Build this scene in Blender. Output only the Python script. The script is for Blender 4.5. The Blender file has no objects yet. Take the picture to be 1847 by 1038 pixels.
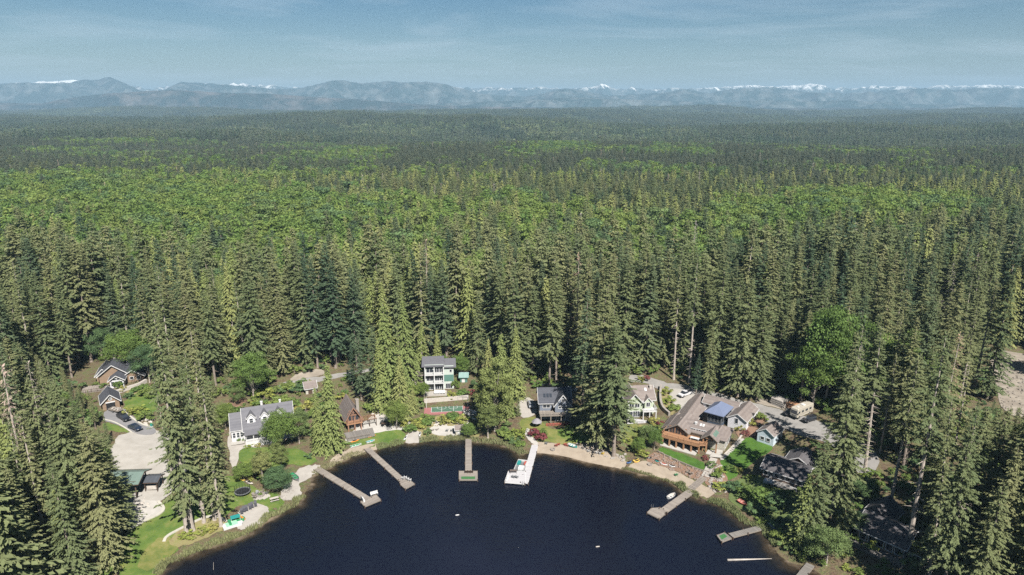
import bpy, bmesh, math, random
import numpy as np
from mathutils import Vector, Matrix, noise
from mathutils.geometry import delaunay_2d_cdt

S = bpy.context.scene
COL = S.collection
R = math.radians
# ------------------------------------------------------------------ camera, sky, sun, exposure
PITCH = R(15.05); HC = 100.0; F = 1231.0; CX, CY = 923.5, 519.0
cam_d = bpy.data.cameras.new('camera'); cam = bpy.data.objects.new('camera', cam_d); COL.objects.link(cam)
cam_d.sensor_width = 36.0; cam_d.lens = 36.0 * F / 1847.0
cam_d.clip_start = 1.0; cam_d.clip_end = 200000.0
cam.location = (0, 0, HC); cam.rotation_euler = (math.pi / 2 - PITCH, 0, 0)
S.camera = cam

SUN_EL = R(48.0); SUN_DIR = Vector((0.38 * math.cos(SUN_EL), -0.925 * math.cos(SUN_EL), math.sin(SUN_EL))).normalized()
w = bpy.data.worlds.new('World'); S.world = w; w.use_nodes = True
nt = w.node_tree; nt.nodes.clear()
out = nt.nodes.new('ShaderNodeOutputWorld'); bg = nt.nodes.new('ShaderNodeBackground')
sky = nt.nodes.new('ShaderNodeTexSky'); sky.sky_type = 'NISHITA'; sky.sun_disc = False
sky.sun_elevation = SUN_EL; sky.sun_rotation = math.atan2(SUN_DIR.x, SUN_DIR.y)
sky.altitude = 100; sky.air_density = 1.0; sky.dust_density = 0.4; sky.ozone_density = 1.8
bg.inputs[1].default_value = 0.05
tc = nt.nodes.new('ShaderNodeTexCoord')
# thin cirrus: direction projected on a high layer
sepd = nt.nodes.new('ShaderNodeSeparateXYZ'); nt.links.new(tc.outputs['Generated'], sepd.inputs[0])
mx = nt.nodes.new('ShaderNodeMath'); mx.operation = 'MAXIMUM'; mx.inputs[1].default_value = 0.0; nt.links.new(sepd.outputs[2], mx.inputs[0])
ad = nt.nodes.new('ShaderNodeMath'); ad.operation = 'ADD'; ad.inputs[1].default_value = 0.09; nt.links.new(mx.outputs[0], ad.inputs[0])
dx = nt.nodes.new('ShaderNodeMath'); dx.operation = 'DIVIDE'; nt.links.new(sepd.outputs[0], dx.inputs[0]); nt.links.new(ad.outputs[0], dx.inputs[1])
dy = nt.nodes.new('ShaderNodeMath'); dy.operation = 'DIVIDE'; nt.links.new(sepd.outputs[1], dy.inputs[0]); nt.links.new(ad.outputs[0], dy.inputs[1])
cmb = nt.nodes.new('ShaderNodeCombineXYZ'); nt.links.new(dx.outputs[0], cmb.inputs[0]); nt.links.new(dy.outputs[0], cmb.inputs[1])
mpc = nt.nodes.new('ShaderNodeMapping'); mpc.inputs['Scale'].default_value = (0.62, 0.95, 1); mpc.inputs['Rotation'].default_value = (0, 0, R(18))
mpc.inputs['Location'].default_value = (3.3, 1.9, 0)
nt.links.new(cmb.outputs[0], mpc.inputs[0])
n1 = nt.nodes.new('ShaderNodeTexNoise'); n1.inputs['Scale'].default_value = 0.8; n1.inputs['Detail'].default_value = 9; n1.inputs['Roughness'].default_value = 0.62; n1.inputs['Distortion'].default_value = 0.5
nt.links.new(mpc.outputs[0], n1.inputs[0])
cr = nt.nodes.new('ShaderNodeValToRGB'); cr.color_ramp.elements[0].position = 0.47; cr.color_ramp.elements[1].position = 0.78
cr.color_ramp.elements[0].color = (0, 0, 0, 1); cr.color_ramp.elements[1].color = (0.55, 0.55, 0.55, 1)
nt.links.new(n1.outputs[0], cr.inputs[0])
hsvs = nt.nodes.new('ShaderNodeHueSaturation'); hsvs.inputs['Saturation'].default_value = 1.5; hsvs.inputs['Value'].default_value = 0.47
nt.links.new(sky.outputs[0], hsvs.inputs['Color'])
mixc = nt.nodes.new('ShaderNodeMixRGB'); mixc.inputs[2].default_value = (5.6, 6.4, 7.0, 1)
nt.links.new(cr.outputs[0], mixc.inputs[0]); nt.links.new(hsvs.outputs[0], mixc.inputs[1])
nt.links.new(mixc.outputs[0], bg.inputs[0]); nt.links.new(bg.outputs[0], out.inputs[0])

sd = bpy.data.lights.new('sun', 'SUN'); sd.energy = 5.0; sd.angle = R(0.53); sd.color = (1.0, 0.95, 0.87)
sun = bpy.data.objects.new('sun', sd); COL.objects.link(sun); sun.location = (100, -200, 400)
sun.rotation_euler = SUN_DIR.to_track_quat('Z', 'Y').to_euler()
S.view_settings.view_transform = 'Standard'; S.view_settings.look = 'None'; S.view_settings.exposure = 1.35; S.view_settings.gamma = 1.0
S.view_settings.use_curve_mapping = False
cy = S.cycles
cy.max_bounces = 6; cy.diffuse_bounces = 4; cy.glossy_bounces = 2; cy.transmission_bounces = 2; cy.volume_bounces = 0; cy.transparent_max_bounces = 4
cy.caustics_reflective = False; cy.caustics_refractive = False; cy.sample_clamp_indirect = 4.0
cy.use_denoising = False; cy.denoiser = 'OPENIMAGEDENOISE'; cy.denoising_input_passes = 'RGB_ALBEDO_NORMAL'; cy.denoising_prefilter = 'ACCURATE'

# ------------------------------------------------------------------ mapping helpers (photo pixel -> ray -> ground)
cp, sp_ = math.cos(PITCH), math.sin(PITCH)
def ray(px, py):
    u = (px - CX) / F; v = (CY - py) / F
    return np.array([u, cp + v * sp_, -sp_ + v * cp])
def project(x, y, z):
    zc = y * cp - (z - HC) * sp_
    yc = y * sp_ + (z - HC) * cp
    return CX + F * x / zc, CY - F * yc / zc
def flat(px, py, z=0.0):
    d = ray(px, py); t = (z - HC) / d[2]
    return d[0] * t, d[1] * t

SHORE_PX = [(285,1038),(300,1015),(350,997),(372,986),(415,973),(448,960),(469,945),(491,932),(515,919),(534,908),(546,895),(553,884),
 (563,873),(556,864),(567,856),(580,847),(593,843),(610,832),(632,823),(658,816),(680,810),(697,806),(727,799),(756,797),(787,795),(839,792),
 (852,795),(884,798),(917,802),(930,812),(945,821),(956,817),(969,815),(1003,819),(1029,824),(1050,830),(1083,837),(1122,845),(1135,848),(1165,856),
 (1198,865),(1221,874),(1230,881),(1243,888),(1265,898),(1284,904),(1306,912),(1328,927),(1345,940),(1364,948),(1380,960),(1390,971),(1397,986),
 (1408,1004),(1423,1014),(1444,1020),(1475,1032),(1530,1062)]
SHORE = [flat(*p) for p in SHORE_PX]
LAKE = np.array([(-100, 60), (-96, 90)] [::1] + SHORE + [(95, 92), (120, 40), (150, -60), (60, -260), (-120, -240), (-130, -40)])
def seg_dist(P, A, B):
    AB = B - A; AP = P - A
    t = np.clip((AP @ AB) / (AB @ AB), 0, 1)
    return np.hypot(*(AP - t[:, None] * AB).T)
def in_poly(P, poly):
    x, y = P[:, 0], P[:, 1]; ins = np.zeros(len(P), bool)
    n = len(poly)
    for i in range(n):
        x1, y1 = poly[i]; x2, y2 = poly[(i + 1) % n]
        if y1 == y2: continue
        c = ((y1 > y) != (y2 > y)) & (x < (x2 - x1) * (y - y1) / (y2 - y1) + x1)
        ins ^= c
    return ins
def lake_dist(P):            # positive on land
    d = np.full(len(P), 1e9)
    for i in range(len(LAKE)):
        d = np.minimum(d, seg_dist(P, LAKE[i], LAKE[(i + 1) % len(LAKE)]))
    return np.where(in_poly(P, LAKE), -d, d)
def sstep(a, b, x):
    t = np.clip((x - a) / (b - a), 0, 1); return t * t * (3 - 2 * t)
def ground_z(P):
    P = np.asarray(P, float).reshape(-1, 2); x, y = P[:, 0], P[:, 1]
    d = np.zeros(len(P)); near = (np.abs(x) < 500) & (y < 600) & (y > -400)
    d[:] = 500.0
    if near.any(): d[near] = lake_dist(P[near])
    r = np.hypot(x, y)
    z = 0.35 * sstep(0, 2.0, d) + 1.2 * sstep(2, 14, d) + 7.5 * sstep(8, 90, d)
    z = z + 7 * sstep(90, 330, d)
    far = sstep(350, 1500, y)
    und = 0.5 * np.sin(x / 61 + 1.1) * np.cos(y / 47 + .3) + far * (9 * np.sin(x / 420 + y / 610 + .7) * np.cos(y / 350 + 1.3) + 5 * np.sin(x / 190 - y / 230))
    und = und + sstep(2000, 5000, y) * (12 * np.sin(x / 900 + 2.0) * np.cos(y / 800))
    z = z + und * sstep(20, 90, d)
    z = z - 22 * sstep(700, 1800, y) + 19 * sstep(4300, 6000, y) + sstep(1200, 2200, y) * (17 * np.sin(y / 340 + x / 900 + .4) + 12 * np.sin(x / 640 - y / 900) + 5 * np.sin(x / 260 + y / 300)) + sstep(4500, 5600, y) * (6 * np.sin(x / 520 + 1) + 4 * np.sin(x / 210) + 3 * np.sin(x / 97 + 2))
    z = z - 130 * sstep(6400, 8500, y)
    z = z - 40 * sstep(6000, 12000, r)
    z = z + sstep(900, 3500, y) * sstep(0, 3500, x) * 6
    return np.where(d < 0, np.maximum(-3.0, 0.12 * d), z)
def gz(x, y): return float(ground_z([(x, y)])[0])
def G(px, py, up=0.0):
    """ground point seen at photo pixel"""
    z = 2.0
    for _ in range(14):
        x, y = flat(px, py, z); z2 = gz(x, y) + up
        z = z + 0.7 * (z2 - z)
    x, y = flat(px, py, z)
    return Vector((x, y, gz(x, y) + up))
def G2(px, py):
    v = G(px, py); return (v.x, v.y)
def poly_px(pts): return [G2(*p) for p in pts]
def height_to(P, ty):
    lo, hi = 0, 90
    for _ in range(30):
        m = (lo + hi) / 2
        if project(P.x, P.y, P.z + m)[1] > ty: lo = m
        else: hi = m
    return lo

# ------------------------------------------------------------------ materials
def nodes_of(name):
    m = bpy.data.materials.new(name); m.use_nodes = True
    t = m.node_tree; b = t.nodes['Principled BSDF']
    b.inputs['Specular IOR Level'].default_value = 0.25
    return m, t, b
MATS = {}
def mat(name, c1, c2=None, scale=1.0, rough=0.8, bump=0.0, metal=0.0, detail=5, spec=0.25, c3=None, sharp=0.25, bscale=None):
    if name in MATS: return MATS[name]
    m, t, b = nodes_of(name)
    b.inputs['Roughness'].default_value = rough; b.inputs['Metallic'].default_value = metal
    b.inputs['Specular IOR Level'].default_value = spec
    if c2 is None: c2 = tuple(v * 0.78 for v in c1)
    co = t.nodes.new('ShaderNodeTexCoord')
    n = t.nodes.new('ShaderNodeTexNoise'); n.inputs['Scale'].default_value = scale; n.inputs['Detail'].default_value = detail; n.inputs['Roughness'].default_value = 0.65
    t.links.new(co.outputs['Object'], n.inputs[0])
    r = t.nodes.new('ShaderNodeValToRGB'); e = r.color_ramp.elements
    e[0].position = 0.5 - sharp; e[1].position = 0.5 + sharp; e[0].color = (*c2, 1); e[1].color = (*c1, 1)
    if c3 is not None:
        k = r.color_ramp.elements.new(0.5); k.color = (*c3, 1)
    t.links.new(n.outputs[0], r.inputs[0]); t.links.new(r.outputs[0], b.inputs['Base Color'])
    if bump:
        n2 = t.nodes.new('ShaderNodeTexNoise'); n2.inputs['Scale'].default_value = bscale or scale * 4; n2.inputs['Detail'].default_value = 4
        t.links.new(co.outputs['Object'], n2.inputs[0])
        bp = t.nodes.new('ShaderNodeBump'); bp.inputs['Strength'].default_value = bump; bp.inputs['Distance'].default_value = 0.1
        t.links.new(n2.outputs[0], bp.inputs['Height']); t.links.new(bp.outputs[0], b.inputs['Normal'])
    MATS[name] = m; return m
def mat_lines(name, c1, c2, period=0.2, axis='z', rough=0.7, amt=0.5, noise_c=0.25, bump=0.4):
    """boards, shingle courses or standing seams: fine lines on a surface"""
    if name in MATS: return MATS[name]
    m, t, b = nodes_of(name); b.inputs['Roughness'].default_value = rough
    co = t.nodes.new('ShaderNodeTexCoord'); sx = t.nodes.new('ShaderNodeSeparateXYZ'); t.links.new(co.outputs['Object'], sx.inputs[0])
    mt = t.nodes.new('ShaderNodeMath'); mt.operation = 'DIVIDE'; mt.inputs[1].default_value = period; t.links.new(sx.outputs['xyz'.index(axis)], mt.inputs[0])
    fr = t.nodes.new('ShaderNodeMath'); fr.operation = 'FRACT'; t.links.new(mt.outputs[0], fr.inputs[0])
    fl = t.nodes.new('ShaderNodeMath'); fl.operation = 'FLOOR'; t.links.new(mt.outputs[0], fl.inputs[0])
    wn = t.nodes.new('ShaderNodeTexWhiteNoise'); wn.noise_dimensions = '1D'; t.links.new(fl.outputs[0], wn.inputs['W'])
    lt = t.nodes.new('ShaderNodeMath'); lt.operation = 'LESS_THAN'; lt.inputs[1].default_value = 0.14; t.links.new(fr.outputs[0], lt.inputs[0])
    n = t.nodes.new('ShaderNodeTexNoise'); n.inputs['Scale'].default_value = 0.9; n.inputs['Detail'].default_value = 7; n.inputs['Roughness'].default_value = 0.7; t.links.new(co.outputs['Object'], n.inputs[0])
    mx1 = t.nodes.new('ShaderNodeMixRGB'); mx1.inputs[1].default_value = (*c1, 1); mx1.inputs[2].default_value = (*c2, 1)
    ca = t.nodes.new('ShaderNodeMath'); ca.operation = 'MULTIPLY'; ca.inputs[1].default_value = amt; t.links.new(wn.outputs[0], ca.inputs[0])
    cb = t.nodes.new('ShaderNodeMapRange'); cb.inputs[1].default_value = 0.3; cb.inputs[2].default_value = 0.7; t.links.new(n.outputs[0], cb.inputs[0])
    cc = t.nodes.new('ShaderNodeMath'); cc.operation = 'MULTIPLY_ADD'; cc.inputs[1].default_value = noise_c * 2; t.links.new(cb.outputs[0], cc.inputs[0]); t.links.new(ca.outputs[0], cc.inputs[2])
    cc.use_clamp = True
    t.links.new(cc.outputs[0], mx1.inputs[0])
    t.links.new(mx1.outputs[0], b.inputs['Base Color'])
    bp = t.nodes.new('ShaderNodeBump'); bp.invert = True; bp.inputs['Strength'].default_value = bump; bp.inputs['Distance'].default_value = 0.03
    t.links.new(lt.outputs[0], bp.inputs['Height']); t.links.new(bp.outputs[0], b.inputs['Normal'])
    MATS[name] = m; return m
def leaf_mat(name, ca, cb, cc, trans=0.32):
    if name in MATS: return MATS[name]
    m = bpy.data.materials.new(name); m.use_nodes = True; t = m.node_tree; t.nodes.clear()
    o = t.nodes.new('ShaderNodeOutputMaterial'); d = t.nodes.new('ShaderNodeBsdfDiffuse'); tr = t.nodes.new('ShaderNodeBsdfTranslucent'); mxs = t.nodes.new('ShaderNodeMixShader')
    oi = t.nodes.new('ShaderNodeObjectInfo'); rp = t.nodes.new('ShaderNodeValToRGB'); e = rp.color_ramp.elements
    e[0].color = (*ca, 1); e[1].color = (*cc, 1); k = e.new(0.5); k.color = (*cb, 1)
    t.links.new(oi.outputs['Random'], rp.inputs[0])
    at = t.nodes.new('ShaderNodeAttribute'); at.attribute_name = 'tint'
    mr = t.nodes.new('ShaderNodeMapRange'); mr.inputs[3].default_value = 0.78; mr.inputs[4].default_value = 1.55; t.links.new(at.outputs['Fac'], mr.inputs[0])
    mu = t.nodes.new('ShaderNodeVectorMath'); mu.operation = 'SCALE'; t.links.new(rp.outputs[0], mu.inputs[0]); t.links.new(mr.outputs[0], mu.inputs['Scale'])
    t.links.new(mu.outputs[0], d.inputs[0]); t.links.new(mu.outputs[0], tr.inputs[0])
    mxs.inputs[0].default_value = trans
    t.links.new(d.outputs[0], mxs.inputs[1]); t.links.new(tr.outputs[0], mxs.inputs[2]); t.links.new(mxs.outputs[0], o.inputs[0])
    MATS[name] = m; return m

M_FIR = leaf_mat('fir_needles', (0.100, 0.126, 0.062), (0.132, 0.152, 0.074), (0.166, 0.172, 0.086), 0.42)
M_FIRD = leaf_mat('dark_fir_needles', (0.052, 0.082, 0.050), (0.074, 0.102, 0.058), (0.100, 0.124, 0.066), 0.36)
M_FARD = leaf_mat('far_dark_needles', (0.058, 0.078, 0.058), (0.078, 0.095, 0.066), (0.100, 0.114, 0.074))
M_FARB = leaf_mat('far_leaves', (0.110, 0.150, 0.080), (0.135, 0.170, 0.086), (0.160, 0.185, 0.095))
M_CEDAR = leaf_mat('cedar_sprays', (0.122, 0.152, 0.056), (0.150, 0.175, 0.064), (0.178, 0.188, 0.076))
M_BROAD = leaf_mat('broad_leaves', (0.100, 0.160, 0.048), (0.128, 0.182, 0.052), (0.158, 0.200, 0.060), 0.42)
M_BROADD = leaf_mat('deep_green_leaves', (0.072, 0.118, 0.055), (0.095, 0.145, 0.062), (0.125, 0.165, 0.062), 0.33)
M_YEL = leaf_mat('yellow_green_leaves', (0.17, 0.21, 0.05), (0.20, 0.22, 0.06), (0.23, 0.22, 0.07), 0.3)
M_RED = leaf_mat('burgundy_leaves', (0.125, 0.037, 0.044), (0.150, 0.050, 0.050), (0.125, 0.062, 0.050), 0.2)
M_DEAD = leaf_mat('dead_grey_twigs', (0.20, 0.18, 0.16), (0.25, 0.23, 0.21), (0.24, 0.16, 0.12), 0.1)
M_REED = leaf_mat('reed_blades', (0.15, 0.155, 0.075), (0.12, 0.145, 0.065), (0.18, 0.165, 0.095), 0.25)
M_FLOW = leaf_mat('white_blossom', (0.5, 0.5, 0.46), (0.55, 0.53, 0.52), (0.6, 0.58, 0.56), 0.2)
M_BARK = mat('fir_bark', (0.24, 0.20, 0.17), (0.12, 0.10, 0.085), 2.0, 0.95, 0.5)
M_BARKL = mat('pale_bark', (0.36, 0.32, 0.28), (0.20, 0.17, 0.15), 2.0, 0.95, 0.4)

# ------------------------------------------------------------------ object helpers
def link(o, parent=None):
    COL.objects.link(o)
    if parent is not None: o.parent = parent
    return o
def tag(o, label=None, cat=None, group=None, kind=None):
    if label: o['label'] = label
    if cat: o['category'] = cat
    if group: o['group'] = group
    if kind: o['kind'] = kind
    return o
def thing(name, label, cat, loc=(0, 0, 0), rz=0.0, group=None):
    o = bpy.data.objects.new(name, None); o.empty_display_size = 0.5; COL.objects.link(o)
    o.location = loc; o.rotation_euler = (0, 0, rz)
    return tag(o, label, cat, group)
def np_mesh(name, V, Fc, mats, tint=None, midx=None, smooth=False):
    me = bpy.data.meshes.new(name); me.from_pydata([tuple(v) for v in V], [], [tuple(f) for f in Fc])
    for m in mats: me.materials.append(m)
    if tint is not None:
        a = me.attributes.new('tint', 'FLOAT', 'FACE'); a.data.foreach_set('value', np.asarray(tint, np.float32))
    if midx is not None: me.polygons.foreach_set('material_index', np.asarray(midx, np.int32))
    if smooth: me.polygons.foreach_set('use_smooth', np.ones(len(me.polygons), bool))
    me.update(); return me
class MB:
    def __init__(s): s.v = []; s.f = []
    def add(s, V, Fc):
        b = len(s.v); s.v += [tuple(map(float, v)) for v in V]; s.f += [tuple(b + i for i in f) for f in Fc]; return s
    def box(s, x0, x1, y0, y1, z0, z1):
        V = [(x, y, z) for z in (z0, z1) for y in (y0, y1) for x in (x0, x1)]
        return s.add(V, [(0, 2, 3, 1), (4, 5, 7, 6), (0, 1, 5, 4), (1, 3, 7, 5), (3, 2, 6, 7), (2, 0, 4, 6)])
    def prism(s, pts, z0, z1):      # vertical extrusion of a polygon (ccw)
        n = len(pts)
        V = [(x, y, z0) for x, y in pts] + [(x, y, z1) for x, y in pts]
        return s.add(V, [tuple(range(n - 1, -1, -1)), tuple(range(n, 2 * n))] + [(i, (i + 1) % n, n + (i + 1) % n, n + i) for i in range(n)])
    def slab(s, quad, t):           # planar polygon thickened downwards along its normal
        q = [Vector(p) for p in quad]; nrm = (q[1] - q[0]).cross(q[2] - q[0]).normalized()
        if nrm.z < 0: q.reverse(); nrm = -nrm
        n = len(q); V = q + [p - nrm * t for p in q]
        return s.add(V, [tuple(range(n)), tuple(range(2 * n - 1, n - 1, -1))] + [((i + 1) % n, i, n + i, n + (i + 1) % n) for i in range(n)])
    def tube(s, a, b, r0, r1=None, n=7):
        a = Vector(a); b = Vector(b); r1 = r0 if r1 is None else r1
        d = (b - a).normalized(); u = d.orthogonal().normalized(); w_ = d.cross(u)
        V = []
        for p, r in ((a, r0), (b, r1)):
            for i in range(n):
                an = 2 * math.pi * i / n; V.append(p + u * (math.cos(an) * r) + w_ * (math.sin(an) * r))
        return s.add(V, [tuple(range(n - 1, -1, -1)), tuple(range(n, 2 * n))] + [(i, (i + 1) % n, n + (i + 1) % n, n + i) for i in range(n)])
    def loft(s, rings, cap=True):
        n = len(rings[0]); V = [p for r_ in rings for p in r_]; Fc = []
        for k in range(len(rings) - 1):
            for i in range(n): Fc.append((k * n + i, k * n + (i + 1) % n, (k + 1) * n + (i + 1) % n, (k + 1) * n + i))
        if cap: Fc += [tuple(range(n - 1, -1, -1)), tuple(range((len(rings) - 1) * n, len(rings) * n))]
        return s.add(V, Fc)
    def mesh(s, name, m, smooth=False):
        return np_mesh(name, s.v, s.f, [m], smooth=smooth)
    def build(s, name, m, parent=None, label=None, smooth=False, kind=None):
        o = bpy.data.objects.new(name, s.mesh(name, m, smooth)); link(o, parent)
        if label: o['label'] = label
        if kind: o['kind'] = kind
        return o
def copy_tree(o, parent=None):
    c = o.copy(); COL.objects.link(c); c.parent = parent
    for ch in list(o.children): copy_tree(ch, c)
    return c
# ------------------------------------------------------------------ terrain and water
def axis(dense_lo, dense_hi, step, lo, hi, g=1.16):
    a = list(np.arange(dense_lo, dense_hi + .01, step)); s = step
    while a[-1] < hi: s *= g; a.append(a[-1] + s)
    s = step
    while a[0] > lo: s *= g; a.insert(0, a[0] - s)
    return np.array(a)
ax = axis(-230, 270, 2.5, -60000, 60000); ay = axis(70, 330, 2.0, -3000, 60000)
gx, gy = np.meshgrid(ax, ay); P = np.stack([gx.ravel(), gy.ravel()], 1); Z = ground_z(P)
nx, ny = len(ax), len(ay)
V = np.column_stack([P, Z]); idx = np.arange(nx * ny).reshape(ny, nx)
Fq = np.stack([idx[:-1, :-1], idx[:-1, 1:], idx[1:, 1:], idx[1:, :-1]], -1).reshape(-1, 4)
def blend_ground():
    m, t, b = nodes_of('ground_soil'); b.inputs['Roughness'].default_value = 0.95
    co = t.nodes.new('ShaderNodeTexCoord')
    def nz(s, d=6):
        n = t.nodes.new('ShaderNodeTexNoise'); n.inputs['Scale'].default_value = s; n.inputs['Detail'].default_value = d; n.inputs['Roughness'].default_value = .7
        t.links.new(co.outputs['Object'], n.inputs[0]); return n
    a, b2, c = nz(0.06), nz(0.5), nz(3.0)
    r1 = t.nodes.new('ShaderNodeValToRGB'); e = r1.color_ramp.elements
    e[0].position = .38; e[0].color = (0.085, 0.060, 0.042, 1); e[1].position = .62; e[1].color = (0.075, 0.095, 0.035, 1)
    k = e.new(.5); k.color = (0.10, 0.085, 0.05, 1)
    t.links.new(b2.outputs[0], r1.inputs[0])
    r2 = t.nodes.new('ShaderNodeValToRGB'); e = r2.color_ramp.elements
    e[0].position = .35; e[0].color = (0.5, 0.5, 0.5, 1); e[1].position = .68; e[1].color = (1.45, 1.4, 1.3, 1)
    t.links.new(c.outputs[0], r2.inputs[0])
    mu = t.nodes.new('ShaderNodeMixRGB'); mu.blend_type = 'MULTIPLY'; mu.inputs[0].default_value = 1
    t.links.new(r1.outputs[0], mu.inputs[1]); t.links.new(r2.outputs[0], mu.inputs[2]); t.links.new(mu.outputs[0], b.inputs['Base Color'])
    bp = t.nodes.new('ShaderNodeBump'); bp.inputs['Strength'].default_value = .7; bp.inputs['Distance'].default_value = .25
    t.links.new(c.outputs[0], bp.inputs['Height']); t.links.new(bp.outputs[0], b.inputs['Normal'])
    return m
M_GROUND = blend_ground()
o = bpy.data.objects.new('ground', np_mesh('ground', V, Fq, [M_GROUND], smooth=True)); link(o)
tag(o, 'brown and green forest soil around the lake and under the trees', kind='structure')

# water: fine sheet, brown shallows near the bank by depth of the bed
def water_mat():
    m, t, b = nodes_of('lake_water'); b.inputs['Roughness'].default_value = 0.09; b.inputs['Specular IOR Level'].default_value = 0.5; b.inputs['IOR'].default_value = 1.33
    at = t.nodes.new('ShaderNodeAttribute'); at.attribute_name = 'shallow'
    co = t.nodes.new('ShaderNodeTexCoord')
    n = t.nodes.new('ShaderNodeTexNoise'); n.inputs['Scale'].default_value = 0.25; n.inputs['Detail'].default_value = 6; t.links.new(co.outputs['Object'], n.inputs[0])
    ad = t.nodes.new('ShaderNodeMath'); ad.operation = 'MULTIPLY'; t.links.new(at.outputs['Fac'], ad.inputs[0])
    a2 = t.nodes.new('ShaderNodeAttribute'); a2.attribute_name = 'sky_reflection_tone'
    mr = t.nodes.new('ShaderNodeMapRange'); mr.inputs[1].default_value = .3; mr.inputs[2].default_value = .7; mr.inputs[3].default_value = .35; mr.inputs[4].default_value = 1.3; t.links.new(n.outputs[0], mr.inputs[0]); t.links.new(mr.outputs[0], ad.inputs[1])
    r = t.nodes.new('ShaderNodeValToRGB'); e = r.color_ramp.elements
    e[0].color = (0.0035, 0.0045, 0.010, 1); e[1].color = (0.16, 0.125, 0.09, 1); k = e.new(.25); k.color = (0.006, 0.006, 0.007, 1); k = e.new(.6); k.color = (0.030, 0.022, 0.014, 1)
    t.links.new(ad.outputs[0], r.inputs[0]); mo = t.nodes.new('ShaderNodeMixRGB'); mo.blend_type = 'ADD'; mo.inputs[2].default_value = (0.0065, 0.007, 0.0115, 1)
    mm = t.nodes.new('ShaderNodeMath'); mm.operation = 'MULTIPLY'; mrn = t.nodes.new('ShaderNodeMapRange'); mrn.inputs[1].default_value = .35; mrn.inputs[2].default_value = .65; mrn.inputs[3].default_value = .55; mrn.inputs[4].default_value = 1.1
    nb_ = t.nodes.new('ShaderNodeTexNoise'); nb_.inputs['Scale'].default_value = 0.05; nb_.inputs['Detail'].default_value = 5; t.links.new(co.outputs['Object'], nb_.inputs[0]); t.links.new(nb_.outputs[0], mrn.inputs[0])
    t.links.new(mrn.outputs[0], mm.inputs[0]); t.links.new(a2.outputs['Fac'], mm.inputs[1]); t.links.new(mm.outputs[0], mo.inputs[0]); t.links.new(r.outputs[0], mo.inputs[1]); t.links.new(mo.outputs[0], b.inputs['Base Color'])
    mp = t.nodes.new('ShaderNodeMapping'); mp.inputs['Scale'].default_value = (0.7, 1.6, 1); mp.inputs['Rotation'].default_value = (0, 0, R(6)); t.links.new(co.outputs['Object'], mp.inputs[0])
    n2 = t.nodes.new('ShaderNodeTexNoise'); n2.inputs['Scale'].default_value = 0.9; n2.inputs['Detail'].default_value = 5; n2.inputs['Roughness'].default_value = .6; t.links.new(mp.outputs[0], n2.inputs[0])
    n3 = t.nodes.new('ShaderNodeTexNoise'); n3.inputs['Scale'].default_value = 0.045; n3.inputs['Detail'].default_value = 3; t.links.new(co.outputs['Object'], n3.inputs[0])
    mr2 = t.nodes.new('ShaderNodeMapRange'); mr2.inputs[1].default_value = .35; mr2.inputs[2].default_value = .65; mr2.inputs[3].default_value = .10; mr2.inputs[4].default_value = 1.0; t.links.new(n3.outputs[0], mr2.inputs[0])
    bp = t.nodes.new('ShaderNodeBump'); bp.inputs['Distance'].default_value = .22
    t.links.new(mr2.outputs[0], bp.inputs['Strength']); t.links.new(n2.outputs[0], bp.inputs['Height']); t.links.new(bp.outputs[0], b.inputs['Normal'])
    return m
wx = axis(-110, 110, 1.5, -300, 300); wy = axis(85, 215, 1.5, -400, 240)
gx, gy = np.meshgrid(wx, wy); P = np.stack([gx.ravel(), gy.ravel()], 1); dl = lake_dist(P)
idx = np.arange(len(wx) * len(wy)).reshape(len(wy), len(wx))
Fq = np.stack([idx[:-1, :-1], idx[:-1, 1:], idx[1:, 1:], idx[1:, :-1]], -1).reshape(-1, 4)
Fq = Fq[(dl[Fq].min(1) < 4)]
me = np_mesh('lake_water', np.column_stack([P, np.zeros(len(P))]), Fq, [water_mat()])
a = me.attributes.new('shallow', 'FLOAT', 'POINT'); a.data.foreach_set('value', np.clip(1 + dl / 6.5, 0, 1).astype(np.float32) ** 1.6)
a = me.attributes.new('sky_reflection_tone', 'FLOAT', 'POINT'); a.data.foreach_set('value', np.clip((-dl - 15) / 65, 0, 1).astype(np.float32) ** 1.2)  # sky reflection painted into the water colour, left dark where trees mirror near shore
o = bpy.data.objects.new('lake_water', me); link(o); tag(o, 'dark blue lake with a fine ripple', kind='structure')

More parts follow.
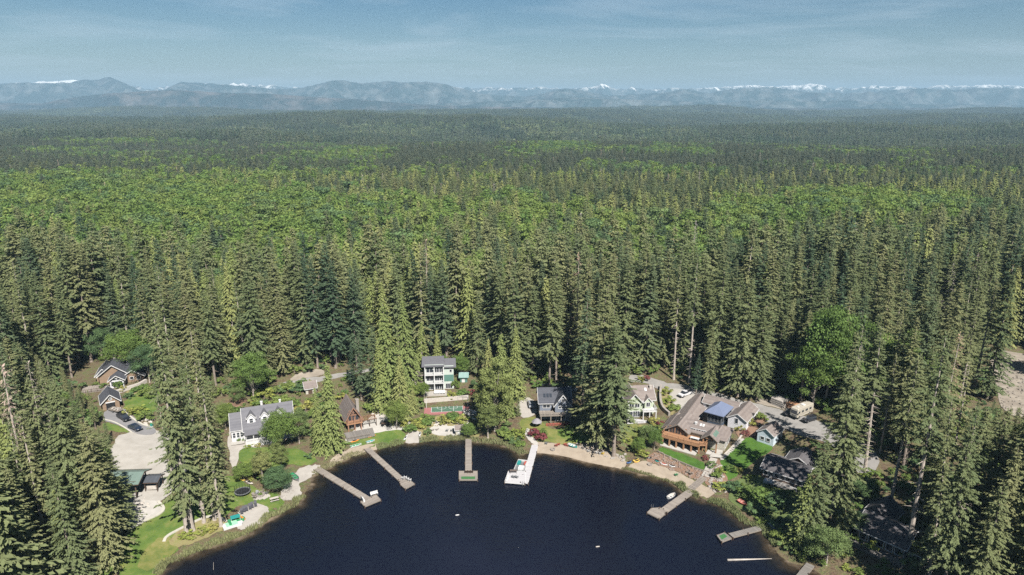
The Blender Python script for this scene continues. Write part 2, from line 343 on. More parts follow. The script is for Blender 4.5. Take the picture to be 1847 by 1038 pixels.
# draped patches of ground cover
def smooth_poly(pts, it=2):
    for _ in range(it):
        q = []
        for i in range(len(pts)):
            a, b = pts[i], pts[(i + 1) % len(pts)]
            q += [(a[0] * .75 + b[0] * .25, a[1] * .75 + b[1] * .25), (a[0] * .25 + b[0] * .75, a[1] * .25 + b[1] * .75)]
        pts = q
    return pts
pj = random.Random(12)
def patch(name, label, px, m, up=0.05, kind='structure', step=1.5, sm=2, world=None, thick=0):
    pts = world or poly_px(px)
    if sm: pts = smooth_poly(pts, sm)
    q = []
    for i in range(len(pts)):
        a, b = Vector(pts[i]), Vector(pts[(i + 1) % len(pts)]); n = max(1, int((b - a).length / step))
        q += [a.lerp(b, k / n) + (Vector((pj.gauss(0, .22), pj.gauss(0, .22))) if sm > 1 else Vector((0, 0))) for k in range(n)]
    nb = len(q); arr = np.array(q)
    xs = np.arange(arr[:, 0].min(), arr[:, 0].max(), step); ys = np.arange(arr[:, 1].min(), arr[:, 1].max(), step)
    g = np.array([(x, y) for x in xs for y in ys]) if len(xs) * len(ys) else np.zeros((0, 2))
    if len(g):
        g = g[in_poly(g, arr)]
        if len(g):
            dd = np.min(np.hypot(g[:, None, 0] - arr[None, :, 0], g[:, None, 1] - arr[None, :, 1]), 1); g = g[dd > step * .4]
    allp = [Vector(p) for p in arr] + [Vector(p) for p in g]
    vo, eo, fo, *_ = delaunay_2d_cdt(allp, [(i, (i + 1) % nb) for i in range(nb)], [list(range(nb))], 1, 1e-4)
    vo = np.array([(v.x, v.y) for v in vo]); z = ground_z(vo) + up
    fo = [f if ((vo[f[1]] - vo[f[0]])[0] * (vo[f[2]] - vo[f[0]])[1] - (vo[f[1]] - vo[f[0]])[1] * (vo[f[2]] - vo[f[0]])[0]) > 0 else f[::-1] for f in fo]
    o = bpy.data.objects.new(name, np_mesh(name, np.column_stack([vo, z]), fo, [m], smooth=True)); link(o); tag(o, label, kind=kind); return o
def grass_mat(name, a, b_, c):
    return mat(name, a, b_, 0.35, 0.9, 0.6, detail=10, c3=c, sharp=0.16, bscale=4.0)
M_LAWN = grass_mat('lawn_grass', (0.110, 0.125, 0.034), (0.046, 0.082, 0.017), (0.068, 0.108, 0.020))
M_LAWN2 = grass_mat('vivid_lawn_grass', (0.052, 0.112, 0.014), (0.030, 0.070, 0.010), (0.042, 0.092, 0.012))
M_LAWND = grass_mat('dry_lawn_grass', (0.158, 0.144, 0.054), (0.065, 0.094, 0.022), (0.108, 0.119, 0.032))
M_SAND = mat('beach_sand', (0.276, 0.234, 0.186), (0.198, 0.162, 0.126), 0.5, 0.95, 0.4, detail=8)
M_SANDG = mat('grey_gravel_sand', (0.300, 0.282, 0.258), (0.228, 0.210, 0.192), 0.5, 0.95, 0.4, detail=8)
M_GRAVEL = mat('pale_gravel', (0.286, 0.272, 0.252), (0.211, 0.197, 0.177), 0.35, 0.95, 0.5, detail=9)
M_ROAD = mat('worn_asphalt', (0.22, 0.21, 0.20), (0.14, 0.135, 0.13), 0.4, 0.92, 0.3, detail=8)
M_ASPH = mat('driveway_asphalt', (0.17, 0.165, 0.17), (0.12, 0.12, 0.125), 0.4, 0.9, 0.2, detail=8)
M_CONC = mat('pale_concrete', (0.340, 0.326, 0.306), (0.258, 0.245, 0.224), 0.8, 0.85, 0.2, detail=8)
M_MULCH = mat('red_brown_mulch', (0.20, 0.125, 0.085), (0.11, 0.07, 0.05), 1.2, 0.95, 0.6, detail=8)
M_DIRT = mat('bare_slope_dirt', (0.27, 0.24, 0.20), (0.13, 0.11, 0.09), 0.25, 0.95, 0.6, detail=10)
M_BED = mat('garden_soil_and_heather', (0.13, 0.14, 0.045), (0.12, 0.09, 0.05), 0.7, 0.95, 0.6, detail=9, c3=(0.17, 0.15, 0.07))
patch('lawn', 'green lawn below the log shelter by the left shore', [(262,930),(300,908),(330,880),(345,870),(400,860),(425,858),(440,870),(470,885),(500,890),(515,905),(500,925),(480,930),(478,915),(455,908),(425,915),(412,930),(400,935),(370,935),(340,952),(310,965),(300,985),(330,990),(305,1005),(290,1030),(270,1050),(215,1055),(215,990),(235,955)], M_LAWN, .05)
patch('lawn', 'sunlit lawn patch with dry spots on the left bank', [(262,985),(300,965),(330,985),(300,1010),(280,1030),(240,1030)], M_LAWND, .09)
patch('garden_bed', 'planted bed around the tall trunks on the left shore', [(298,975),(335,950),(372,935),(395,932),(410,945),(405,955),(380,968),(350,980),(320,990)], M_BED, .10)
patch('lawn', 'lawn in front of the white porch house', [(425,808),(445,806),(480,808),(530,808),(570,825),(572,836),(545,842),(520,838),(480,840),(430,835)], M_LAWN, .05)
patch('lawn', 'lawn in front of the cabin with the glass gable', [(615,798),(650,785),(680,777),(715,770),(730,780),(735,797),(700,803),(660,808),(640,800),(610,806)], M_LAWN, .05)
patch('lawn', 'lawn below the grey gabled house', [(935,760),(950,752),(972,752),(985,770),(1005,775),(1040,790),(1045,800),(1010,803),(980,795),(965,790),(945,780)], M_LAWND, .05)
patch('lawn', 'shaded lawn beside the two tall firs', [(1000,772),(1040,770),(1065,785),(1070,800),(1040,800),(1015,795)], M_LAWN, .08)
patch('lawn', 'lawn below the pale green house', [(1125,765),(1150,765),(1190,775),(1185,795),(1160,805),(1120,800),(1115,785)], M_LAWND, .05)
patch('lawn', 'bright green lawn strip in front of the timber deck', [(1188,806),(1200,808),(1225,818),(1255,828),(1275,840),(1280,852),(1262,848),(1235,838),(1205,825),(1186,815)], M_LAWN2, .06)
patch('lawn', 'bright green side lawn by the white shed', [(1300,828),(1320,812),(1340,795),(1350,788),(1365,795),(1385,800),(1400,808),(1370,825),(1340,850),(1318,868),(1305,862),(1290,848)], M_LAWN2, .05)
patch('lawn', 'lawn behind the boathouse garage drive', [(225,722),(262,700),(290,700),(290,735),(265,752),(232,748),(222,735)], M_LAWN, .05)
patch('lawn', 'small lawn wedge left of the asphalt drive', [(186,762),(210,766),(240,780),(212,780),(186,776)], M_LAWN, .05)
patch('lawn', 'rough grass under the trees on the right bank', [(1310,880),(1360,850),(1430,870),(1480,900),(1500,960),(1480,1010),(1430,1005),(1400,965),(1370,940),(1320,910)], mat('rough_grass', (0.10,0.13,0.04),(0.05,0.07,0.025),.5,.95,.6,detail=9), .05)
patch('beach', 'grey sand spot with lounge chairs on the left shore', [(425,945),(428,925),(445,912),(468,908),(485,916),(490,930),(470,945),(445,955),(430,958)], M_SANDG, .09)
patch('beach', 'gravel beach at the foot of the first pier', [(508,885),(515,868),(530,852),(550,842),(572,838),(585,845),(570,856),(545,868),(540,880),(545,895),(520,905),(505,898)], M_SANDG, .09)
patch('beach', 'narrow gravel strip in front of the cabin lawn', [(590,845),(600,825),(625,810),(660,803),(680,800),(685,810),(655,817),(630,825),(608,835)], M_SAND, .06)
patch('beach', 'small sandy landing with kayaks', [(728,802),(735,785),(742,777),(756,777),(760,795),(757,800)], M_SANDG, .09)
patch('beach', 'long sandy beach below the grey house', [(955,822),(960,800),(975,797),(1010,802),(1045,806),(1070,806),(1120,826),(1135,835),(1125,848),(1080,840),(1045,831),(1000,822),(970,818)], M_SAND, .07)
patch('beach', 'sandy beach with small boats below the rock terrace', [(1130,846),(1140,836),(1160,832),(1185,840),(1215,848),(1240,862),(1262,872),(1290,885),(1283,900),(1262,896),(1240,886),(1220,873),(1190,862),(1160,854)], M_SAND, .07)
patch('gravel_yard', 'pale gravel yard behind the log shelter', [(205,800),(215,785),(240,779),(275,776),(310,782),(330,800),(340,830),(335,860),(315,885),(295,900),(275,920),(240,945),(215,950),(200,930),(190,880),(195,830)], M_GRAVEL, .06)
patch('patio', 'pale flagstone patio under the shelter posts', [(215,915),(250,900),(285,905),(298,922),(270,935),(235,950),(215,950)], M_CONC, .11)
patch('driveway', 'asphalt driveway with parked vehicles', [(188,740),(222,735),(240,752),(262,768),(280,772),(282,784),(255,786),(235,778),(205,764),(186,760)], M_ASPH, .10, sm=1)
patch('road', 'worn gravel road behind the lakeside houses', [(1135,676),(1165,678),(1200,690),(1240,696),(1280,706),(1330,720),(1380,733),(1420,742),(1480,760),(1540,790),(1575,810),(1590,835),(1570,860),(1540,850),(1500,800),(1440,785),(1400,768),(1350,745),(1300,728),(1262,722),(1245,735),(1215,728),(1200,712),(1185,700),(1160,690),(1132,688)], M_ROAD, .07)
patch('gravel_yard', 'pale gravel turning area by the white pickup truck', [(1205,700),(1225,702),(1262,716),(1255,728),(1235,740),(1220,738),(1208,722)], M_GRAVEL, .12)
patch('gravel_yard', 'bare dirt verge by the lumber stacks', [(1355,724),(1380,716),(1410,720),(1440,735),(1428,742),(1390,735)], M_DIRT, .12)
patch('road', 'short piece of paved lane behind the leafy tree', [(500,700),(510,690),(540,684),(575,680),(600,676),(700,660),(700,664),(600,684),(560,692),(520,696),(508,712)], M_ROAD, .07)
patch('bank', 'bare sandy bank above the small shed', [(520,690),(528,677),(560,667),(585,668),(585,678),(545,683)], M_DIRT, .10)
patch('bank', 'bare brown slope between trees at the left', [(412,735),(416,705),(425,700),(440,715),(445,733)], M_MULCH, .06)
patch('clearing', 'cleared bare slope with stumps at the right edge', [(1782,640),(1795,630),(1850,640),(1950,650),(1960,760),(1850,755),(1805,745),(1795,690)], M_DIRT, .10, step=4)
patch('patio', 'pale stone terrace beside the cabin', [(650,765),(680,745),(705,742),(738,752),(748,768),(740,775),(700,776),(660,785),(628,800),(620,795)], M_CONC, .06)
patch('garden_bed', 'planted slope with rocks below the sports court', [(742,775),(765,752),(845,748),(865,760),(870,790),(840,792),(790,794),(760,796)], M_BED, .06)
patch('patio', 'pale patio with chairs below the rock wall', [(774,782),(776,771),(800,768),(826,770),(830,788),(800,789)], M_CONC, .10)
patch('garden_bed', 'red brown mulched rock terrace above the beach', [(1162,832),(1172,818),(1188,816),(1210,828),(1240,842),(1262,850),(1282,854),(1275,872),(1255,866),(1225,852),(1190,840)], M_MULCH, .09)
patch('garden_bed', 'rock garden by the stone steps', [(1278,850),(1282,828),(1300,830),(1308,860),(1320,872),(1300,892),(1280,880),(1268,868)], M_MULCH, .12)
patch('garden_bed', 'mulched bed between the white garage and the shed', [(1325,778),(1352,752),(1385,752),(1368,770),(1362,792),(1345,786),(1332,792)], M_MULCH, .12)
patch('garden_bed', 'scrubby slope beside the gravel turning area', [(1190,700),(1205,703),(1210,725),(1222,742),(1210,752),(1195,742),(1188,720)], M_BED, .16)
patch('garden_bed', 'planted bed left of the driveway lawn', [(226,722),(240,712),(262,705),(262,698),(240,698),(222,712)], M_BED, .12)
patch('gravel_yard', 'pale gravel parking beside the grey house', [(932,757),(935,715),(960,716),(968,735),(968,750)], M_SANDG, .08)
patch('path', 'pale footpath leading down to the white pier', [(942,776),(948,778),(962,792),(972,800),(966,806),(955,796)], M_CONC, .12)
patch('path', 'pale path beside the white porch house', [(412,810),(410,780),(421,778),(430,800),(470,803),(475,808),(430,808),(428,840),(422,850),(416,838)], M_SANDG, .12)
patch('courtyard', 'warm brown paved courtyard behind the timber house', [(1240,752),(1262,735),(1285,728),(1300,745),(1300,772),(1275,765)], mat('warm_paving', (0.36,0.22,0.13),(0.26,0.16,0.10),1.5,.9), .10, sm=0)
patch('patio', 'pale concrete pad at the top of the stone steps', [(1291,812),(1304,815),(1301,828),(1279,826)], M_CONC, .35, sm=0)

# ------------------------------------------------------------------ mountains and far hills
def profile(pts):
    xs = [p[0] for p in pts]; ys = [p[1] for p in pts]
    return lambda px: np.interp(px, xs, ys)
def fbm1(x, seed, octs=5):
    r_ = np.zeros_like(x); a = 1.0
    for o_ in range(octs):
        r_ += a * np.array([noise.noise(Vector((v * 2 ** o_, seed * 7.3, o_ * 3.1))) for v in x]); a *= .5
    return r_
def mountain_mat(name, base, base2, snow, cut):
    m, t, b = nodes_of(name); b.inputs['Roughness'].default_value = 1.0; b.inputs['Specular IOR Level'].default_value = 0
    co = t.nodes.new('ShaderNodeTexCoord')
    n = t.nodes.new('ShaderNodeTexNoise'); n.inputs['Scale'].default_value = 0.0042; n.inputs['Detail'].default_value = 9; n.inputs['Roughness'].default_value = .65; t.links.new(co.outputs['Object'], n.inputs[0])
    r = t.nodes.new('ShaderNodeValToRGB'); e = r.color_ramp.elements; e[0].position = .45; e[0].color = (*base, 1); e[1].position = .72; e[1].color = (*base2, 1)
    t.links.new(n.outputs[0], r.inputs[0])
    if snow:
        at = t.nodes.new('ShaderNodeAttribute'); at.attribute_name = 'snow'
        n2 = t.nodes.new('ShaderNodeTexNoise'); n2.inputs['Scale'].default_value = 0.0056; n2.inputs['Detail'].default_value = 8; n2.inputs['Roughness'].default_value = .7; t.links.new(co.outputs['Object'], n2.inputs[0])
        ad = t.nodes.new('ShaderNodeMath'); ad.operation = 'MULTIPLY_ADD'; ad.inputs[1].default_value = 2.2; t.links.new(n2.outputs[0], ad.inputs[0]); t.links.new(at.outputs['Fac'], ad.inputs[2])
        mr = t.nodes.new('ShaderNodeMapRange'); mr.inputs[1].default_value = cut; mr.inputs[2].default_value = cut + .35; t.links.new(ad.outputs[0], mr.inputs[0])
        mx_ = t.nodes.new('ShaderNodeMixRGB'); mx_.inputs[2].default_value = (0.62, 0.62, 0.62, 1)
        t.links.new(mr.outputs[0], mx_.inputs[0]); t.links.new(r.outputs[0], mx_.inputs[1]); t.links.new(mx_.outputs[0], b.inputs['Base Color'])
    else: t.links.new(r.outputs[0], b.inputs['Base Color'])
    return m
def mountain_range(name, label, prof, D0, D1, seed, m, rough=0.25, snowline=None, zbase=-190, nr=56):
    pxs = np.arange(-300, 2150, 3.5); D = (D0 + D1) / 2
    top = prof(pxs); u = (pxs - CX) / F
    jag = fbm1(pxs / 60.0, seed) * 1.6 + fbm1(pxs / 13.0, seed + 5, 4) * 1.3
    topy = top - jag * rough
    # height at distance D (forward) from pixel row
    v = (CY - topy) / F; dy_ = cp + v * sp_; dz_ = -sp_ + v * cp
    Vv = []; snow = []
    ts = np.linspace(0, 1, nr)
    for k, t_ in enumerate(ts):
        yy = D0 + (D1 - D0) * t_
        bump = math.sin(math.pi * min(1, t_ * 1.0)) ** 0.8
        for i, px in enumerate(pxs):
            yr = yy
            x = u[i] * yr / dy_[i]
            ztop = HC + dz_[i] / dy_[i] * D
            q = Vector((x / 750, yr / 750, seed * 3.7))
            rg = 1 - abs(noise.noise(q)) * 2; rg2 = 1 - abs(noise.noise(q * 2.7)) * 2; rg3 = noise.noise(q * 7)
            h = bump * (0.80 + 0.20 * rg) + bump * (1 - bump) * (0.9 * rg + 0.6 * rg2 + .4 * rg3)
            h = min(h, .97)
            if k == nr // 2: h = 1.0
            z = zbase + (ztop - zbase) * h
            Vv.append((x, yr, z)); snow.append((z - 150) / 300.0)
    n = len(pxs); idx = np.arange(n * nr).reshape(nr, n)
    Fq = np.stack([idx[:-1, :-1], idx[:-1, 1:], idx[1:, 1:], idx[1:, :-1]], -1).reshape(-1, 4)
    me = np_mesh(name, Vv, Fq, [m], smooth=True)
    a = me.attributes.new('snow', 'FLOAT', 'POINT'); a.data.foreach_set('value', np.array(snow, np.float32))
    o = bpy.data.objects.new(name, me); link(o); tag(o, label, kind='structure'); return o
M_MTN = mountain_mat('far_mountain_forest', (0.020, 0.040, 0.040), (0.12, 0.13, 0.13), True, 1.85)
M_MTN2 = mountain_mat('mountain_forest', (0.015, 0.032, 0.032), (0.12, 0.13, 0.13), False, 1.55)
M_HILL = mountain_mat('hill_forest', (0.012, 0.024, 0.024), (0.10, 0.09, 0.085), False, 0)
far_p = profile([(-500,160),(0,152),(120,146),(200,150),(250,156),(262,163),(300,156),(420,152),(520,158),(640,152),(740,153),(830,158),(870,160),(900,159),(985,158),(1010,161),(1060,159),(1083,153),(1110,159),(1150,158),(1210,161),(1250,160),(1290,158),(1340,155),(1400,156),(1462,152),(1500,158),(1560,157),(1640,156),(1660,159),(1700,154),(1760,157),(1800,153),(1850,155),(2350,158)])
mid_p = profile([(-500,165),(0,150),(60,149),(130,150),(150,144),(170,146),(198,140),(220,148),(245,160),(270,172),(300,160),(325,149),(400,152),(450,156),(500,162),(540,160),(580,150),(612,145),(650,150),(700,147),(735,150),(765,148),(800,152),(830,161),(880,170),(950,175),(1020,160),(1050,163),(1100,172),(1200,168),(1240,162),(1280,168),(1330,160),(1395,157),(1450,165),(1520,168),(1600,163),(1650,160),(1720,164),(1770,158),(1850,161),(2350,168)])
low_p = profile([(-500,195),(0,190),(200,192),(500,192),(700,190),(820,186),(900,183),(1040,176),(1150,180),(1300,186),(1380,180),(1440,184),(1530,181),(1650,188),(1847,190),(2350,192)])
hill_p = profile([(-500,192),(0,186),(75,187),(110,180),(150,174),(205,168),(260,165),(310,162),(345,164),(400,168),(480,169),(560,175),(640,179),(720,186),(800,191),(950,194),(1200,195),(2350,196)])
mountain_range('mountains', 'far snow capped mountain range along the horizon', far_p, 12500, 16000, 3, M_MTN, 1.9, zbase=-200)
mountain_range('mountains', 'blue forested mountains in front of the snowy range', mid_p, 9200, 11600, 8, M_MTN2, 1.2, zbase=-200)
mountain_range('hills', 'low blue foothills at the base of the mountains', low_p, 7900, 8900, 12, M_MTN2, .25, zbase=-190)
mountain_range('hills', 'long dark wooded hill at the left in front of the mountains', hill_p, 7000, 7900, 17, M_HILL, .35, zbase=-160)
# ------------------------------------------------------------------ trees
def kites(A, D, up, ln, wd, kink=0.0):
    """leaf shaped faces: A attach, D unit dir, up approx normal, ln, wd arrays"""
    side = np.cross(D, up); side /= (np.linalg.norm(side, axis=1, keepdims=True) + 1e-9)
    nrm = np.cross(side, D)
    tip = A + D * ln[:, None]; mid = A + D * (ln * .5)[:, None] + nrm * (ln * kink)[:, None]
    V = np.stack([A, mid + side * (wd * .5)[:, None], tip, mid - side * (wd * .5)[:, None]], 1).reshape(-1, 3)
    n = len(A); Fc = np.arange(4 * n).reshape(n, 4); return V, Fc
def trunk_vf(H, r, n=8, lean=0.0, rng=None, stubs=0, z0=0.1, z1=0.5, L=1.5):
    V = []; Fc = []
    zs = [-1.0, 0, H * .03, H * .25, H * .55, H * .8, H]; rs = [r * 1.5, r * 1.3, r, r * .8, r * .55, r * .3, 0.03]
    for z, q in zip(zs, rs):
        for i in range(n):
            a = 2 * math.pi * i / n; V.append((q * math.cos(a), q * math.sin(a), z))
    for k in range(len(zs) - 1):
        for i in range(n): Fc.append((k * n + i, k * n + (i + 1) % n, (k + 1) * n + (i + 1) % n, (k + 1) * n + i))
    for _ in range(stubs):
        z = H * rng.uniform(z0, z1); a = rng.uniform(0, 6.28); l_ = L * rng.uniform(.4, 1.2); b = len(V)
        d = np.array([math.cos(a), math.sin(a), -0.15]); s = np.array([-math.sin(a), math.cos(a), 0]) * .06
        p = d * r * .6 + np.array([0, 0, z]); q = p + d * l_
        V += [tuple(p + s), tuple(p - s), tuple(p + np.array([0, 0, .12])), tuple(q)]
        Fc += [(b, b + 1, b + 3), (b + 1, b + 2, b + 3), (b + 2, b, b + 3)]
    return np.array(V), Fc
def conifer_vf(seed, H=42, Rm=4.6, z0=.3, lev=.55, nb=(4, 6), ns=18, size=1.1, droop=.35, power=.75, upt=.35, wid=.42, ragged=.25, hang=.25, sizetop=.6):
    rng = np.random.default_rng(seed)
    A = []; Dd = []; U = []; Ln = []; Wd = []; T = []
    z = H * z0; ph = rng.uniform(0, 6.28)
    gapang = rng.uniform(0, 6.28)
    while z < H - .4:
        t = (z - H * z0) / (H * (1 - z0))
        Rr = Rm * (1 - t) ** power * (0.55 + .45 * min(1, (t + .03) / .12))
        clump = 1 + ragged * math.sin(z * 1.7 + seed) * .6
        for b in range(rng.integers(nb[0], nb[1] + 1)):
            az = rng.uniform(0, 6.28)
            L = max(.5, Rr * rng.uniform(1 - ragged * 1.6, 1 + ragged) * clump)
            if rng.random() < .06: L *= 1.25
            zz = z + rng.uniform(-.5, .5) * lev
            a0 = upt * (t * 1.6 - .25) + rng.uniform(-.12, .12)
            n = max(4, int(ns * (L / Rm) ** .9 + 2)); s = np.sort(rng.uniform(.12, 1, n))
            s[-1] = 1.0
            az_s = az + rng.uniform(-.05, .05, n)
            px = np.cos(az_s) * L * s; py = np.sin(az_s) * L * s
            pz = zz + L * (a0 * s - droop * s * s + .12 * s ** 4)
            sg = rng.choice([-1, 1], n); ang = az + sg * rng.uniform(.35, 1.25, n) * (1.05 - s * .6)
            dz = -hang - rng.uniform(0, .5, n) + (s - .6) * .2
            d = np.stack([np.cos(ang), np.sin(ang), dz], 1); d /= np.linalg.norm(d, axis=1, keepdims=True)
            up = np.stack([rng.uniform(-.5, .5, n), rng.uniform(-.5, .5, n), np.ones(n)], 1)
            l_ = size * (1 - (1 - sizetop) * t) * rng.uniform(.6, 1.25, n) * (1.15 - .4 * s)
            A.append(np.stack([px, py, pz], 1)); Dd.append(d); U.append(up); Ln.append(l_); Wd.append(l_ * wid * rng.uniform(.7, 1.3, n))
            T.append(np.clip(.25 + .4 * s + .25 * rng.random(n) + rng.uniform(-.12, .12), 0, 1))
        z += lev * (1.0 - .35 * t)
    A = np.concatenate(A); Dd = np.concatenate(Dd); U = np.concatenate(U); Ln = np.concatenate(Ln); Wd = np.concatenate(Wd); T = np.concatenate(T)
    # leader
    k = 7; zt = np.linspace(H - 1.8, H - .1, k); an = rng.uniform(0, 6.28, k)
    A = np.concatenate([A, np.stack([0 * zt, 0 * zt, zt], 1)]); d = np.stack([np.cos(an) * .6, np.sin(an) * .6, np.full(k, .8)], 1)
    Dd = np.concatenate([Dd, d / np.linalg.norm(d, axis=1, keepdims=True)]); U = np.concatenate([U, np.tile([[1., .2, .4]], (k, 1))]); Ln = np.concatenate([Ln, np.full(k, .8)]); Wd = np.concatenate([Wd, np.full(k, .3)]); T = np.concatenate([T, np.full(k, .8)])
    V, Fc = kites(A, Dd, U, Ln, Wd, .06)
    return V, Fc, T
def broad_vf(seed, H=18, Rm=6, z0=.22, nclump=46, nleaf=90, leaf=.75, squash=.8, lobes=.3):
    rng = np.random.default_rng(seed); A = []; Nn = []; T = []
    cz = H * (z0 + 1) / 2; hz = H * (1 - z0) / 2
    C = []
    for i in range(nclump):
        v = rng.normal(size=3); v /= np.linalg.norm(v); 
        if v[2] < -.55: v[2] *= -.6
        rr = rng.uniform(.55, .98) * (1 + lobes * (noise.noise(Vector(v * 1.7) + Vector((seed, 0, 0)))))
        c = np.array([v[0] * Rm * rr, v[1] * Rm * rr, cz + v[2] * hz * rr]); C.append(c)
        cr_ = Rm * rng.uniform(.22, .40)
        w_ = rng.normal(size=(nleaf, 3)); w_ /= np.linalg.norm(w_, axis=1, keepdims=True)
        w_[:, 2] = np.abs(w_[:, 2]) * np.where(rng.random(nleaf) < .75, 1, -1)
        p = c + w_ * np.array([cr_, cr_, cr_ * .7]) * rng.uniform(.6, 1.08, (nleaf, 1))
        A.append(p); Nn.append(w_ + rng.normal(size=(nleaf, 3)) * .45); T.append(np.clip(rng.uniform(.1, .75) + rng.uniform(-.2, .25, nleaf), 0, 1))
    A = np.concatenate(A); Nn = np.concatenate(Nn); T = np.concatenate(T); n = len(A)
    Nn /= np.linalg.norm(Nn, axis=1, keepdims=True)
    rnd = rng.normal(size=(n, 3)); D = np.cross(Nn, rnd); D /= np.linalg.norm(D, axis=1, keepdims=True)
    l_ = leaf * rng.uniform(.6, 1.3, n)
    V, Fc = kites(A - D * (l_ * .5)[:, None], D, Nn, l_, l_ * rng.uniform(.55, .9, n), .05)
    return V, Fc, T, C
def limb_vf(H, r, C, z0, rng):
    V, Fc = trunk_vf(H * .75, r, 7); V = V.tolist(); Fc = list(Fc)
    for c in C[::3]:
        b = len(V); p = np.array([0, 0, H * rng.uniform(z0 * .7, .5)]); q = np.array(c)
        d = q - p; s = np.cross(d, [0, 0, 1.]); s = s / (np.linalg.norm(s) + 1e-6) * r * .4; u = np.array([0, 0, r * .4])
        V += [list(p + s), list(p - s), list(p + u), list(q)]; Fc += [(b, b + 1, b + 3), (b + 1, b + 2, b + 3), (b + 2, b, b + 3)]
    return np.array(V), Fc

KIND = {}      # kind -> list of (trunk mesh, crown mesh, native height)
def reg_conifer(kind, m, bark, seeds, stubs=14, **kw):
    for s in seeds:
        H = kw.get('H', 42); k2 = dict(kw); rng = np.random.default_rng(s + 99)
        V, Fc, T = conifer_vf(s, **k2)
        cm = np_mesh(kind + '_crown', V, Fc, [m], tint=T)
        V2, F2 = trunk_vf(H, H * .0105, 8, rng=rng, stubs=stubs, z0=.08, z1=kw.get('z0', .3) + .1, L=1.6)
        tm = np_mesh(kind + '_trunk', V2, F2, [bark])
        KIND.setdefault(kind, []).append((tm, cm, H))
def reg_broad(kind, m, bark, seeds, **kw):
    for s in seeds:
        rng = np.random.default_rng(s + 7); H = kw.get('H', 18)
        V, Fc, T, C = broad_vf(s, **kw); cm = np_mesh(kind + '_crown', V, Fc, [m], tint=T)
        V2, F2 = limb_vf(H, H * .016, C, kw.get('z0', .22), rng); tm = np_mesh(kind + '_trunk', V2, F2, [bark])
        KIND.setdefault(kind, []).append((tm, cm, H))
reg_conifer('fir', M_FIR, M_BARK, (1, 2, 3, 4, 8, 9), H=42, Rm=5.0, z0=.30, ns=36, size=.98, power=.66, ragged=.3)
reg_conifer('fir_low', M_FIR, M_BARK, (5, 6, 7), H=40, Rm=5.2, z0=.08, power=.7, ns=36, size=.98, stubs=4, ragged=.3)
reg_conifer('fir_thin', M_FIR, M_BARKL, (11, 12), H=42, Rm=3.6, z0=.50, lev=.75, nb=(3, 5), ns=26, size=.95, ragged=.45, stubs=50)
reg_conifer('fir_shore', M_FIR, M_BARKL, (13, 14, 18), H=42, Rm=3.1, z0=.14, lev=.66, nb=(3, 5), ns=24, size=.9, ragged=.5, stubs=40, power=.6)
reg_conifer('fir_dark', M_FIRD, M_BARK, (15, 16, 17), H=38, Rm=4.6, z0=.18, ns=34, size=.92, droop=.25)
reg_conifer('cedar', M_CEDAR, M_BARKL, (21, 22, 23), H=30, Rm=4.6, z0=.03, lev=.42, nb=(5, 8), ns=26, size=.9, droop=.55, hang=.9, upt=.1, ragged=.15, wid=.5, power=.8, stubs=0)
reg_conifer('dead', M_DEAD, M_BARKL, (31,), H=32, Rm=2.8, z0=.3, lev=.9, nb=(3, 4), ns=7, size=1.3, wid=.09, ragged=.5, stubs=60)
reg_broad('maple', M_BROAD, M_BARKL, (41, 42, 43), H=18, Rm=6.5, z0=.18, nclump=90, nleaf=190, leaf=.42, lobes=.55)
reg_broad('maple_deep', M_BROADD, M_BARKL, (45, 46), H=18, Rm=6.2, z0=.15, nclump=84, nleaf=190, leaf=.42, lobes=.55)
reg_broad('alder', M_BROAD, M_BARKL, (51, 52), H=24, Rm=4.2, z0=.25, nclump=60, nleaf=160, leaf=.42, lobes=.5)
reg_broad('willow', M_CEDAR, M_BARKL, (71, 72), H=20, Rm=4.6, z0=.05, nclump=90, nleaf=170, leaf=.42, lobes=.6)
reg_broad('shrub', M_BROAD, M_BARKL, (61, 62), H=3, Rm=2.0, z0=.0, nclump=16, nleaf=60, leaf=.42)
reg_broad('shrub_deep', M_BROADD, M_BARKL, (63, 64), H=3, Rm=2.0, z0=.0, nclump=16, nleaf=60, leaf=.42)
reg_broad('shrub_yellow', M_YEL, M_BARKL, (65,), H=3, Rm=2.0, z0=.0, nclump=14, nleaf=60, leaf=.38)
reg_broad('shrub_red', M_RED, M_BARKL, (66,), H=3, Rm=2.0, z0=.0, nclump=14, nleaf=60, leaf=.38)
reg_broad('shrub_white', M_FLOW, M_BARKL, (67,), H=3, Rm=2.0, z0=.0, nclump=14, nleaf=40, leaf=.38)
rt = random.Random(5)
def place_tree(kind, name, label, cat, P, h, wide=1.0, group=None, var=None, rz=None, parts=True):
    lst = KIND[kind]; tm, cm, H = lst[(var if var is not None else rt.randrange(len(lst))) % len(lst)]
    s = h / H
    root = thing(name, label, cat, P, rt.uniform(0, 6.28) if rz is None else rz, group)
    root.scale = (s * wide, s * wide * rt.uniform(.9, 1.1), s)
    if cat == 'tree': root.rotation_euler.x = rt.gauss(0, .018); root.rotation_euler.y = rt.gauss(0, .018)
    link(bpy.data.objects.new('trunk', tm), root); link(bpy.data.objects.new('crown', cm), root)
    return root
def tree_px(kind, bx, by, ty, label, wide=1.0, group=None, name=None, cat='tree', var=None):
    P = G(bx, by); h = height_to(P, ty)
    nm = name or {'fir': 'fir_tree', 'fir_low': 'fir_tree', 'fir_thin': 'fir_tree', 'fir_shore': 'fir_tree', 'fir_dark': 'spruce_tree', 'cedar': 'cedar_tree', 'dead': 'dead_tree', 'maple': 'maple_tree', 'maple_deep': 'maple_tree', 'alder': 'alder_tree', 'willow': 'leafy_tree'}.get(kind, 'garden_shrub')
    KEEP.append((P.x, P.y)); return place_tree(kind, nm, label, cat, P, h, wide, group, var)
KEEP = []
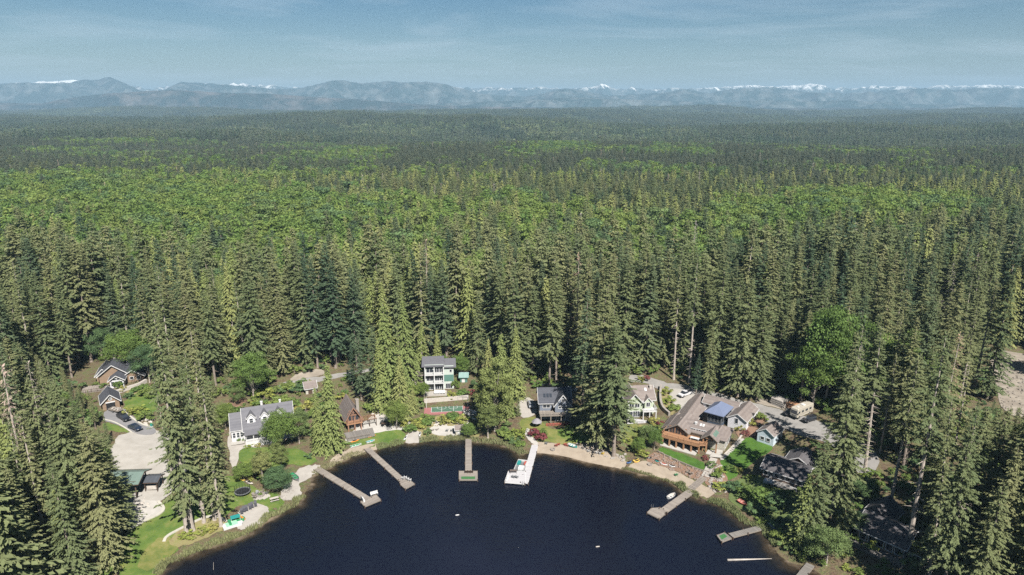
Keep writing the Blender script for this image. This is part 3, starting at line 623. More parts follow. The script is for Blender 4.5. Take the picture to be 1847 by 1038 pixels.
# ------------------------------------------------------------------ hand placed trees (base pixel, top row)
L = tree_px
L('fir_low', 1078, 806, 520, 'tallest of the two big firs standing on the beach right of the grey house', 1.12, var=0)
L('fir', 1107, 824, 585, 'right hand fir of the pair on the sandy beach below the green house', 1.3, var=1)
L('fir_low', 1100, 800, 560, 'fir standing close behind the pair of beach firs', 1.3, var=2)
L('fir_shore', 337, 958, 590, 'leaning fir with bare lower trunk in the planted bed, left of its twin trunk', 1.0, var=0)
L('fir_shore', 347, 957, 545, 'tall thin fir with bare trunk rising from the planted bed on the left shore', 1.0)
L('fir_shore', 368, 943, 640, 'fir with slender bare trunk behind the planted bed', .9, var=1)
L('fir_shore', 387, 938, 590, 'fir with pale straight trunk at the right half of the planted bed', .9, var=2)
L('fir_shore', 399, 950, 650, 'fir whose trunk stands beside the green and white pedal boat', .85, var=2)
L('fir_thin', 322, 850, 570, 'thin fir with visible pale stem above the gravel yard', 1.0)
L('fir_shore', 312, 868, 650, 'fir overhanging the pale gravel yard', .75, var=3)
L('fir_low', 350, 830, 640, 'full bushy fir behind the gravel yard', .8)
L('fir_low', 390, 850, 680, 'full fir left of the white porch house drive', .9)
L('fir', 330, 790, 600, 'fir between the vehicles and the porch house', .8)
L('fir_low', 195, 1034, 760, 'big fir leaning over the lower left lawn', 1.1, var=0)
L('fir', 150, 1020, 690, 'tall fir left of the lower lawn', 1.0, var=1)
L('fir_low', 172, 965, 765, 'wide fir in front of the log shelter roof', 1.3, var=2)
L('fir_low', 155, 900, 735, 'wide fir just left of the log shelter', 1.2, var=0)
L('cedar', 60, 1010, 760, 'light green cedar at the lower left corner', 1.1)
L('cedar', 25, 985, 745, 'pale green cedar at the left edge', 1.0)
L('cedar', 130, 1050, 880, 'young cedar at the bottom left', 1.0)
L('fir', 143, 655, 418, 'fir with bare trunk left behind the dark roofed craftsman house', 1.0, var=1)
L('fir', 165, 653, 425, 'fir with reddish bare trunk behind the craftsman house', 1.0, var=2)
L('maple', 232, 672, 595, 'yellow green maple behind the craftsman house roof', 1.15, var=0)
L('maple_deep', 185, 650, 590, 'deep green leafy tree behind the craftsman house', 1.1)
L('maple_deep', 270, 690, 620, 'deep green tree right of the craftsman house', 1.0)
L('maple', 458, 722, 640, 'large bright maple behind the white porch house', 1.05, var=1)
L('maple_deep', 430, 730, 690, 'rounded tree left behind the white porch house', .9)
L('maple', 408, 775, 728, 'small bright tree beside the left wing of the porch house', .9)
L('maple', 505, 815, 742, 'round maple covering the right half of the porch house', 1.0, var=2)
L('willow', 505, 850, 795, 'lower leafy tree below the round maple', 1.0)
L('maple_deep', 540, 800, 735, 'dark green tree right of the porch house', .75)
L('willow', 475, 870, 810, 'loose pale tree above the gravel beach', 1.0)
L('maple_deep', 500, 885, 845, 'bushy tree beside the gravel beach', 1.5)
L('maple', 440, 868, 838, 'low leafy tree by the yellow canoe', 1.5)
L('cedar', 597, 812, 655, 'big rounded cedar between the porch house and the glass gabled cabin', 1.25, var=0)
L('cedar', 578, 815, 700, 'cedar pressed against the big rounded cedar', 1.0, var=1)
L('fir_dark', 652, 722, 600, 'dark blue green spruce behind the cabin', 1.15, var=0)
L('fir_dark', 678, 735, 590, 'second dark spruce right of the cabin chimney', 1.15, var=1)
L('fir_dark', 636, 700, 620, 'dark spruce behind the cabin roof', 1.0, var=2)
L('cedar', 705, 735, 550, 'tall slim light green cedar left of the three storey house', 1.19, var=0)
L('cedar', 735, 700, 540, 'tallest light green cedar behind the three storey house', 1.12, var=1)
L('cedar', 760, 680, 580, 'yellow green cedar directly behind the three storey roof', 1.12, var=2)
L('cedar', 722, 760, 640, 'cedar left of the sports court', 1.19, var=2)
L('cedar', 690, 740, 620, 'light cedar between the spruce and the slim cedar', 1.19, var=1)
L('cedar', 745, 745, 700, 'small round cedar at the left end of the sports court', 1.82)
L('cedar', 790, 660, 595, 'cedar right behind the three storey house', 1.12, var=0)
L('maple', 716, 775, 722, 'small bright tree beside the stone terrace', .9)
L('maple', 833, 682, 640, 'yellow green tree behind the teal shed', .9)
L('cedar', 905, 752, 600, 'slim yellow cedar right of the leafy clump', 1.12, var=0)
L('cedar', 930, 720, 590, 'light cedar next to the dark forest gap', 1.05, var=1)
L('cedar', 880, 700, 610, 'cedar left of the forest gap', 1.12, var=2)
L('willow', 893, 778, 650, 'large leafy tree right of the sports court', 1.0, var=1)
L('willow', 880, 790, 715, 'lower leafy tree by the shore right of the court', 1.0, var=0)
L('willow', 876, 742, 670, 'leafy tree at the right end of the sports court', .7)
L('maple', 845, 790, 765, 'low bright tree at the head of the straight pier', 1.3)
L('maple', 765, 720, 690, 'small leafy tree left of the terrace railing', .8)
L('fir_low', 935, 752, 712, 'small dark fir beside the gravel parking', .9)
L('fir', 990, 700, 500, 'fir behind the grey house cars', 1.0)
L('fir', 1003, 695, 480, 'fir right behind the grey house', 1.0)
L('fir_dark', 1050, 730, 520, 'dark fir right of the grey house', 1.0)
L('fir_dark', 1060, 770, 600, 'dark bushy fir between grey house and big firs', 1.0)
L('maple', 1150, 820, 790, 'bright bushy tree at the corner of the sandy beach', 1.0)
L('maple', 1180, 812, 775, 'lime green small tree beside the timber deck', .9)
L('maple_deep', 1165, 805, 768, 'rounded green tree between green house and beach', .85)
L('fir_dark', 1255, 712, 640, 'bushy fir beside the gravel turning area', 1.3)
L('fir_low', 1275, 710, 590, 'full fir behind the white pickup truck', 1.0)
L('fir_thin', 1243, 690, 460, 'thin fir with a long bare stem behind the road', .9, var=0)
L('fir_thin', 1215, 685, 480, 'slender fir with bare stem left of its taller neighbour', .9, var=1)
L('fir_low', 1330, 715, 500, 'full dark fir behind the road', 1.2)
L('fir_low', 1365, 720, 560, 'wide fir left of the lumber stacks', 1.2)
L('maple', 1487, 735, 545, 'tall bright green leafy tree at the right among dark firs', .75, var=0)
L('maple', 1465, 738, 620, 'leafy tree in front of the tall bright tree', .9)
L('maple_deep', 1540, 745, 640, 'green leafy tree right of the bright tall one', 1.0)
L('maple', 1620, 750, 608, 'bright leafy tree among firs at the right', 1.0)
L('fir_low', 1455, 990, 780, 'yellow green fir in front of the brown roofed house', .95, var=1)
L('cedar', 1440, 985, 850, 'pale cedar hanging over the water at the right bank', 1.3)
L('fir_low', 1500, 960, 640, 'tall fir right of the brown roofed house', 1.0)
L('fir_thin', 1500, 930, 590, 'fir with visible grey stem right of the brown roofed house', 1.1)
L('fir_thin', 1560, 850, 590, 'bare stemmed fir beside the road bend', 1.0)
L('fir_low', 1520, 860, 600, 'full fir left of the road bend', 1.0)
L('fir_thin', 1605, 915, 640, 'fir with thick grey trunk above the lower right house', 1.1)
L('fir_thin', 1636, 1000, 600, 'fir with leaning pale trunk beside the lower right house', 1.1)
L('fir_thin', 1690, 980, 660, 'thin fir with bright stem at the lower right', 1.0)
L('maple_deep', 1560, 905, 862, 'spreading leafy tree over the lower right house roof', 1.4)
L('maple_deep', 1545, 965, 925, 'low leafy tree beside the lower right house', 1.2)
L('maple_deep', 1490, 1020, 950, 'bushy tree at the bottom right bank', 1.3)
L('dead', 1693, 640, 478, 'grey dead tree with bare bleached branches on the right', 1.2)
L('dead', 1535, 770, 620, 'rusty dead topped conifer at the right', 1.0)

# ------------------------------------------------------------------ forest distribution
DEV_PX = [(-40,668),(60,700),(130,672),(150,652),(255,652),(275,690),(300,715),(350,735),(395,735),(412,700),(450,705),(500,684),(590,672),(700,658),(750,655),(830,660),(880,690),(940,700),(965,690),(1060,700),(1130,676),(1200,680),(1260,700),(1350,716),(1480,736),(1560,780),(1600,835),(1590,870),(1640,930),(1640,1000),(1600,1060),(1400,1120),(215,1160),(212,1038),(225,960),(196,905),(190,840),(196,800),(185,775),(170,735),(140,705),(100,720),(-40,690)]
DEV_PX = [p for p in DEV_PX if p[0] > 0 or False]
DEV = np.array(poly_px([p for p in DEV_PX if p[0] > 100])[:])
CLR = np.array(poly_px([(1762,655),(1780,622),(1850,625),(1960,640),(1990,800),(1850,765),(1800,752)]))
rng = np.random.default_rng(77)
def cand(y0, y1, sp, xm=0.82, pad=70):
    ys = np.arange(y0, y1, sp); out_ = []
    for y in ys:
        xw = xm * max(y, 60) + pad; xs = np.arange(-xw, xw, sp)
        out_.append(np.stack([xs + rng.uniform(-.45, .45, len(xs)) * sp, y + rng.uniform(-.45, .45, len(xs)) * sp], 1))
    return np.concatenate(out_)
def nfield(P, s, seed):
    return np.array([noise.noise(Vector((x * s, y * s, seed))) for x, y in P])
def fits(P, marg=3.0):
    ok = np.ones(len(P), bool); near = (P[:, 1] < 700)
    Q = P[near]; k = ~in_poly(Q, DEV) & ~in_poly(Q, CLR) & (lake_dist(Q) > marg)
    # keep the view clear: nothing within 45 m of the camera column
    k &= ~((np.abs(Q[:, 0]) < 60) & (Q[:, 1] < 100))
    for kx, ky in KEEP: k &= (Q[:, 0] - kx) ** 2 + (Q[:, 1] - ky) ** 2 > 4.0 ** 2
    ok[near] = k; return ok
def px_of(P, z):
    zc = P[:, 1] * cp - (z - HC) * sp_; yc = P[:, 1] * sp_ + (z - HC) * cp
    return CX + F * P[:, 0] / zc, CY - F * yc / zc
A1 = cand(30, 420, 6.6); A2 = cand(420, 1500, 5.9); PA = np.concatenate([A1, A2]); PA = PA[fits(PA)]; thin = (PA[:, 0] > 75) & (PA[:, 1] < 232) & (rng.random(len(PA)) < .36); PA = PA[~thin]
zA = ground_z(PA); cxp, cyp = px_of(PA, zA + 33)
n_a = nfield(PA, .0062, 3.0) + .5 * nfield(PA, .03, 9.0); n_b = nfield(PA, .012, 17.0) + .4 * nfield(PA, .05, 21.0)
dist = PA[:, 1]
# share of leafy trees over the wood
g = lambda x, c, w_: np.exp(-((x - c) / w_) ** 2)
leafy = 0.07 + .70 * g(dist, 430, 200) * sstep(850, 200, cxp) + .30 * g(dist, 450, 260) * (n_b > .3) + .26 * g(dist, 430, 170) * g(cxp, 850, 380) + .25 * g(dist, 400, 90) * sstep(1550, 1750, cxp) + .14 * g(dist, 480, 220) * sstep(900, 1300, cxp)
leafy = leafy * sstep(240, 300, dist) + .25 * sstep(800, 1100, dist) * (n_a > .25)
r1 = rng.random(len(PA))
leftlow = (PA[:, 1] < 215) & (PA[:, 0] < -60); isleaf = (r1 * .75 + .06 + n_a * -.85) < leafy; isleaf &= (dist > 265) & ((cxp < 1080) | (n_a > .12))
ced = ~isleaf & ((rng.random(len(PA)) - n_b * .5) < (.12 + .25 * g(dist, 400, 160) * sstep(1250, 900, cxp)))
ced &= dist > 235
hs = rng.uniform(.8, 1.12, len(PA))
names = np.empty(len(PA), object); hh = np.zeros(len(PA))
for i in range(len(PA)):
    if isleaf[i]:
        names[i] = 'maple' if rng.random() < .62 else ('maple_deep' if rng.random() < .5 else 'alder'); hh[i] = rng.uniform(17, 27)
        if dist[i] > 700: names[i] = 'maple_deep' if rng.random() < .6 else 'maple'
    elif ced[i]: names[i] = 'cedar' if dist[i] < 650 else 'fir_far'; hh[i] = rng.uniform(26, 38) * (1 if dist[i] < 300 else .8)
    else:
        q = rng.random(); right = cxp[i] > 1380
        names[i] = 'fir_dark' if q < (.30 if right else .25) * (dist[i] > 235) + .06 else ('fir_low' if q < .55 else ('fir_shore' if q < .68 and dist[i] < 420 else ('fir_thin' if q > .93 else 'fir')))
        if n_b[i] > .45 and q > .7: names[i] = 'fir_dark'
        hh[i] = rng.uniform(31, 46) * (1.0 if dist[i] < 280 else np.interp(dist[i], [280, 420], [.82, .62]) * rng.uniform(.75, 1.15))
        if dist[i] > 520 and rng.random() < (dist[i] - 520) / 260: names[i] = 'fir_far'
        if rng.random() < .014: names[i] = 'dead'
    if dist[i] < 235 and dist[i] > 140 and abs(PA[i, 0]) > 90: hh[i] *= .92
    if PA[i, 1] < 200: hh[i] = min(hh[i], 38 + 6 * rng.random())
    if leftlow[i] and cxp[i] > 20:
        # seen from the lake the yard and house behind these trees stay in view
        lim = height_to(Vector((PA[i, 0], PA[i, 1], zA[i])), np.interp(cxp[i], [20, 90, 150, 260], [600, 690, 770, 800])); hh[i] = max(min(hh[i], lim), 9)
for i in range(len(PA)):
    bx_i, by_i = project(PA[i, 0], PA[i, 1], zA[i])
    if bx_i > 1695 and 738 < by_i < 1900 and PA[i, 1] > 60:
        hh[i] = max(7, min(hh[i], height_to(Vector((PA[i, 0], PA[i, 1], zA[i])), 735)))
# nearest trees in the frame are single objects
bx, by = px_of(PA, zA); tx, ty = px_of(PA, zA + hh)
inview = (tx > -25) & (tx < 1872) & (ty < 1038) & (PA[:, 1] > 60) & (ty > 0)
order = np.argsort(PA[:, 1]); quota = {'fir': 225, 'spruce': 110, 'cedar': 70, 'maple': 110, 'dead': 12, 'alder': 40}
GRPL = {
 'fir': ('fir_tree', 'tall olive green fir in the dense forest', 'firs in the forest around the lake'),
 'spruce': ('spruce_tree', 'dark green conifer in the dense forest', 'dark conifers in the forest'),
 'cedar': ('cedar_tree', 'light yellow green cedar in the dense forest', 'cedars in the forest'),
 'maple': ('maple_tree', 'bright leafy tree among the forest conifers', 'leafy trees among the conifers'),
 'alder': ('alder_tree', 'slim leafy tree among the forest conifers', 'slim leafy trees in the forest'),
 'dead': ('dead_tree', 'bare grey dead conifer in the dense forest', 'dead conifers in the forest')}
single = np.zeros(len(PA), bool)
for i in order:
    if not inview[i]: continue
    k = names[i]; fam = 'spruce' if k == 'fir_far' else 'fir' if k in ('fir', 'fir_low', 'fir_thin', 'fir_shore') else ('spruce' if k == 'fir_dark' else ('maple' if k.startswith('maple') else k))
    if quota[fam] <= 0: continue
    if k == 'fir_far': continue
    quota[fam] -= 1; single[i] = True
    nm, lb, gr = GRPL[fam]; lb = {'fir_low': lb.replace('tall olive green fir', 'full low branched fir'), 'fir_thin': lb.replace('tall olive green fir', 'thin sparse fir with visible stem'), 'maple_deep': lb.replace('bright leafy', 'deep green leafy')}.get(k, lb); gr = {'fir_low': 'full ' + gr, 'fir_thin': 'thin ' + gr, 'maple_deep': 'deep green ' + gr}.get(k, gr)
    side = 'left of the lake' if cxp[i] < 420 and dist[i] < 235 else ('right of the lake' if cxp[i] > 1420 and dist[i] < 235 else 'behind the lakeside houses')
    lb2 = lb.replace('in the dense forest', 'in the dense forest ' + side).replace('among the forest conifers', 'among the forest conifers ' + side)
    place_ = next(t_ for lim_, t_ in ((215, 'craftsman house'), (400, 'asphalt driveway'), (560, 'white porch house'), (700, 'log cabin'), (860, 'three storey house'), (1010, 'grey gabled house'), (1200, 'soft green house'), (1390, 'timber deck house'), (1540, 'motorhome'), (9999, 'bare clearing')) if cxp[i] < lim_)
    lb2 = lb.replace(' in the dense forest', '').replace(' among the forest conifers', '') + (' deep in the forest beyond the ' if dist[i] > 262 else (' in the front forest row behind the ' if side.startswith('behind') else ' in the %s bank forest towards the ' % side.split()[0])) + place_
    place_tree(k, nm, lb2, 'tree', Vector((PA[i, 0], PA[i, 1], zA[i] - .2)), hh[i], rng.uniform(.85, 1.25), gr + ' ' + side)

# the rest of the wood: one object, points that carry a tree each
SRC = bpy.data.collections.new('tree_sources')
src_names = []
def add_src(key, V, Fc, mats, tint, midx):
    nm = 'src_%03d' % len(src_names); src_names.append(key)
    o_ = bpy.data.objects.new(nm, np_mesh(nm, V, Fc, mats, tint=tint, midx=midx)); SRC.objects.link(o_)
def combine(cv, cf, ct, tv, tf):
    n = len(cv); Fc = [tuple(f) for f in cf] + [tuple(n + i for i in f) for f in tf]
    return np.concatenate([cv, tv]), Fc, list(ct) + [.5] * len(tf), [0] * len(cf) + [1] * len(tf)
NATH = {}
def src_conifer(key, m, bark, seeds, **kw):
    for s in seeds:
        H = kw.get('H', 42); rg = np.random.default_rng(s)
        V, Fc, T = conifer_vf(s, **kw); tv, tf = trunk_vf(H, H * .0105, 5, rng=rg)
        add_src(key, *[x for x in (lambda c: (c[0], c[1], [m, bark], c[2], c[3]))(combine(V, Fc, T, tv, tf))]); NATH[key] = H
def src_broad(key, m, bark, seeds, **kw):
    for s in seeds:
        H = kw.get('H', 18); rg = np.random.default_rng(s)
        V, Fc, T, C = broad_vf(s, **kw); tv, tf = trunk_vf(H * .7, H * .016, 5, rng=rg)
        c = combine(V, Fc, T, tv, tf); add_src(key, c[0], c[1], [m, bark], c[2], c[3]); NATH[key] = H
mid = dict(ns=11, lev=.75, wid=.5, power=.58)
src_conifer('fir', M_FIR, M_BARK, (101, 102, 103), H=42, Rm=5.4, z0=.28, size=1.7, **mid)
src_conifer('fir_low', M_FIR, M_BARK, (104, 105), H=40, Rm=5.6, z0=.10, size=1.7, **mid)
src_conifer('fir_thin', M_FIR, M_BARKL, (106,), H=42, Rm=3.6, z0=.45, size=1.5, ragged=.4, **mid)
src_conifer('fir_shore', M_FIR, M_BARKL, (140,), H=42, Rm=3.6, z0=.14, size=1.5, ragged=.5, **mid)
src_conifer('fir_dark', M_FIRD, M_BARK, (107, 108, 109), H=38, Rm=4.6, z0=.18, size=1.6, droop=.25, **mid)
src_conifer('fir_far', M_FARD, M_BARK, (130, 131, 132), H=38, Rm=4.8, z0=.15, size=1.6, droop=.25, **mid)
src_conifer('cedar', M_CEDAR, M_BARKL, (110, 111), H=30, Rm=4.4, z0=.05, size=1.5, droop=.55, hang=.9, upt=.1, ragged=.15, ns=12, lev=.65, wid=.5)
src_conifer('dead', M_DEAD, M_BARKL, (112,), H=32, Rm=2.8, z0=.3, lev=1.2, nb=(3, 4), ns=6, size=1.4, wid=.1, ragged=.5)
src_broad('maple', M_BROAD, M_BARKL, (113, 114, 115), H=18, Rm=6.2, z0=.18, nclump=46, nleaf=70, leaf=.8, lobes=.5)
src_broad('maple_deep', M_BROADD, M_BARKL, (116, 117), H=18, Rm=6.0, z0=.15, nclump=46, nleaf=70, leaf=.8, lobes=.5)
src_broad('alder', M_BROAD, M_BARKL, (118,), H=24, Rm=4.2, z0=.25, nclump=34, nleaf=50, leaf=.95)
src_broad('shrub', M_BROAD, M_BARKL, (119, 120), H=3, Rm=2.0, z0=0, nclump=12, nleaf=40, leaf=.5)
src_broad('shrub_deep', M_BROADD, M_BARKL, (121, 122), H=3, Rm=2.0, z0=0, nclump=12, nleaf=40, leaf=.5)
src_broad('shrub_yellow', M_YEL, M_BARKL, (123,), H=3, Rm=2.0, z0=0, nclump=12, nleaf=40, leaf=.5)
# far tiles: 80 m squares of small trees
for tkey, pal, ns_ in (('tile_dark', (M_FARD, M_FIRD), 5), ('tile_mix', (M_FARD, M_FIRD, M_FARB), 3)):
    for s in range(ns_):
        rg = np.random.default_rng(500 + s + 50 * len(pal)); Vs = []; Fs = []; Ts = []; Ms = []; off = 0
        for ix in range(11):
            for iy in range(11):
                x = (ix - 5 + rg.uniform(-.5, .5)) * 7.4; y = (iy - 5 + rg.uniform(-.5, .5)) * 7.4
                leaf_ = len(pal) == 3 and rg.random() < .45 + .4 * (noise.noise(Vector((x * .03, y * .03, s))) > 0)
                if leaf_:
                    V, Fc, T, C = broad_vf(int(rg.integers(1, 999)), H=rg.uniform(20, 30), Rm=4.6, z0=.3, nclump=9, nleaf=7, leaf=3.0); mi = 2
                else:
                    V, Fc, T = conifer_vf(int(rg.integers(1, 999)), H=rg.uniform(22, 42), Rm=rg.uniform(3.2, 4.8), z0=.3, lev=2.6, nb=(3, 5), ns=3, size=3.3, wid=.6); mi = 0 if rg.random() < .7 else 1
                Vs.append(V + np.array([x, y, 0])); Fs.append(Fc + off); Ts.append(np.clip(T + rg.uniform(-.3, .3), 0, 1)); Ms += [mi] * len(Fc); off += len(V)
        add_src(tkey, np.concatenate(Vs), np.concatenate(Fs), list(pal), np.concatenate(Ts), Ms); NATH[tkey] = 40
def scatter_group():
    g_ = bpy.data.node_groups.new('wood_points', 'GeometryNodeTree')
    g_.interface.new_socket('Geometry', in_out='INPUT', socket_type='NodeSocketGeometry'); g_.interface.new_socket('Geometry', in_out='OUTPUT', socket_type='NodeSocketGeometry')
    N = g_.nodes; K = g_.links; gi = N.new('NodeGroupInput'); go = N.new('NodeGroupOutput'); ip = N.new('GeometryNodeInstanceOnPoints'); ci = N.new('GeometryNodeCollectionInfo')
    ci.inputs['Collection'].default_value = SRC; ci.inputs['Separate Children'].default_value = True; ci.inputs['Reset Children'].default_value = True
    ip.inputs['Pick Instance'].default_value = True
    def na(nm, ty):
        n_ = N.new('GeometryNodeInputNamedAttribute'); n_.data_type = ty; n_.inputs['Name'].default_value = nm; return n_.outputs[0]
    er = N.new('FunctionNodeEulerToRotation'); K.new(na('rot', 'FLOAT_VECTOR'), er.inputs[0])
    K.new(gi.outputs[0], ip.inputs['Points']); K.new(ci.outputs[0], ip.inputs['Instance']); K.new(na('sp', 'INT'), ip.inputs['Instance Index'])
    K.new(er.outputs[0], ip.inputs['Rotation']); K.new(na('sc', 'FLOAT_VECTOR'), ip.inputs['Scale']); K.new(ip.outputs[0], go.inputs[0])
    return g_
GN = scatter_group()
keyidx = {}
for i, k in enumerate(src_names): keyidx.setdefault(k, []).append(i)
def scatter(name, label, P3, keys, heights, wide):
    me = bpy.data.meshes.new(name); me.from_pydata([tuple(p) for p in P3], [], [])
    sp = np.array([keyidx[k][rng.integers(len(keyidx[k]))] for k in keys], np.int32)
    s = np.array([h / NATH[k] for h, k in zip(heights, keys)]); sc = np.stack([s * wide, s * wide, s], 1).astype(np.float32)
    rot = np.zeros((len(P3), 3), np.float32); rot[:, 2] = rng.uniform(0, 6.28, len(P3)); rot[:, :2] = rng.normal(0, .03, (len(P3), 2))
    tile = np.array([k.startswith('tile') for k in keys]); rot[tile, :2] = 0; rot[tile, 2] = np.round(rot[tile, 2] / (math.pi / 2)) * (math.pi / 2)
    a = me.attributes.new('sp', 'INT', 'POINT'); a.data.foreach_set('value', sp)
    a = me.attributes.new('sc', 'FLOAT_VECTOR', 'POINT'); a.data.foreach_set('vector', sc.ravel())
    a = me.attributes.new('rot', 'FLOAT_VECTOR', 'POINT'); a.data.foreach_set('vector', rot.ravel())
    o_ = bpy.data.objects.new(name, me); link(o_); md = o_.modifiers.new('wood', 'NODES'); md.node_group = GN
    return tag(o_, label, kind='stuff')
rest = ~single
scatter('forest', 'dense mixed forest of firs and leafy trees reaching back from the lake', np.column_stack([PA[rest], zA[rest] - .3]), names[rest], hh[rest], rng.uniform(1.0, 1.45, rest.sum()))
PF = cand(1500, 6500, 78, .84, 150); dF = np.hypot(PF[:, 0], PF[:, 1]); PF = PF[(PF[:, 1] < 6500)]
nF = nfield(PF, .0016, 5.0) + .5 * nfield(PF, .005, 8.0)
kF = np.where(nF > .12, 'tile_mix', 'tile_dark')
scatter('forest', 'distant dark forest fading to blue at the horizon', np.column_stack([PF, ground_z(PF) - 1]), kF, np.full(len(PF), 40) * rng.uniform(.85, 1.15, len(PF)), rng.uniform(.97, 1.05, len(PF)))
# undergrowth at the feet of the near trees
PU = cand(60, 330, 5.0); ddv = in_poly(PU, DEV); lk = lake_dist(PU)
PU = PU[~ddv & ~in_poly(PU, CLR) & (lk > 2.5) & ~((np.abs(PU[:, 0]) < 60) & (PU[:, 1] < 100))]
kU = np.array([('shrub_deep', 'shrub', 'shrub_deep', 'shrub')[i] for i in rng.integers(0, 4, len(PU))], object)
scatter('undergrowth', 'low green bushes and ferns under the forest trees', np.column_stack([PU, ground_z(PU) - .1]), kU, rng.uniform(1.2, 4.0, len(PU)), rng.uniform(.9, 1.5, len(PU)))
print('single', single.sum(), 'rest', rest.sum(), 'far', len(PF), 'under', len(PU), quota)
# ------------------------------------------------------------------ building helpers
W_WHITE = mat_lines('white_lap_siding', (0.486, 0.486, 0.516), (0.428, 0.428, 0.456), .22, 'z', .6, .3)
W_TAN = mat_lines('tan_shingle_wall', (0.203, 0.148, 0.101), (0.156, 0.109, 0.078), .25, 'z', .8, .6)
W_CREAM = mat_lines('cream_wall', (0.343, 0.328, 0.281), (0.296, 0.281, 0.242), .25, 'z', .8, .4)
W_SAGE = mat_lines('pale_sage_siding', (0.358, 0.400, 0.369), (0.305, 0.347, 0.316), .22, 'z', .7, .4)
W_TEAL = mat_lines('teal_siding', (0.078, 0.156, 0.133), (0.055, 0.125, 0.101), .22, 'z', .7, .4)
W_GREY = mat_lines('blue_grey_siding', (0.133, 0.148, 0.179), (0.101, 0.117, 0.148), .22, 'z', .7, .4)
W_GREEN = mat_lines('soft_green_siding', (0.316, 0.358, 0.274), (0.263, 0.305, 0.232), .22, 'z', .7, .4)
W_LOG = mat_lines('red_brown_logs', (0.250, 0.140, 0.094), (0.172, 0.094, 0.062), .3, 'z', .7, .5)
W_SHADEBLUE = mat_lines('shade_blue_white_siding', (0.421, 0.485, 0.527), (0.358, 0.421, 0.474), .22, 'z', .7, .4)  # white shed siding with the blue of its shaded gable put into the colour
W_DARKBLUE = mat_lines('dark_blue_siding', (0.055, 0.070, 0.101), (0.039, 0.055, 0.078), .22, 'z', .7, .4)
W_BROWN = mat_lines('brown_siding', (0.117, 0.070, 0.055), (0.086, 0.055, 0.039), .22, 'z', .8, .5)
R_DARK = mat_lines('charcoal_shingles', (0.066, 0.070, 0.082), (0.043, 0.045, 0.055), .3, 'z', .9, .6, .3)
R_GREY = mat_lines('grey_shingles', (0.117, 0.117, 0.129), (0.086, 0.086, 0.098), .3, 'z', .9, .6, .3)
R_PINK = mat_lines('weathered_tan_shingles', (0.185, 0.160, 0.148), (0.125, 0.105, 0.098), .3, 'z', .9, .6, .4)
R_SLATE = mat_lines('slate_blue_metal', (0.117, 0.140, 0.211), (0.094, 0.117, 0.179), .5, 'x', .45, .4, .15)
R_GREEN = mat_lines('green_metal_roof', (0.109, 0.148, 0.133), (0.086, 0.125, 0.109), .5, 'x', .5, .4, .15)
R_BROWN = mat_lines('mossy_dark_shingles', (0.094, 0.090, 0.094), (0.062, 0.058, 0.062), .3, 'z', .9, .6, .4)
M_WHITE = mat('white_paint', (0.446, 0.446, 0.446), (0.396, 0.396, 0.396), 2, .5)
M_WHITEP = mat('glossy_white_plastic', (0.432, 0.432, 0.432), (0.389, 0.389, 0.389), 2, .3, spec=.5)
M_GLASS = mat('dark_window_glass', (0.030, 0.035, 0.045), (0.020, 0.024, 0.030), 1, .08, spec=.6)
M_DECK = mat_lines('orange_cedar_boards', (0.281, 0.156, 0.086), (0.211, 0.117, 0.066), .15, 'y', .7, .7)
M_CEDARW = mat('cedar_posts', (0.281, 0.156, 0.086), (0.203, 0.109, 0.062), 2, .7)
M_PIER = mat_lines('weathered_pier_boards', (0.234, 0.207, 0.179), (0.156, 0.136, 0.121), .3, 'x', .85, .8, .3)
M_PIERG = mat_lines('grey_pier_boards', (0.172, 0.160, 0.148), (0.117, 0.109, 0.101), .3, 'x', .85, .8, .35)
M_PIERW = mat_lines('white_composite_boards', (0.360, 0.353, 0.360), (0.302, 0.295, 0.310), .3, 'x', .6, .7, .15)
M_WOOD = mat('grey_wood', (0.195, 0.172, 0.148), (0.125, 0.109, 0.094), 3, .85)
M_DWOOD = mat('dark_wood', (0.070, 0.047, 0.035), (0.047, 0.031, 0.023), 3, .8)
M_TURF = mat('green_turf', (0.039, 0.125, 0.039), (0.027, 0.086, 0.031), 3, .95)
M_BLACK = mat('black_plastic', (0.020, 0.020, 0.022), (0.014, 0.014, 0.016), 2, .5)
M_RUBBER = mat('tyre_rubber', (0.020, 0.020, 0.020), None, 2, .9)
M_RED = mat('faded_red_paint', (0.312, 0.078, 0.062), (0.234, 0.062, 0.047), 2, .6)
M_TEALP = mat('teal_plastic', (0.023, 0.195, 0.187), (0.016, 0.156, 0.148), 2, .4)
M_GREENP = mat('green_plastic', (0.031, 0.195, 0.086), (0.023, 0.148, 0.062), 2, .4)
M_YELP = mat('yellow_plastic', (0.429, 0.312, 0.062), (0.351, 0.250, 0.047), 2, .4)
M_ORP = mat('orange_plastic', (0.429, 0.172, 0.031), (0.351, 0.140, 0.023), 2, .4)
M_BLUEP = mat('blue_plastic', (0.047, 0.094, 0.218), (0.039, 0.078, 0.172), 2, .4)
M_STONE = mat('grey_stone', (0.265, 0.242, 0.218), (0.156, 0.140, 0.129), 1.5, .9, .5)
M_STONEL = mat('pale_stone', (0.390, 0.359, 0.328), (0.257, 0.234, 0.211), 1.5, .9, .5)
M_METAL = mat('galvanised_metal', (0.273, 0.281, 0.289), (0.218, 0.226, 0.234), 3, .4, metal=.6)

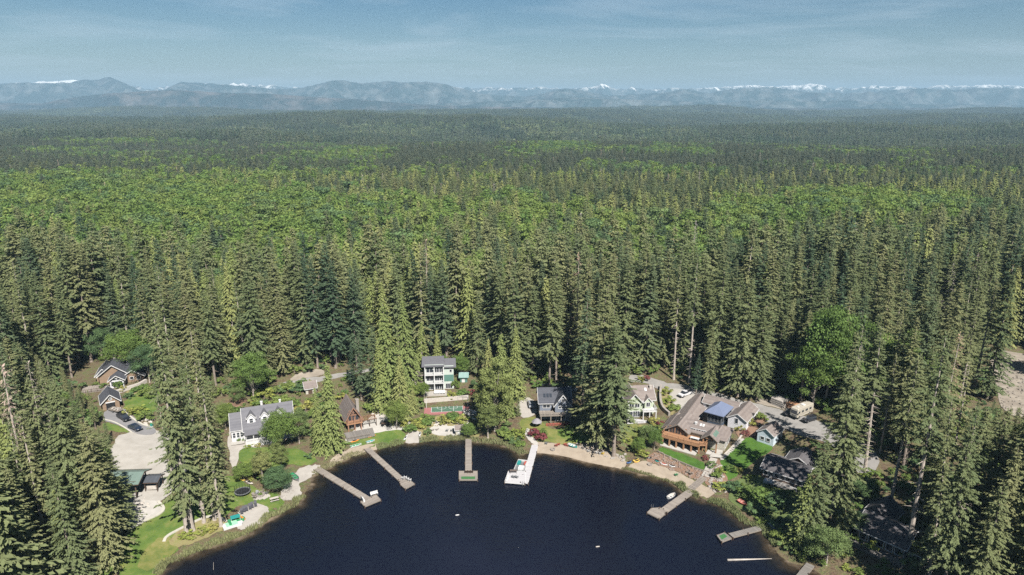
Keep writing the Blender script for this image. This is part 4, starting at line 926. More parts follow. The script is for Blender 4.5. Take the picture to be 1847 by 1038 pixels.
def bar(mb, a, b, w_, h_):
    a = Vector(a); b = Vector(b); d = (b - a).normalized(); s = d.cross(Vector((0, 0, 1)))
    if s.length < 1e-3: s = Vector((1, 0, 0))
    s = s.normalized() * (w_ / 2); u = s.cross(d).normalized() * (h_ / 2)
    V = [p + i * s + j * u for p in (a, b) for i, j in ((-1, -1), (1, -1), (1, 1), (-1, 1))]
    mb.add(V, [(3, 2, 1, 0), (4, 5, 6, 7), (0, 1, 5, 4), (1, 2, 6, 5), (2, 3, 7, 6), (3, 0, 4, 7)]); return mb
def gable(par, x0, x1, y0, y1, zb, ze, zr, axis='x', wall=None, roof=None, trim=M_WHITE, oh=.45, off=.5, open_ends=False):
    """walls with gable ends, two roof slopes, rake boards"""
    sw = (lambda p: p) if axis == 'x' else (lambda p: (p[1], p[0], p[2]))
    a0, a1, b0, b1 = (x0, x1, y0, y1) if axis == 'x' else (y0, y1, x0, x1)
    bm_ = b0 + (b1 - b0) * off
    if wall:
        prof = [(b0, zb), (b1, zb), (b1, ze), (bm_, zr), (b0, ze)]
        V = [sw((a, b, z)) for a in (a0, a1) for b, z in prof]
        Fc = [(0, 1, 2, 3, 4), (9, 8, 7, 6, 5)] + [(i, 5 + i, 5 + (i + 1) % 5, (i + 1) % 5) for i in (0, 1, 4)]
        MB().add(V, Fc).build('wall', wall, par)
    r = MB(); s0 = (zr - ze) / (bm_ - b0); s1 = (zr - ze) / (b1 - bm_); up = .05
    r.slab([sw(p) for p in ((a0 - oh, b0 - oh, ze - oh * s0 + up), (a1 + oh, b0 - oh, ze - oh * s0 + up), (a1 + oh, bm_, zr + up), (a0 - oh, bm_, zr + up))], .16)
    r.slab([sw(p) for p in ((a0 - oh, b1 + oh, ze - oh * s1 + up), (a1 + oh, b1 + oh, ze - oh * s1 + up), (a1 + oh, bm_, zr + up), (a0 - oh, bm_, zr + up))], .16)
    ro = r.build('roof', roof, par)
    t = MB()
    for a in (a0 - oh - .06, a1 + oh + .06):
        bar(t, sw((a, b0 - oh, ze - oh * s0 - .06)), sw((a, bm_, zr - .06)), .09, .22); bar(t, sw((a, b1 + oh, ze - oh * s1 - .06)), sw((a, bm_, zr - .06)), .09, .22)
    for b, s in ((b0 - oh - .06, s0), (b1 + oh + .06, s1)):
        bar(t, sw((a0 - oh, b, ze - oh * s - .06)), sw((a1 + oh, b, ze - oh * s - .06)), .09, .18)
    bar(t, sw((a0 - oh, bm_, zr + .06)), sw((a1 + oh, bm_, zr + .06)), .3, .06) if False else None
    t.build('roof_trim', trim, par); return ro
def walls(par, x0, x1, y0, y1, z0, z1, m): return MB().box(x0, x1, y0, y1, z0, z1).build('wall', m, par)
def hip(par, x0, x1, y0, y1, ze, zr, roof, oh=.5, trim=None):
    X0, X1, Y0, Y1 = x0 - oh, x1 + oh, y0 - oh, y1 + oh; w_ = X1 - X0; d = Y1 - Y0; r = MB()
    if w_ >= d: a = (X0 + d / 2, (Y0 + Y1) / 2, zr); b = (X1 - d / 2, (Y0 + Y1) / 2, zr)
    else: a = ((X0 + X1) / 2, Y0 + w_ / 2, zr); b = ((X0 + X1) / 2, Y1 - w_ / 2, zr)
    c = [(X0, Y0, ze), (X1, Y0, ze), (X1, Y1, ze), (X0, Y1, ze)]; c2 = [(x, y, ze - .2) for x, y, z in c]
    V = c + [a, b] + c2
    if w_ >= d: Fc = [(0, 1, 5, 4), (1, 2, 5), (2, 3, 4, 5), (3, 0, 4)]
    else: Fc = [(0, 1, 4), (1, 2, 5, 4), (2, 3, 5), (3, 0, 4, 5)]
    Fc += [(6, 9, 8, 7)] + [(6 + i, 6 + (i + 1) % 4, (i + 1) % 4, i) for i in range(4)]
    return r.add(V, Fc).build('roof', roof, par)
def window(par, x, y, z, w_, h_, d='-y', frame=M_WHITE, nx=1, nz=1, glass=M_GLASS, name='window'):
    """d: wall direction; x, y is the middle of the window on the wall plane, z its sill"""
    ax_ = {'-y': ((1, 0), (0, -1)), '+y': ((-1, 0), (0, 1)), '-x': ((0, -1), (-1, 0)), '+x': ((0, 1), (1, 0))}[d]
    (ux, uy), (nx_, ny_) = ax_
    def P3(u, v, n): return (x + ux * u + nx_ * n, y + uy * u + ny_ * n, z + v)
    def bx_(mb, u0, u1, v0, v1, n0, n1):
        V = [P3(u, v, n) for n in (n0, n1) for v in (v0, v1) for u in (u0, u1)]
        mb.add(V, [(0, 1, 3, 2), (4, 6, 7, 5), (0, 4, 5, 1), (1, 5, 7, 3), (3, 7, 6, 2), (2, 6, 4, 0)])
    f = MB(); t = .13
    bx_(f, -w_ / 2 - t, -w_ / 2, -t, h_ + t, -.05, .09); bx_(f, w_ / 2, w_ / 2 + t, -t, h_ + t, -.05, .09)
    bx_(f, -w_ / 2, w_ / 2, -t, 0, -.05, .10); bx_(f, -w_ / 2, w_ / 2, h_, h_ + t, -.05, .09)
    for k in range(1, nx): u = -w_ / 2 + w_ * k / nx; bx_(f, u - .05, u + .05, 0, h_, 0, .07)
    for k in range(1, nz): v = h_ * k / nz; bx_(f, -w_ / 2, w_ / 2, v - .04, v + .04, 0, .065)
    fo = f.build(name, frame, par)
    g_ = MB(); bx_(g_, -w_ / 2, w_ / 2, 0, h_, -.04, .03); g_.build('pane', glass, fo); return fo
def railing(par, pts, z, m, h=1.0, step=1.4, base=True, posts_to=None):
    r = MB()
    for a, b in zip(pts[:-1], pts[1:]):
        A = Vector((*a, z)); B = Vector((*b, z)); n = max(1, int((B - A).length / step))
        bar(r, A + Vector((0, 0, h)), B + Vector((0, 0, h)), .12, .09); bar(r, A + Vector((0, 0, .15)), B + Vector((0, 0, .15)), .06, .06)
        for k in range(n + 1):
            p = A.lerp(B, k / n); bar(r, p, p + Vector((0, 0, h)), .11, .11)
        nb_ = int((B - A).length / .45)
        for k in range(nb_): p = A.lerp(B, (k + .5) / nb_); bar(r, p + Vector((0, 0, .15)), p + Vector((0, 0, h)), .05, .05)
    return r.build('railing', m, par)
def chimney(par, x, y, z0, z1, m=None, w_=.7):
    mb = MB().box(x - w_ / 2, x + w_ / 2, y - w_ / 2, y + w_ / 2, z0, z1); mb.box(x - w_ / 2 - .08, x + w_ / 2 + .08, y - w_ / 2 - .08, y + w_ / 2 + .08, z1, z1 + .15)
    return mb.build('chimney', m or M_WOOD, par)
def posts(par, pts, z0, z1, m, r=.12, name='post'):
    for x, y in pts: MB().box(x - r, x + r, y - r, y + r, z0, z1).build(name, m, par)
def at2(A, B, up=0.0):
    a = G(*A); b = G(*B); d = b - a
    return a + Vector((0, 0, up)), math.atan2(d.y, d.x), math.hypot(d.x, d.y)
def house(name, label, A, B, cat='house', up=0.0, group=None):
    loc, rz, w_ = at2(A, B, up); return thing(name, label, cat, loc, rz, group), w_
def deck(par, pts, z, m, t=.25, name='deck_floor'): return MB().prism(pts, z - t, z).build(name, m, par)

# ---- white porch house
h, w_ = house('porch_house', 'white house with grey roof, two dormers and a front porch', (443, 800), (531, 789), up=.9)
k = w_ / 15.7
gable(h, 0, w_, 0, 9.5, -3, 3.4, 8.4, 'x', W_WHITE, R_GREY)
gable(h, -3.6, -.05, .9, 8.6, -3, 3.5, 7.3, 'x', W_WHITE, R_GREY, oh=.25)
for dx_ in (2.2, 6.0, 10.0):
    gable(h, dx_ - 1.15, dx_ + 1.15, 1.3, 5.2, 3.4, 6.4, 7.8, 'y', W_WHITE, R_GREY, oh=.22)
    window(h, dx_, 1.3, 4.8, .9, 1.3, '-y', nz=2)
pf = MB().box(0.2, 8.6, -2.2, -.02, -2.0, .35).build('porch_floor', M_WHITE, h)
MB().slab([(0, -2.6, 2.75), (9.2, -2.6, 2.75), (9.2, .1, 3.35), (0, .1, 3.35)], .15).build('porch_roof', R_GREY, h)
posts(h, [(.3, -2.1), (2.4, -2.1), (4.5, -2.1), (6.6, -2.1), (8.5, -2.1)], .3, 2.7, M_WHITE, .11)
railing(h, [(.3, -2.1), (8.5, -2.1)], .35, M_WHITE, .8, 2.1)
for x_ in (1.4, 3.4, 5.4, 7.4): window(h, x_, 0, .9, 1.1, 1.6, '-y', nx=2, nz=2)
for x_ in (-2.9, -1.8, -.8): window(h, x_, .9, 1.0, .7, 1.5, '-y', nz=2)
window(h, w_, 4.5, 1.2, 1.2, 1.4, '+x', nx=2); chimney(h, 5.5, 5.6, 7.6, 9.2, M_WHITE, .6); chimney(h, 10.8, 5.4, 7.6, 9.0, M_WHITE, .5)
MB().box(9, 10.2, -.05, .0, .35, 2.4).build('door', M_DWOOD, h)
MB().prism([(-4, -.9), (-.2, -.9), (-.2, .7), (-4, .7)], -.4, -.05).build('front_step', M_CONC, h)

# ---- craftsman house
h, w_ = house('craftsman_house', 'brown shingled house with charcoal gabled roofs and white trim on the hillside', (196, 701), (214, 699))
gable(h, -3.2, 5.2, 4.5, 13, -4, 3.4, 6.6, 'y', W_TAN, R_DARK, oh=.7)
gable(h, .6, 4.6, .0, 4.6, -4, 2.9, 4.3, 'y', W_WHITE, R_DARK, oh=.6)
gable(h, -4.5, -.5, 7.5, 15.5, -4, 2.6, 4.6, 'y', W_TAN, R_DARK, oh=.6)
gable(h, 5, 13.5, 8.0, 14, -4, 2.4, 4.9, 'x', W_TAN, R_DARK, oh=.6)
gable(h, 3.5, 10.0, 3.6, 9.5, -4, 2.2, 4.3, 'y', W_TAN, R_DARK, oh=.6)
for x_ in (1.4, 2.6, 3.8): window(h, x_, 0, .6, .9, 1.5, '-y', nz=2)
window(h, 2.6, 0, 2.6, 2.0, .5, '-y', nx=2); window(h, 6.5, 3.6, .9, 1.0, .9, '-y'); window(h, 8.6, 3.6, .6, 1.0, 1.4, '-y')
MB().box(9.2, 10.0, 3.5, 3.6, -.2, 2.0).build('door', M_DWOOD, h)
deck(h, [(-8.0, -1.8), (.5, -1.8), (.5, 4.4), (-8.0, 4.4)], .1, M_PIER); railing(h, [(-8, 4.2), (-8, -1.7), (.4, -1.7)], .1, M_DWOOD)
posts(h, [(-7.8, -1.6), (-5, -1.6), (-2.2, -1.6), (.3, -1.6)], -3.5, 0, M_DWOOD, .15)
chimney(h, 1.0, 11, 5.5, 7.6, M_STONE)
# ---- garage with drive
h, w_ = house('hillside_garage', 'detached two car garage with charcoal gable roof and white trim', (186, 741), (217, 736), 'garage')
gable(h, 0, w_, 0, 7.2, -2, 2.7, 4.9, 'y', W_TAN, R_DARK, oh=.55)
MB().box(1.0, w_ - 1.2, -.08, .0, -.1, 2.1).build('garage_door', M_BLACK, h); MB().box(.9, w_ - 1.1, -.12, .0, 2.1, 2.45).build('door_header', M_WHITE, h)
window(h, w_ / 2, 0, 3.0, .7, .8, '-y', nx=2, nz=2)

# ---- small shed with pink roof
h, w_ = house('small_shed', 'small shed with weathered pinkish roof behind the big cedar', (552, 712), (571, 709), 'shed')
gable(h, 0, w_, 0, 4.5, -2, 2.3, 3.8, 'x', W_CREAM, R_PINK); MB().box(.8, 2.2, -.06, 0, 0, 1.9).build('door', M_DWOOD, h); window(h, 2.9, 0, .9, .7, .7)

# ---- log cabin with glass gable
h, w_ = house('log_cabin', 'log cabin with tall glazed gable and tan roof facing the lake', (629, 779), (652, 775))
gable(h, 0, w_, 1.6, 11.5, -3, 4.2, 7.4, 'y', W_LOG, R_PINK, oh=.9, trim=W_LOG)
for x_, a_, b_ in ((.9, 4.6, 5.2), (w_ - 1.3, 4.6, 5.2)): window(h, x_, 1.6, a_, 1.1, b_ - a_, '-y', frame=W_LOG)
window(h, w_ / 2 - .65, 1.6, 4.8, 1.0, 1.2, '-y', frame=W_LOG); window(h, w_ / 2 + .65, 1.6, 4.8, 1.0, 1.2, '-y', frame=W_LOG)
for x_ in (.95, w_ / 2, w_ - .95): window(h, x_, 1.6, 2.8, 1.15, 1.6, '-y', frame=W_LOG)
for x_ in (1.0, w_ / 2, w_ - 1.0): window(h, x_, 1.6, .1, 1.2, 1.9, '-y')
deck(h, [(-.5, -.2), (w_ + .5, -.2), (w_ + .5, 1.55), (-.5, 1.55)], 2.5, M_DECK, name='balcony_floor'); railing(h, [(-.4, -.1), (w_ + .4, -.1)], 2.5, W_LOG, .9)
posts(h, [(0, 0), (w_ / 2, 0), (w_, 0)], -2, 7.4 if False else 4.4, W_LOG, .16)
chimney(h, w_ + .25, 6, -1, 7.6, M_STONE, .9)
deck(h, [(-1.5, -5.2), (w_ + 3, -5.2), (w_ + 3.4, -.4), (-1.5, -.4)], .05, M_PIERG, .6); railing(h, [(-1.4, -5.1), (w_ + 1.5, -5.1)], .05, M_WOOD, .6)
t = thing('garden_pergola', 'long brown timber pergola beside the log cabin', 'pergola', *at2((655, 772), (679, 768))[:2]); wq = at2((655, 772), (679, 768))[2]
posts(t, [(0, 0), (wq, 0), (0, 2.6), (wq, 2.6), (wq / 2, 0), (wq / 2, 2.6)], -.5, 2.3, M_DWOOD, .1)
for j in range(2): MB().box(-.3, wq + .3, -.1 + 2.6 * j, .1 + 2.6 * j, 2.3, 2.5).build('beam', M_DWOOD, t)
for j in range(11): x_ = j * wq / 10; MB().box(x_ - .06, x_ + .06, -.5, 3.1, 2.5, 2.66).build('rafter', M_CEDARW, t)

# ---- three storey house
h, w_ = house('three_storey_house', 'pale green three storey house with stacked balconies and grey roof', (767, 707), (819, 705))
hz = 9.4
walls(h, 0, w_ * .66, 1.2, 8.0, -3, hz, W_SAGE); walls(h, w_ * .66 + .02, w_, 1.6, 7.8, -3, hz - .8, W_SAGE)
MB().slab([(-1.0, .2, hz - .1), (w_ * .68, .2, hz - .1), (w_ * .68, 8.6, hz + .5), (-1.0, 8.6, hz + .5)], .3).build('roof', R_GREY, h)
MB().slab([(w_ * .68 + .05, .9, hz - .9), (w_ + .9, .9, hz - .9), (w_ + .9, 8.2, hz - .35), (w_ * .68 + .05, 8.2, hz - .35)], .3).build('roof', R_GREY, h)
for zf in (3.1, 6.2):
    MB().box(.0, w_ * .66, -.3, 1.18, zf - .2, zf).build('balcony_floor', M_WHITE, h); railing(h, [(0.1, -.2), (w_ * .66 - .1, -.2)], zf, M_WHITE if zf > 4 else M_TEALP if False else M_WHITE, .95)
posts(h, [(.12, -.15), (w_ * .33, -.15), (w_ * .66 - .1, -.15)], -1, hz - .4, M_WHITE, .13)
for zf in (.1, 3.2, 6.3):
    for x_, ww in ((w_ * .17, 2.2), (w_ * .42, 1.4), (w_ * .57, 1.2)): window(h, x_, 1.2, zf + .2, ww, 1.9, '-y', nx=2)
MB().box(w_ * .66 + .03, w_ - .03, 1.5, 1.59, 3.0, 5.4).build('teal_wall_panel', W_TEAL, h)
window(h, w_ * .83, 1.6, .3, 2.2, 1.8, '-y', nx=3); window(h, w_ * .9, 1.6, 6.4, .7, .9, '-y')
MB().prism([(-.4, -3.4), (w_ * .75, -3.4), (w_ * .75, .9), (-.4, .9)], -1.2, 0.02).build('terrace', M_SANDG, h)
for zf in (2.9, 5.4):
    deck(h, [(-3.8, 1.8), (-.03, 1.8), (-.03, 6), (-3.8, 6)], zf, M_PIER, name='side_deck_floor'); railing(h, [(-3.7, 5.9), (-3.7, 1.9), (-.1, 1.9)], zf, M_WOOD)
posts(h, [(-3.6, 2), (-3.6, 5.8)], -2, 5.3, M_WOOD)
HC_LOC = (h.location.copy(), h.rotation_euler.z, w_)
h, w_ = house('teal_shed', 'teal shed with light teal roof beside the three storey house', (830, 690), (843, 690), 'shed')
gable(h, 0, w_, 0, 3.2, -1.5, 2.2, 3.2, 'x', W_TEAL, mat_lines('pale_teal_roof', (.16, .24, .23), (.13, .2, .19), .4, 'x', .6), trim=W_TEAL); MB().box(.6, 1.7, -.05, 0, 0, 1.9).build('door', M_WHITE, h)
h, w_ = house('shore_hut', 'small brown roofed hut beside the shore patio', (822, 786), (836, 785), 'hut')
gable(h, 0, w_, 0, 2.6, -1, 2.0, 2.9, 'x', W_CREAM, R_PINK, oh=.3); MB().box(.6, 1.5, -.05, 0, 0, 1.8).build('door', M_WHITE, h); window(h, w_ - .6, 0, .8, .5, .6)

# ---- sport court
a, rz_, w_ = at2((767, 748), (846, 745), .25); t = thing('sport_court', 'narrow red and green sports court with white lines', 'sports court', a, rz_); D_ = 8.6
MB().box(-.4, w_ + .4, -.4, D_ + .4, -2.5, 0).build('slab', mat('court_red', (0.26, 0.11, 0.11), (0.20, 0.085, 0.085), 1, .8), t)
MB().box(1.9, w_ - 2.0, .9, D_ - 1.0, 0.004, 0.012).build('green_surface', mat('court_green', (0.06, 0.12, 0.08), (0.045, 0.09, 0.06), 1, .8), t)
ln = MB(); zl = .02
for x_ in (1.9, w_ * .37, w_ * .64, w_ - 2.05): ln.box(x_, x_ + .12, .9, D_ - 1.0, .014, zl)
for y_ in (.9, D_ - 1.12): ln.box(2.05, w_ - 2.1, y_, y_ + .12, .0145, zl + .0005)
for x0_, x1_ in ((2.1, w_ * .37 - .05), (w_ * .64 + .2, w_ - 2.1)): ln.box(x0_, x1_, D_ / 2 - .06, D_ / 2 + .06, .015, zl + .001)
for c_ in (w_ * .37, w_ * .64):
    for i in range(14):
        a0 = math.pi * 2 * i / 14; a1 = math.pi * 2 * (i + 1) / 14; bar(ln, (c_ + 1.5 * math.cos(a0), D_ / 2 + 1.5 * math.sin(a0), .024), (c_ + 1.5 * math.cos(a1), D_ / 2 + 1.5 * math.sin(a1), .024), .1, .01)
ln.build('court_lines', M_WHITE, t)
f = MB()
for i in range(9): x_ = i * w_ / 8; f.box(x_ - .04, x_ + .04, D_ + .3, D_ + .38, 0, 1.6)
f.box(0, w_, D_ + .32, D_ + .36, 1.5, 1.58); f.build('court_fence', M_METAL, t)
for x_ in (.3, w_ - .3):
    q = MB(); q.box(x_ - .06, x_ + .06, D_ / 2 - .06, D_ / 2 + .06, 0, 3.0); q.box(x_ - .05, x_ + .05, D_ / 2 - .9, D_ / 2 + .9, 2.5, 3.5); q.build('basketball_hoop', M_WHITE, t)

# ---- grey gabled house
h, w_ = house('grey_gabled_house', 'blue grey gabled house with dark roof and red flower border below', (974, 762), (1030, 760))
gable(h, 0, w_, 2, 10, -3, 6.0, 9.2, 'x', W_GREY, R_DARK, off=.55)
gable(h, w_ * .48, w_ * .97, .2, 5, -3, 6.0, 9.4, 'y', W_GREY, R_DARK, oh=.5)
window(h, w_ * .735, .2, 6.9, 1.0, .9, '-y'); window(h, w_ * .68, .2, 4.6, 1.7, .7, '-y', nx=2); window(h, w_ * .84, .2, 4.6, 1.4, .7, '-y', nx=2)
window(h, w_ * .22, 2, 4.1, 2.2, 1.4, '-y', nx=2); MB().box(w_ * .4, w_ * .4 + .8, 1.92, 2, 3.2, 5.3).build('door', M_DWOOD, h)
for x_ in (.16, .3, .43, .6, .75, .9): window(h, w_ * x_, .2 if x_ > .47 else 2, .5, 1.1, 1.6, '-y', nx=2)
deck(h, [(-.2, -1.8), (w_ * .99, -1.8), (w_ * .99, .15), (w_ * .47, .15), (w_ * .47, 1.95), (-.2, 1.95)], 3.1, M_PIER, name='deck_floor'); railing(h, [(-.1, -1.7), (w_ * .98, -1.7)], 3.1, M_WOOD)
posts(h, [(.2, -1.6), (w_ * .33, -1.6), (w_ * .66, -1.6), (w_ * .95, -1.6)], -2, 3.0, M_WOOD, .14)
for j in range(3):
    x_ = w_ * (.17 + .1 * j); s0_ = (9.2 - 6) / (8 * .55); MB().slab([(x_ - .35, 3.3, 6 + 1.3 * s0_ + .2), (x_ + .35, 3.3, 6 + 1.3 * s0_ + .2), (x_ + .35, 4.4, 6 + 2.4 * s0_ + .2), (x_ - .35, 4.4, 6 + 2.4 * s0_ + .2)], .12).build('skylight', M_GLASS, h)
t = thing('low_fence', 'low red picket fence in front of the grey gabled house', 'fence', *at2((985, 769), (1028, 767))[:2]); wf = at2((985, 769), (1028, 767))[2]
n_ = int(wf / .45)
for j in range(n_): MB().box(j * .45, j * .45 + .2, -.03, .03, -.2, 1.0).build('picket', M_RED, t)
MB().box(0, wf, .035, .1, .7, .8).build('rail', M_RED, t)
pt = G(968, 770); t = thing('patio_umbrella', 'closed grey patio umbrella beside the grey gabled house', 'umbrella', pt)
MB().tube((0, 0, -.2), (0, 0, 2.9), .05).build('pole', M_WOOD, t)
rg = [[(r_ * math.cos(i * .785), r_ * math.sin(i * .785), z_) for i in range(8)] for r_, z_ in ((1.7, 1.7), (1.0, 2.4), (.06, 2.95))]; MB().loft(rg).build('canopy', mat('grey_canvas', (0.20, 0.19, 0.21), None, 2, .9), t)

# ---- soft green house
h, w_ = house('green_house', 'soft green two storey house with tan gabled roof and balcony', (1132, 756), (1182, 752))
gable(h, 0, w_ * .48, .6, 9, -3, 6.0, 8.4, 'y', W_GREEN, R_PINK, oh=.6); gable(h, w_ * .3, w_, 2.0, 10.5, -3, 5.8, 8.8, 'x', W_GREEN, R_PINK, oh=.5)
gable(h, w_ * .62, w_ * .86, .8, 5, -1, 5.6, 6.9, 'y', W_GREEN, R_PINK, oh=.3)
window(h, w_ * .74, .8, 3.7, 1.1, 1.4, '-y', nx=2); window(h, w_ * .14, .6, 3.7, 1.4, 1.3, '-y', nx=2); window(h, w_ * .34, .6, 3.7, 1.4, 1.3, '-y', nx=2)
window(h, w_ * .12, .6, .4, 1.2, 1.8, '-y'); window(h, w_ * .32, .6, .4, 2.0, 1.9, '-y', nx=3); window(h, w_ * .78, .8, .3, 1.5, 1.9, '-y', nx=2)
window(h, w_, 4.2, 1.0, .8, 1.5, '+x'); window(h, w_, 7.5, 4.2, .8, 1.1, '+x')
deck(h, [(w_ * .5, -1.4), (w_, -1.4), (w_, 1.9), (w_ * .87, 1.9), (w_ * .87, .75), (w_ * .5, .75)], 3.0, M_WHITE, name='balcony_floor'); railing(h, [(w_ * .5, -1.3), (w_ - .05, -1.3), (w_ - .05, 1.8)], 3.0, M_WHITE)
posts(h, [(w_ * .52, -1.2), (w_ * .75, -1.2), (w_ - .2, -1.2)], -1, 2.8, M_WHITE, .12)
deck(h, [(-1, -3.2), (w_ + .5, -3.2), (w_ + .5, .5), (-1, .5)], .1, M_PIERW, .8); railing(h, [(-.9, -3.1), (w_ * .5, -3.1)], .1, M_WHITE, .8)
chimney(h, w_ * .93, 5.2, 6, 9.0, M_STONEL); MB().slab([(w_ * .7, 4.2, 7.65), (w_ * .78, 4.2, 7.65), (w_ * .78, 5.2, 8.3), (w_ * .7, 5.2, 8.3)], .14).build('skylight', M_WHITE, h)

# ---- timber deck house (largest)
h, w_ = house('timber_deck_house', 'large house with broad tan roof, twin front gables and an orange timber deck', (1194, 803), (1276, 824), up=.2)
s = w_ / 17.0
def q(v): return v * s
gable(h, q(.8), q(8.0), 3.4, 12.5, -3, 4.4, 6.2, 'y', W_CREAM, R_PINK, oh=.7, trim=M_WOOD)
gable(h, q(3.8), q(17.0), 5.0, 12.6, -3, 4.2, 5.9, 'x', W_CREAM, R_PINK, oh=.5, trim=M_WOOD)
walls(h, q(15.2), q(21.3), 5.0, 13.0, -3.2, 3.7, W_CREAM); hip(h, q(15.2), q(21.3), 5.0, 13.0, 3.75, 5.6, R_PINK, .6)
gable(h, q(14.2), q(19.2), 2.2, 8, 2.4, 4.5, 6.0, 'y', None, R_PINK, oh=.5, trim=M_WOOD)
posts(h, [(q(14.3), 2.4), (q(19.1), 2.4)], -1, 4.4, M_CEDARW, .16); bar_ = MB(); bar(bar_, (q(14.2), 2.35, 4.4), (q(19.2), 2.35, 4.4), .22, .3); bar_.build('beam', M_CEDARW, h)
for j in range(3): MB().slab([(q(17.4) + .0, 3.0 + j * 1.2, 5.72), (q(18.6), 3.0 + j * 1.2, 5.02), (q(18.6), 3.9 + j * 1.2, 5.02), (q(17.4), 3.9 + j * 1.2, 5.72)], .1).build('skylight', mat('green_tinted_skylight', (0.10, 0.17, 0.14), None, 1, .15, spec=.6), h)
for j in range(2): MB().slab([(q(11.0) + j * .8, 7.2, 5.32), (q(11.0) + j * .8 + .55, 7.2, 5.32), (q(11.0) + j * .8 + .55, 8.1, 5.72), (q(11.0) + j * .8, 8.1, 5.72)], .1).build('skylight', M_WHITE, h)
chimney(h, q(9.5), 7.6, 4, 5.9, M_WHITE, .6)
dk = [(q(-.6), .4), (q(8), 0), (q(13.8), 0), (q(15.8), 1.0), (q(15.8), 3.4), (q(13.8), 5.4), (q(-.6), 5.4)]
deck(h, dk, 2.75, M_DECK); railing(h, [(q(-.5), 4.8), (q(-.5), .5), (q(8), .1), (q(13.8), .1), (q(15.7), 1.1), (q(15.7), 3.3)], 2.75, M_CEDARW, 1.0, 1.6)
bm2 = MB(); bar(bm2, (q(-.6), .45, 2.3), (q(8), .1, 2.3), .25, .45); bar(bm2, (q(8), .1, 2.3), (q(13.9), .1, 2.3), .25, .45); bm2.build('beam', M_CEDARW, h)
posts(h, [(q(x_), .35) for x_ in (0, 2.6, 5.2, 8, 10.8, 13.6)] + [(q(15.6), 2.2)], -2, 2.45, M_CEDARW, .2)
for x_ in (2.2, 4.4, 6.6): window(h, q(x_), 3.4, 2.9, 1.5, 2.0, '-y', frame=M_CEDARW, nx=2)
window(h, q(4.4), 3.4, 5.0, 1.8, .6, '-y', frame=M_CEDARW, nx=2)
for x_ in (9.3, 11.3, 13.2): window(h, q(x_), 5.5, 2.9, 1.3, 1.9, '-y', nx=2)
for x_ in (1.8, 4.3, 6.8, 9.4, 12.0): window(h, q(x_), 3.4 if x_ < 8 else 5.5, .1, 1.8, 2.0, '-y', nx=2)
for x_ in (16.5, 18.2): window(h, q(x_), 5.0, 2.2, 1.3, 1.9, '-y', nx=2)
for y_ in (6.2, 8.0, 9.8, 11.6): window(h, q(21.3), y_, .9, .9, 1.6, '+x')
MB().prism([(q(-.6), -.5), (q(13), -1.2), (q(13), 3.3), (q(-.6), 3.3)], -1.0, -.05).build('ground_slab', M_CONC, h)
MB().prism([(q(15.9), 1.2), (q(19.5), 1.2), (q(19.5), 5), (q(15.9), 5)], -2.0, .1).build('ground_slab', M_CONC, h)
mbt = MB().box(q(10), q(12.4), 1.4, 2.5, 3.35, 3.42); [mbt.box(x_, x_ + .1, y_, y_ + .1, 2.75, 3.35) for x_ in (q(10.1), q(12.2)) for y_ in (1.5, 2.3)]
DECK_H = h
def on(h_, x_, y_, z_): return h_.matrix_basis @ Vector((x_, y_, z_))
def put(h_, name, label, cat, mb, m, x_, y_, z_, rz=0, group=None):
    o_ = mb.build(name, m); o_.location = on(h_, x_, y_, z_); o_.rotation_euler.z = h_.rotation_euler.z + rz; return tag(o_, label, cat, group)
tb = MB().box(-1.3, 1.3, -.55, .55, .68, .76)
for x_ in (-1.15, 1.05):
    for y_ in (-.45, .35): tb.box(x_, x_ + .1, y_, y_ + .1, 0, .68)
put(h, 'outdoor_table', 'long pale table on the orange timber deck', 'table', tb, M_WHITE, q(11.2), 2.4, 2.75)
# long wing along the left boundary
h, w_ = house('long_wing', 'long low tan roofed wing running behind the timber deck house', (1213, 790), (1233, 803))
h.rotation_euler.z = R(-30)
gable(h, -1.6, 4.2, 9, 27, -4, 2.9, 4.6, 'y', W_CREAM, R_PINK, oh=.5)
for y_ in (11, 15, 19, 23): window(h, 4.2, y_, 1.0, 1.0, 1.1, '+x')
gable(h, -3.2, .4, 1, 9.6, -3, 2.6, 4.0, 'y', W_CREAM, R_PINK, oh=.5, trim=M_WOOD)
# gazebo
h, w_ = house('glazed_pavilion', 'square glazed pavilion with slate blue pyramid roof in the courtyard', (1275, 766), (1300, 773), 'pavilion', up=1.2)
g8 = w_; g9 = 7.0
walls(h, 0, g8, 0, g9, -3, 3.2, W_DARKBLUE); hip(h, 0, g8, 0, g9, 3.3, 5.6, R_SLATE, .9)
for j in range(4): window(h, g8 * (j + .5) / 4, 0, .5, g8 / 4 - .4, 2.2, '-y', frame=M_METAL)
for j in range(4): window(h, g8, g9 * (j + .5) / 4, .5, g9 / 4 - .4, 2.2, '+x', frame=M_METAL)
# white garage
h, w_ = house('white_garage', 'white T shaped garage with tan roof behind the slate roofed pavilion', (1312, 770), (1331, 775), 'garage')
gable(h, 0, 5.6, 0, 11.0, -3, 3.5, 5.2, 'y', W_WHITE, R_PINK, oh=.35)
gable(h, -10.5, .3, 6.5, 12.0, -3, 3.2, 4.8, 'x', W_WHITE, R_PINK, oh=.35)
window(h, 2.6, 0, 1.9, .9, 1.6, '-y'); window(h, -9.0, 6.5, 1.6, .9, .9, '-y'); window(h, -6.0, 6.5, 1.6, .9, .9, '-y'); window(h, -3.0, 6.5, 1.6, .9, .9, '-y')
window(h, 5.6, 3, 1.4, .9, 1.1, '+x'); MB().box(5.58, 5.66, 7.5, 11, -.5, 2.2).build('garage_door', M_WHITE, h)
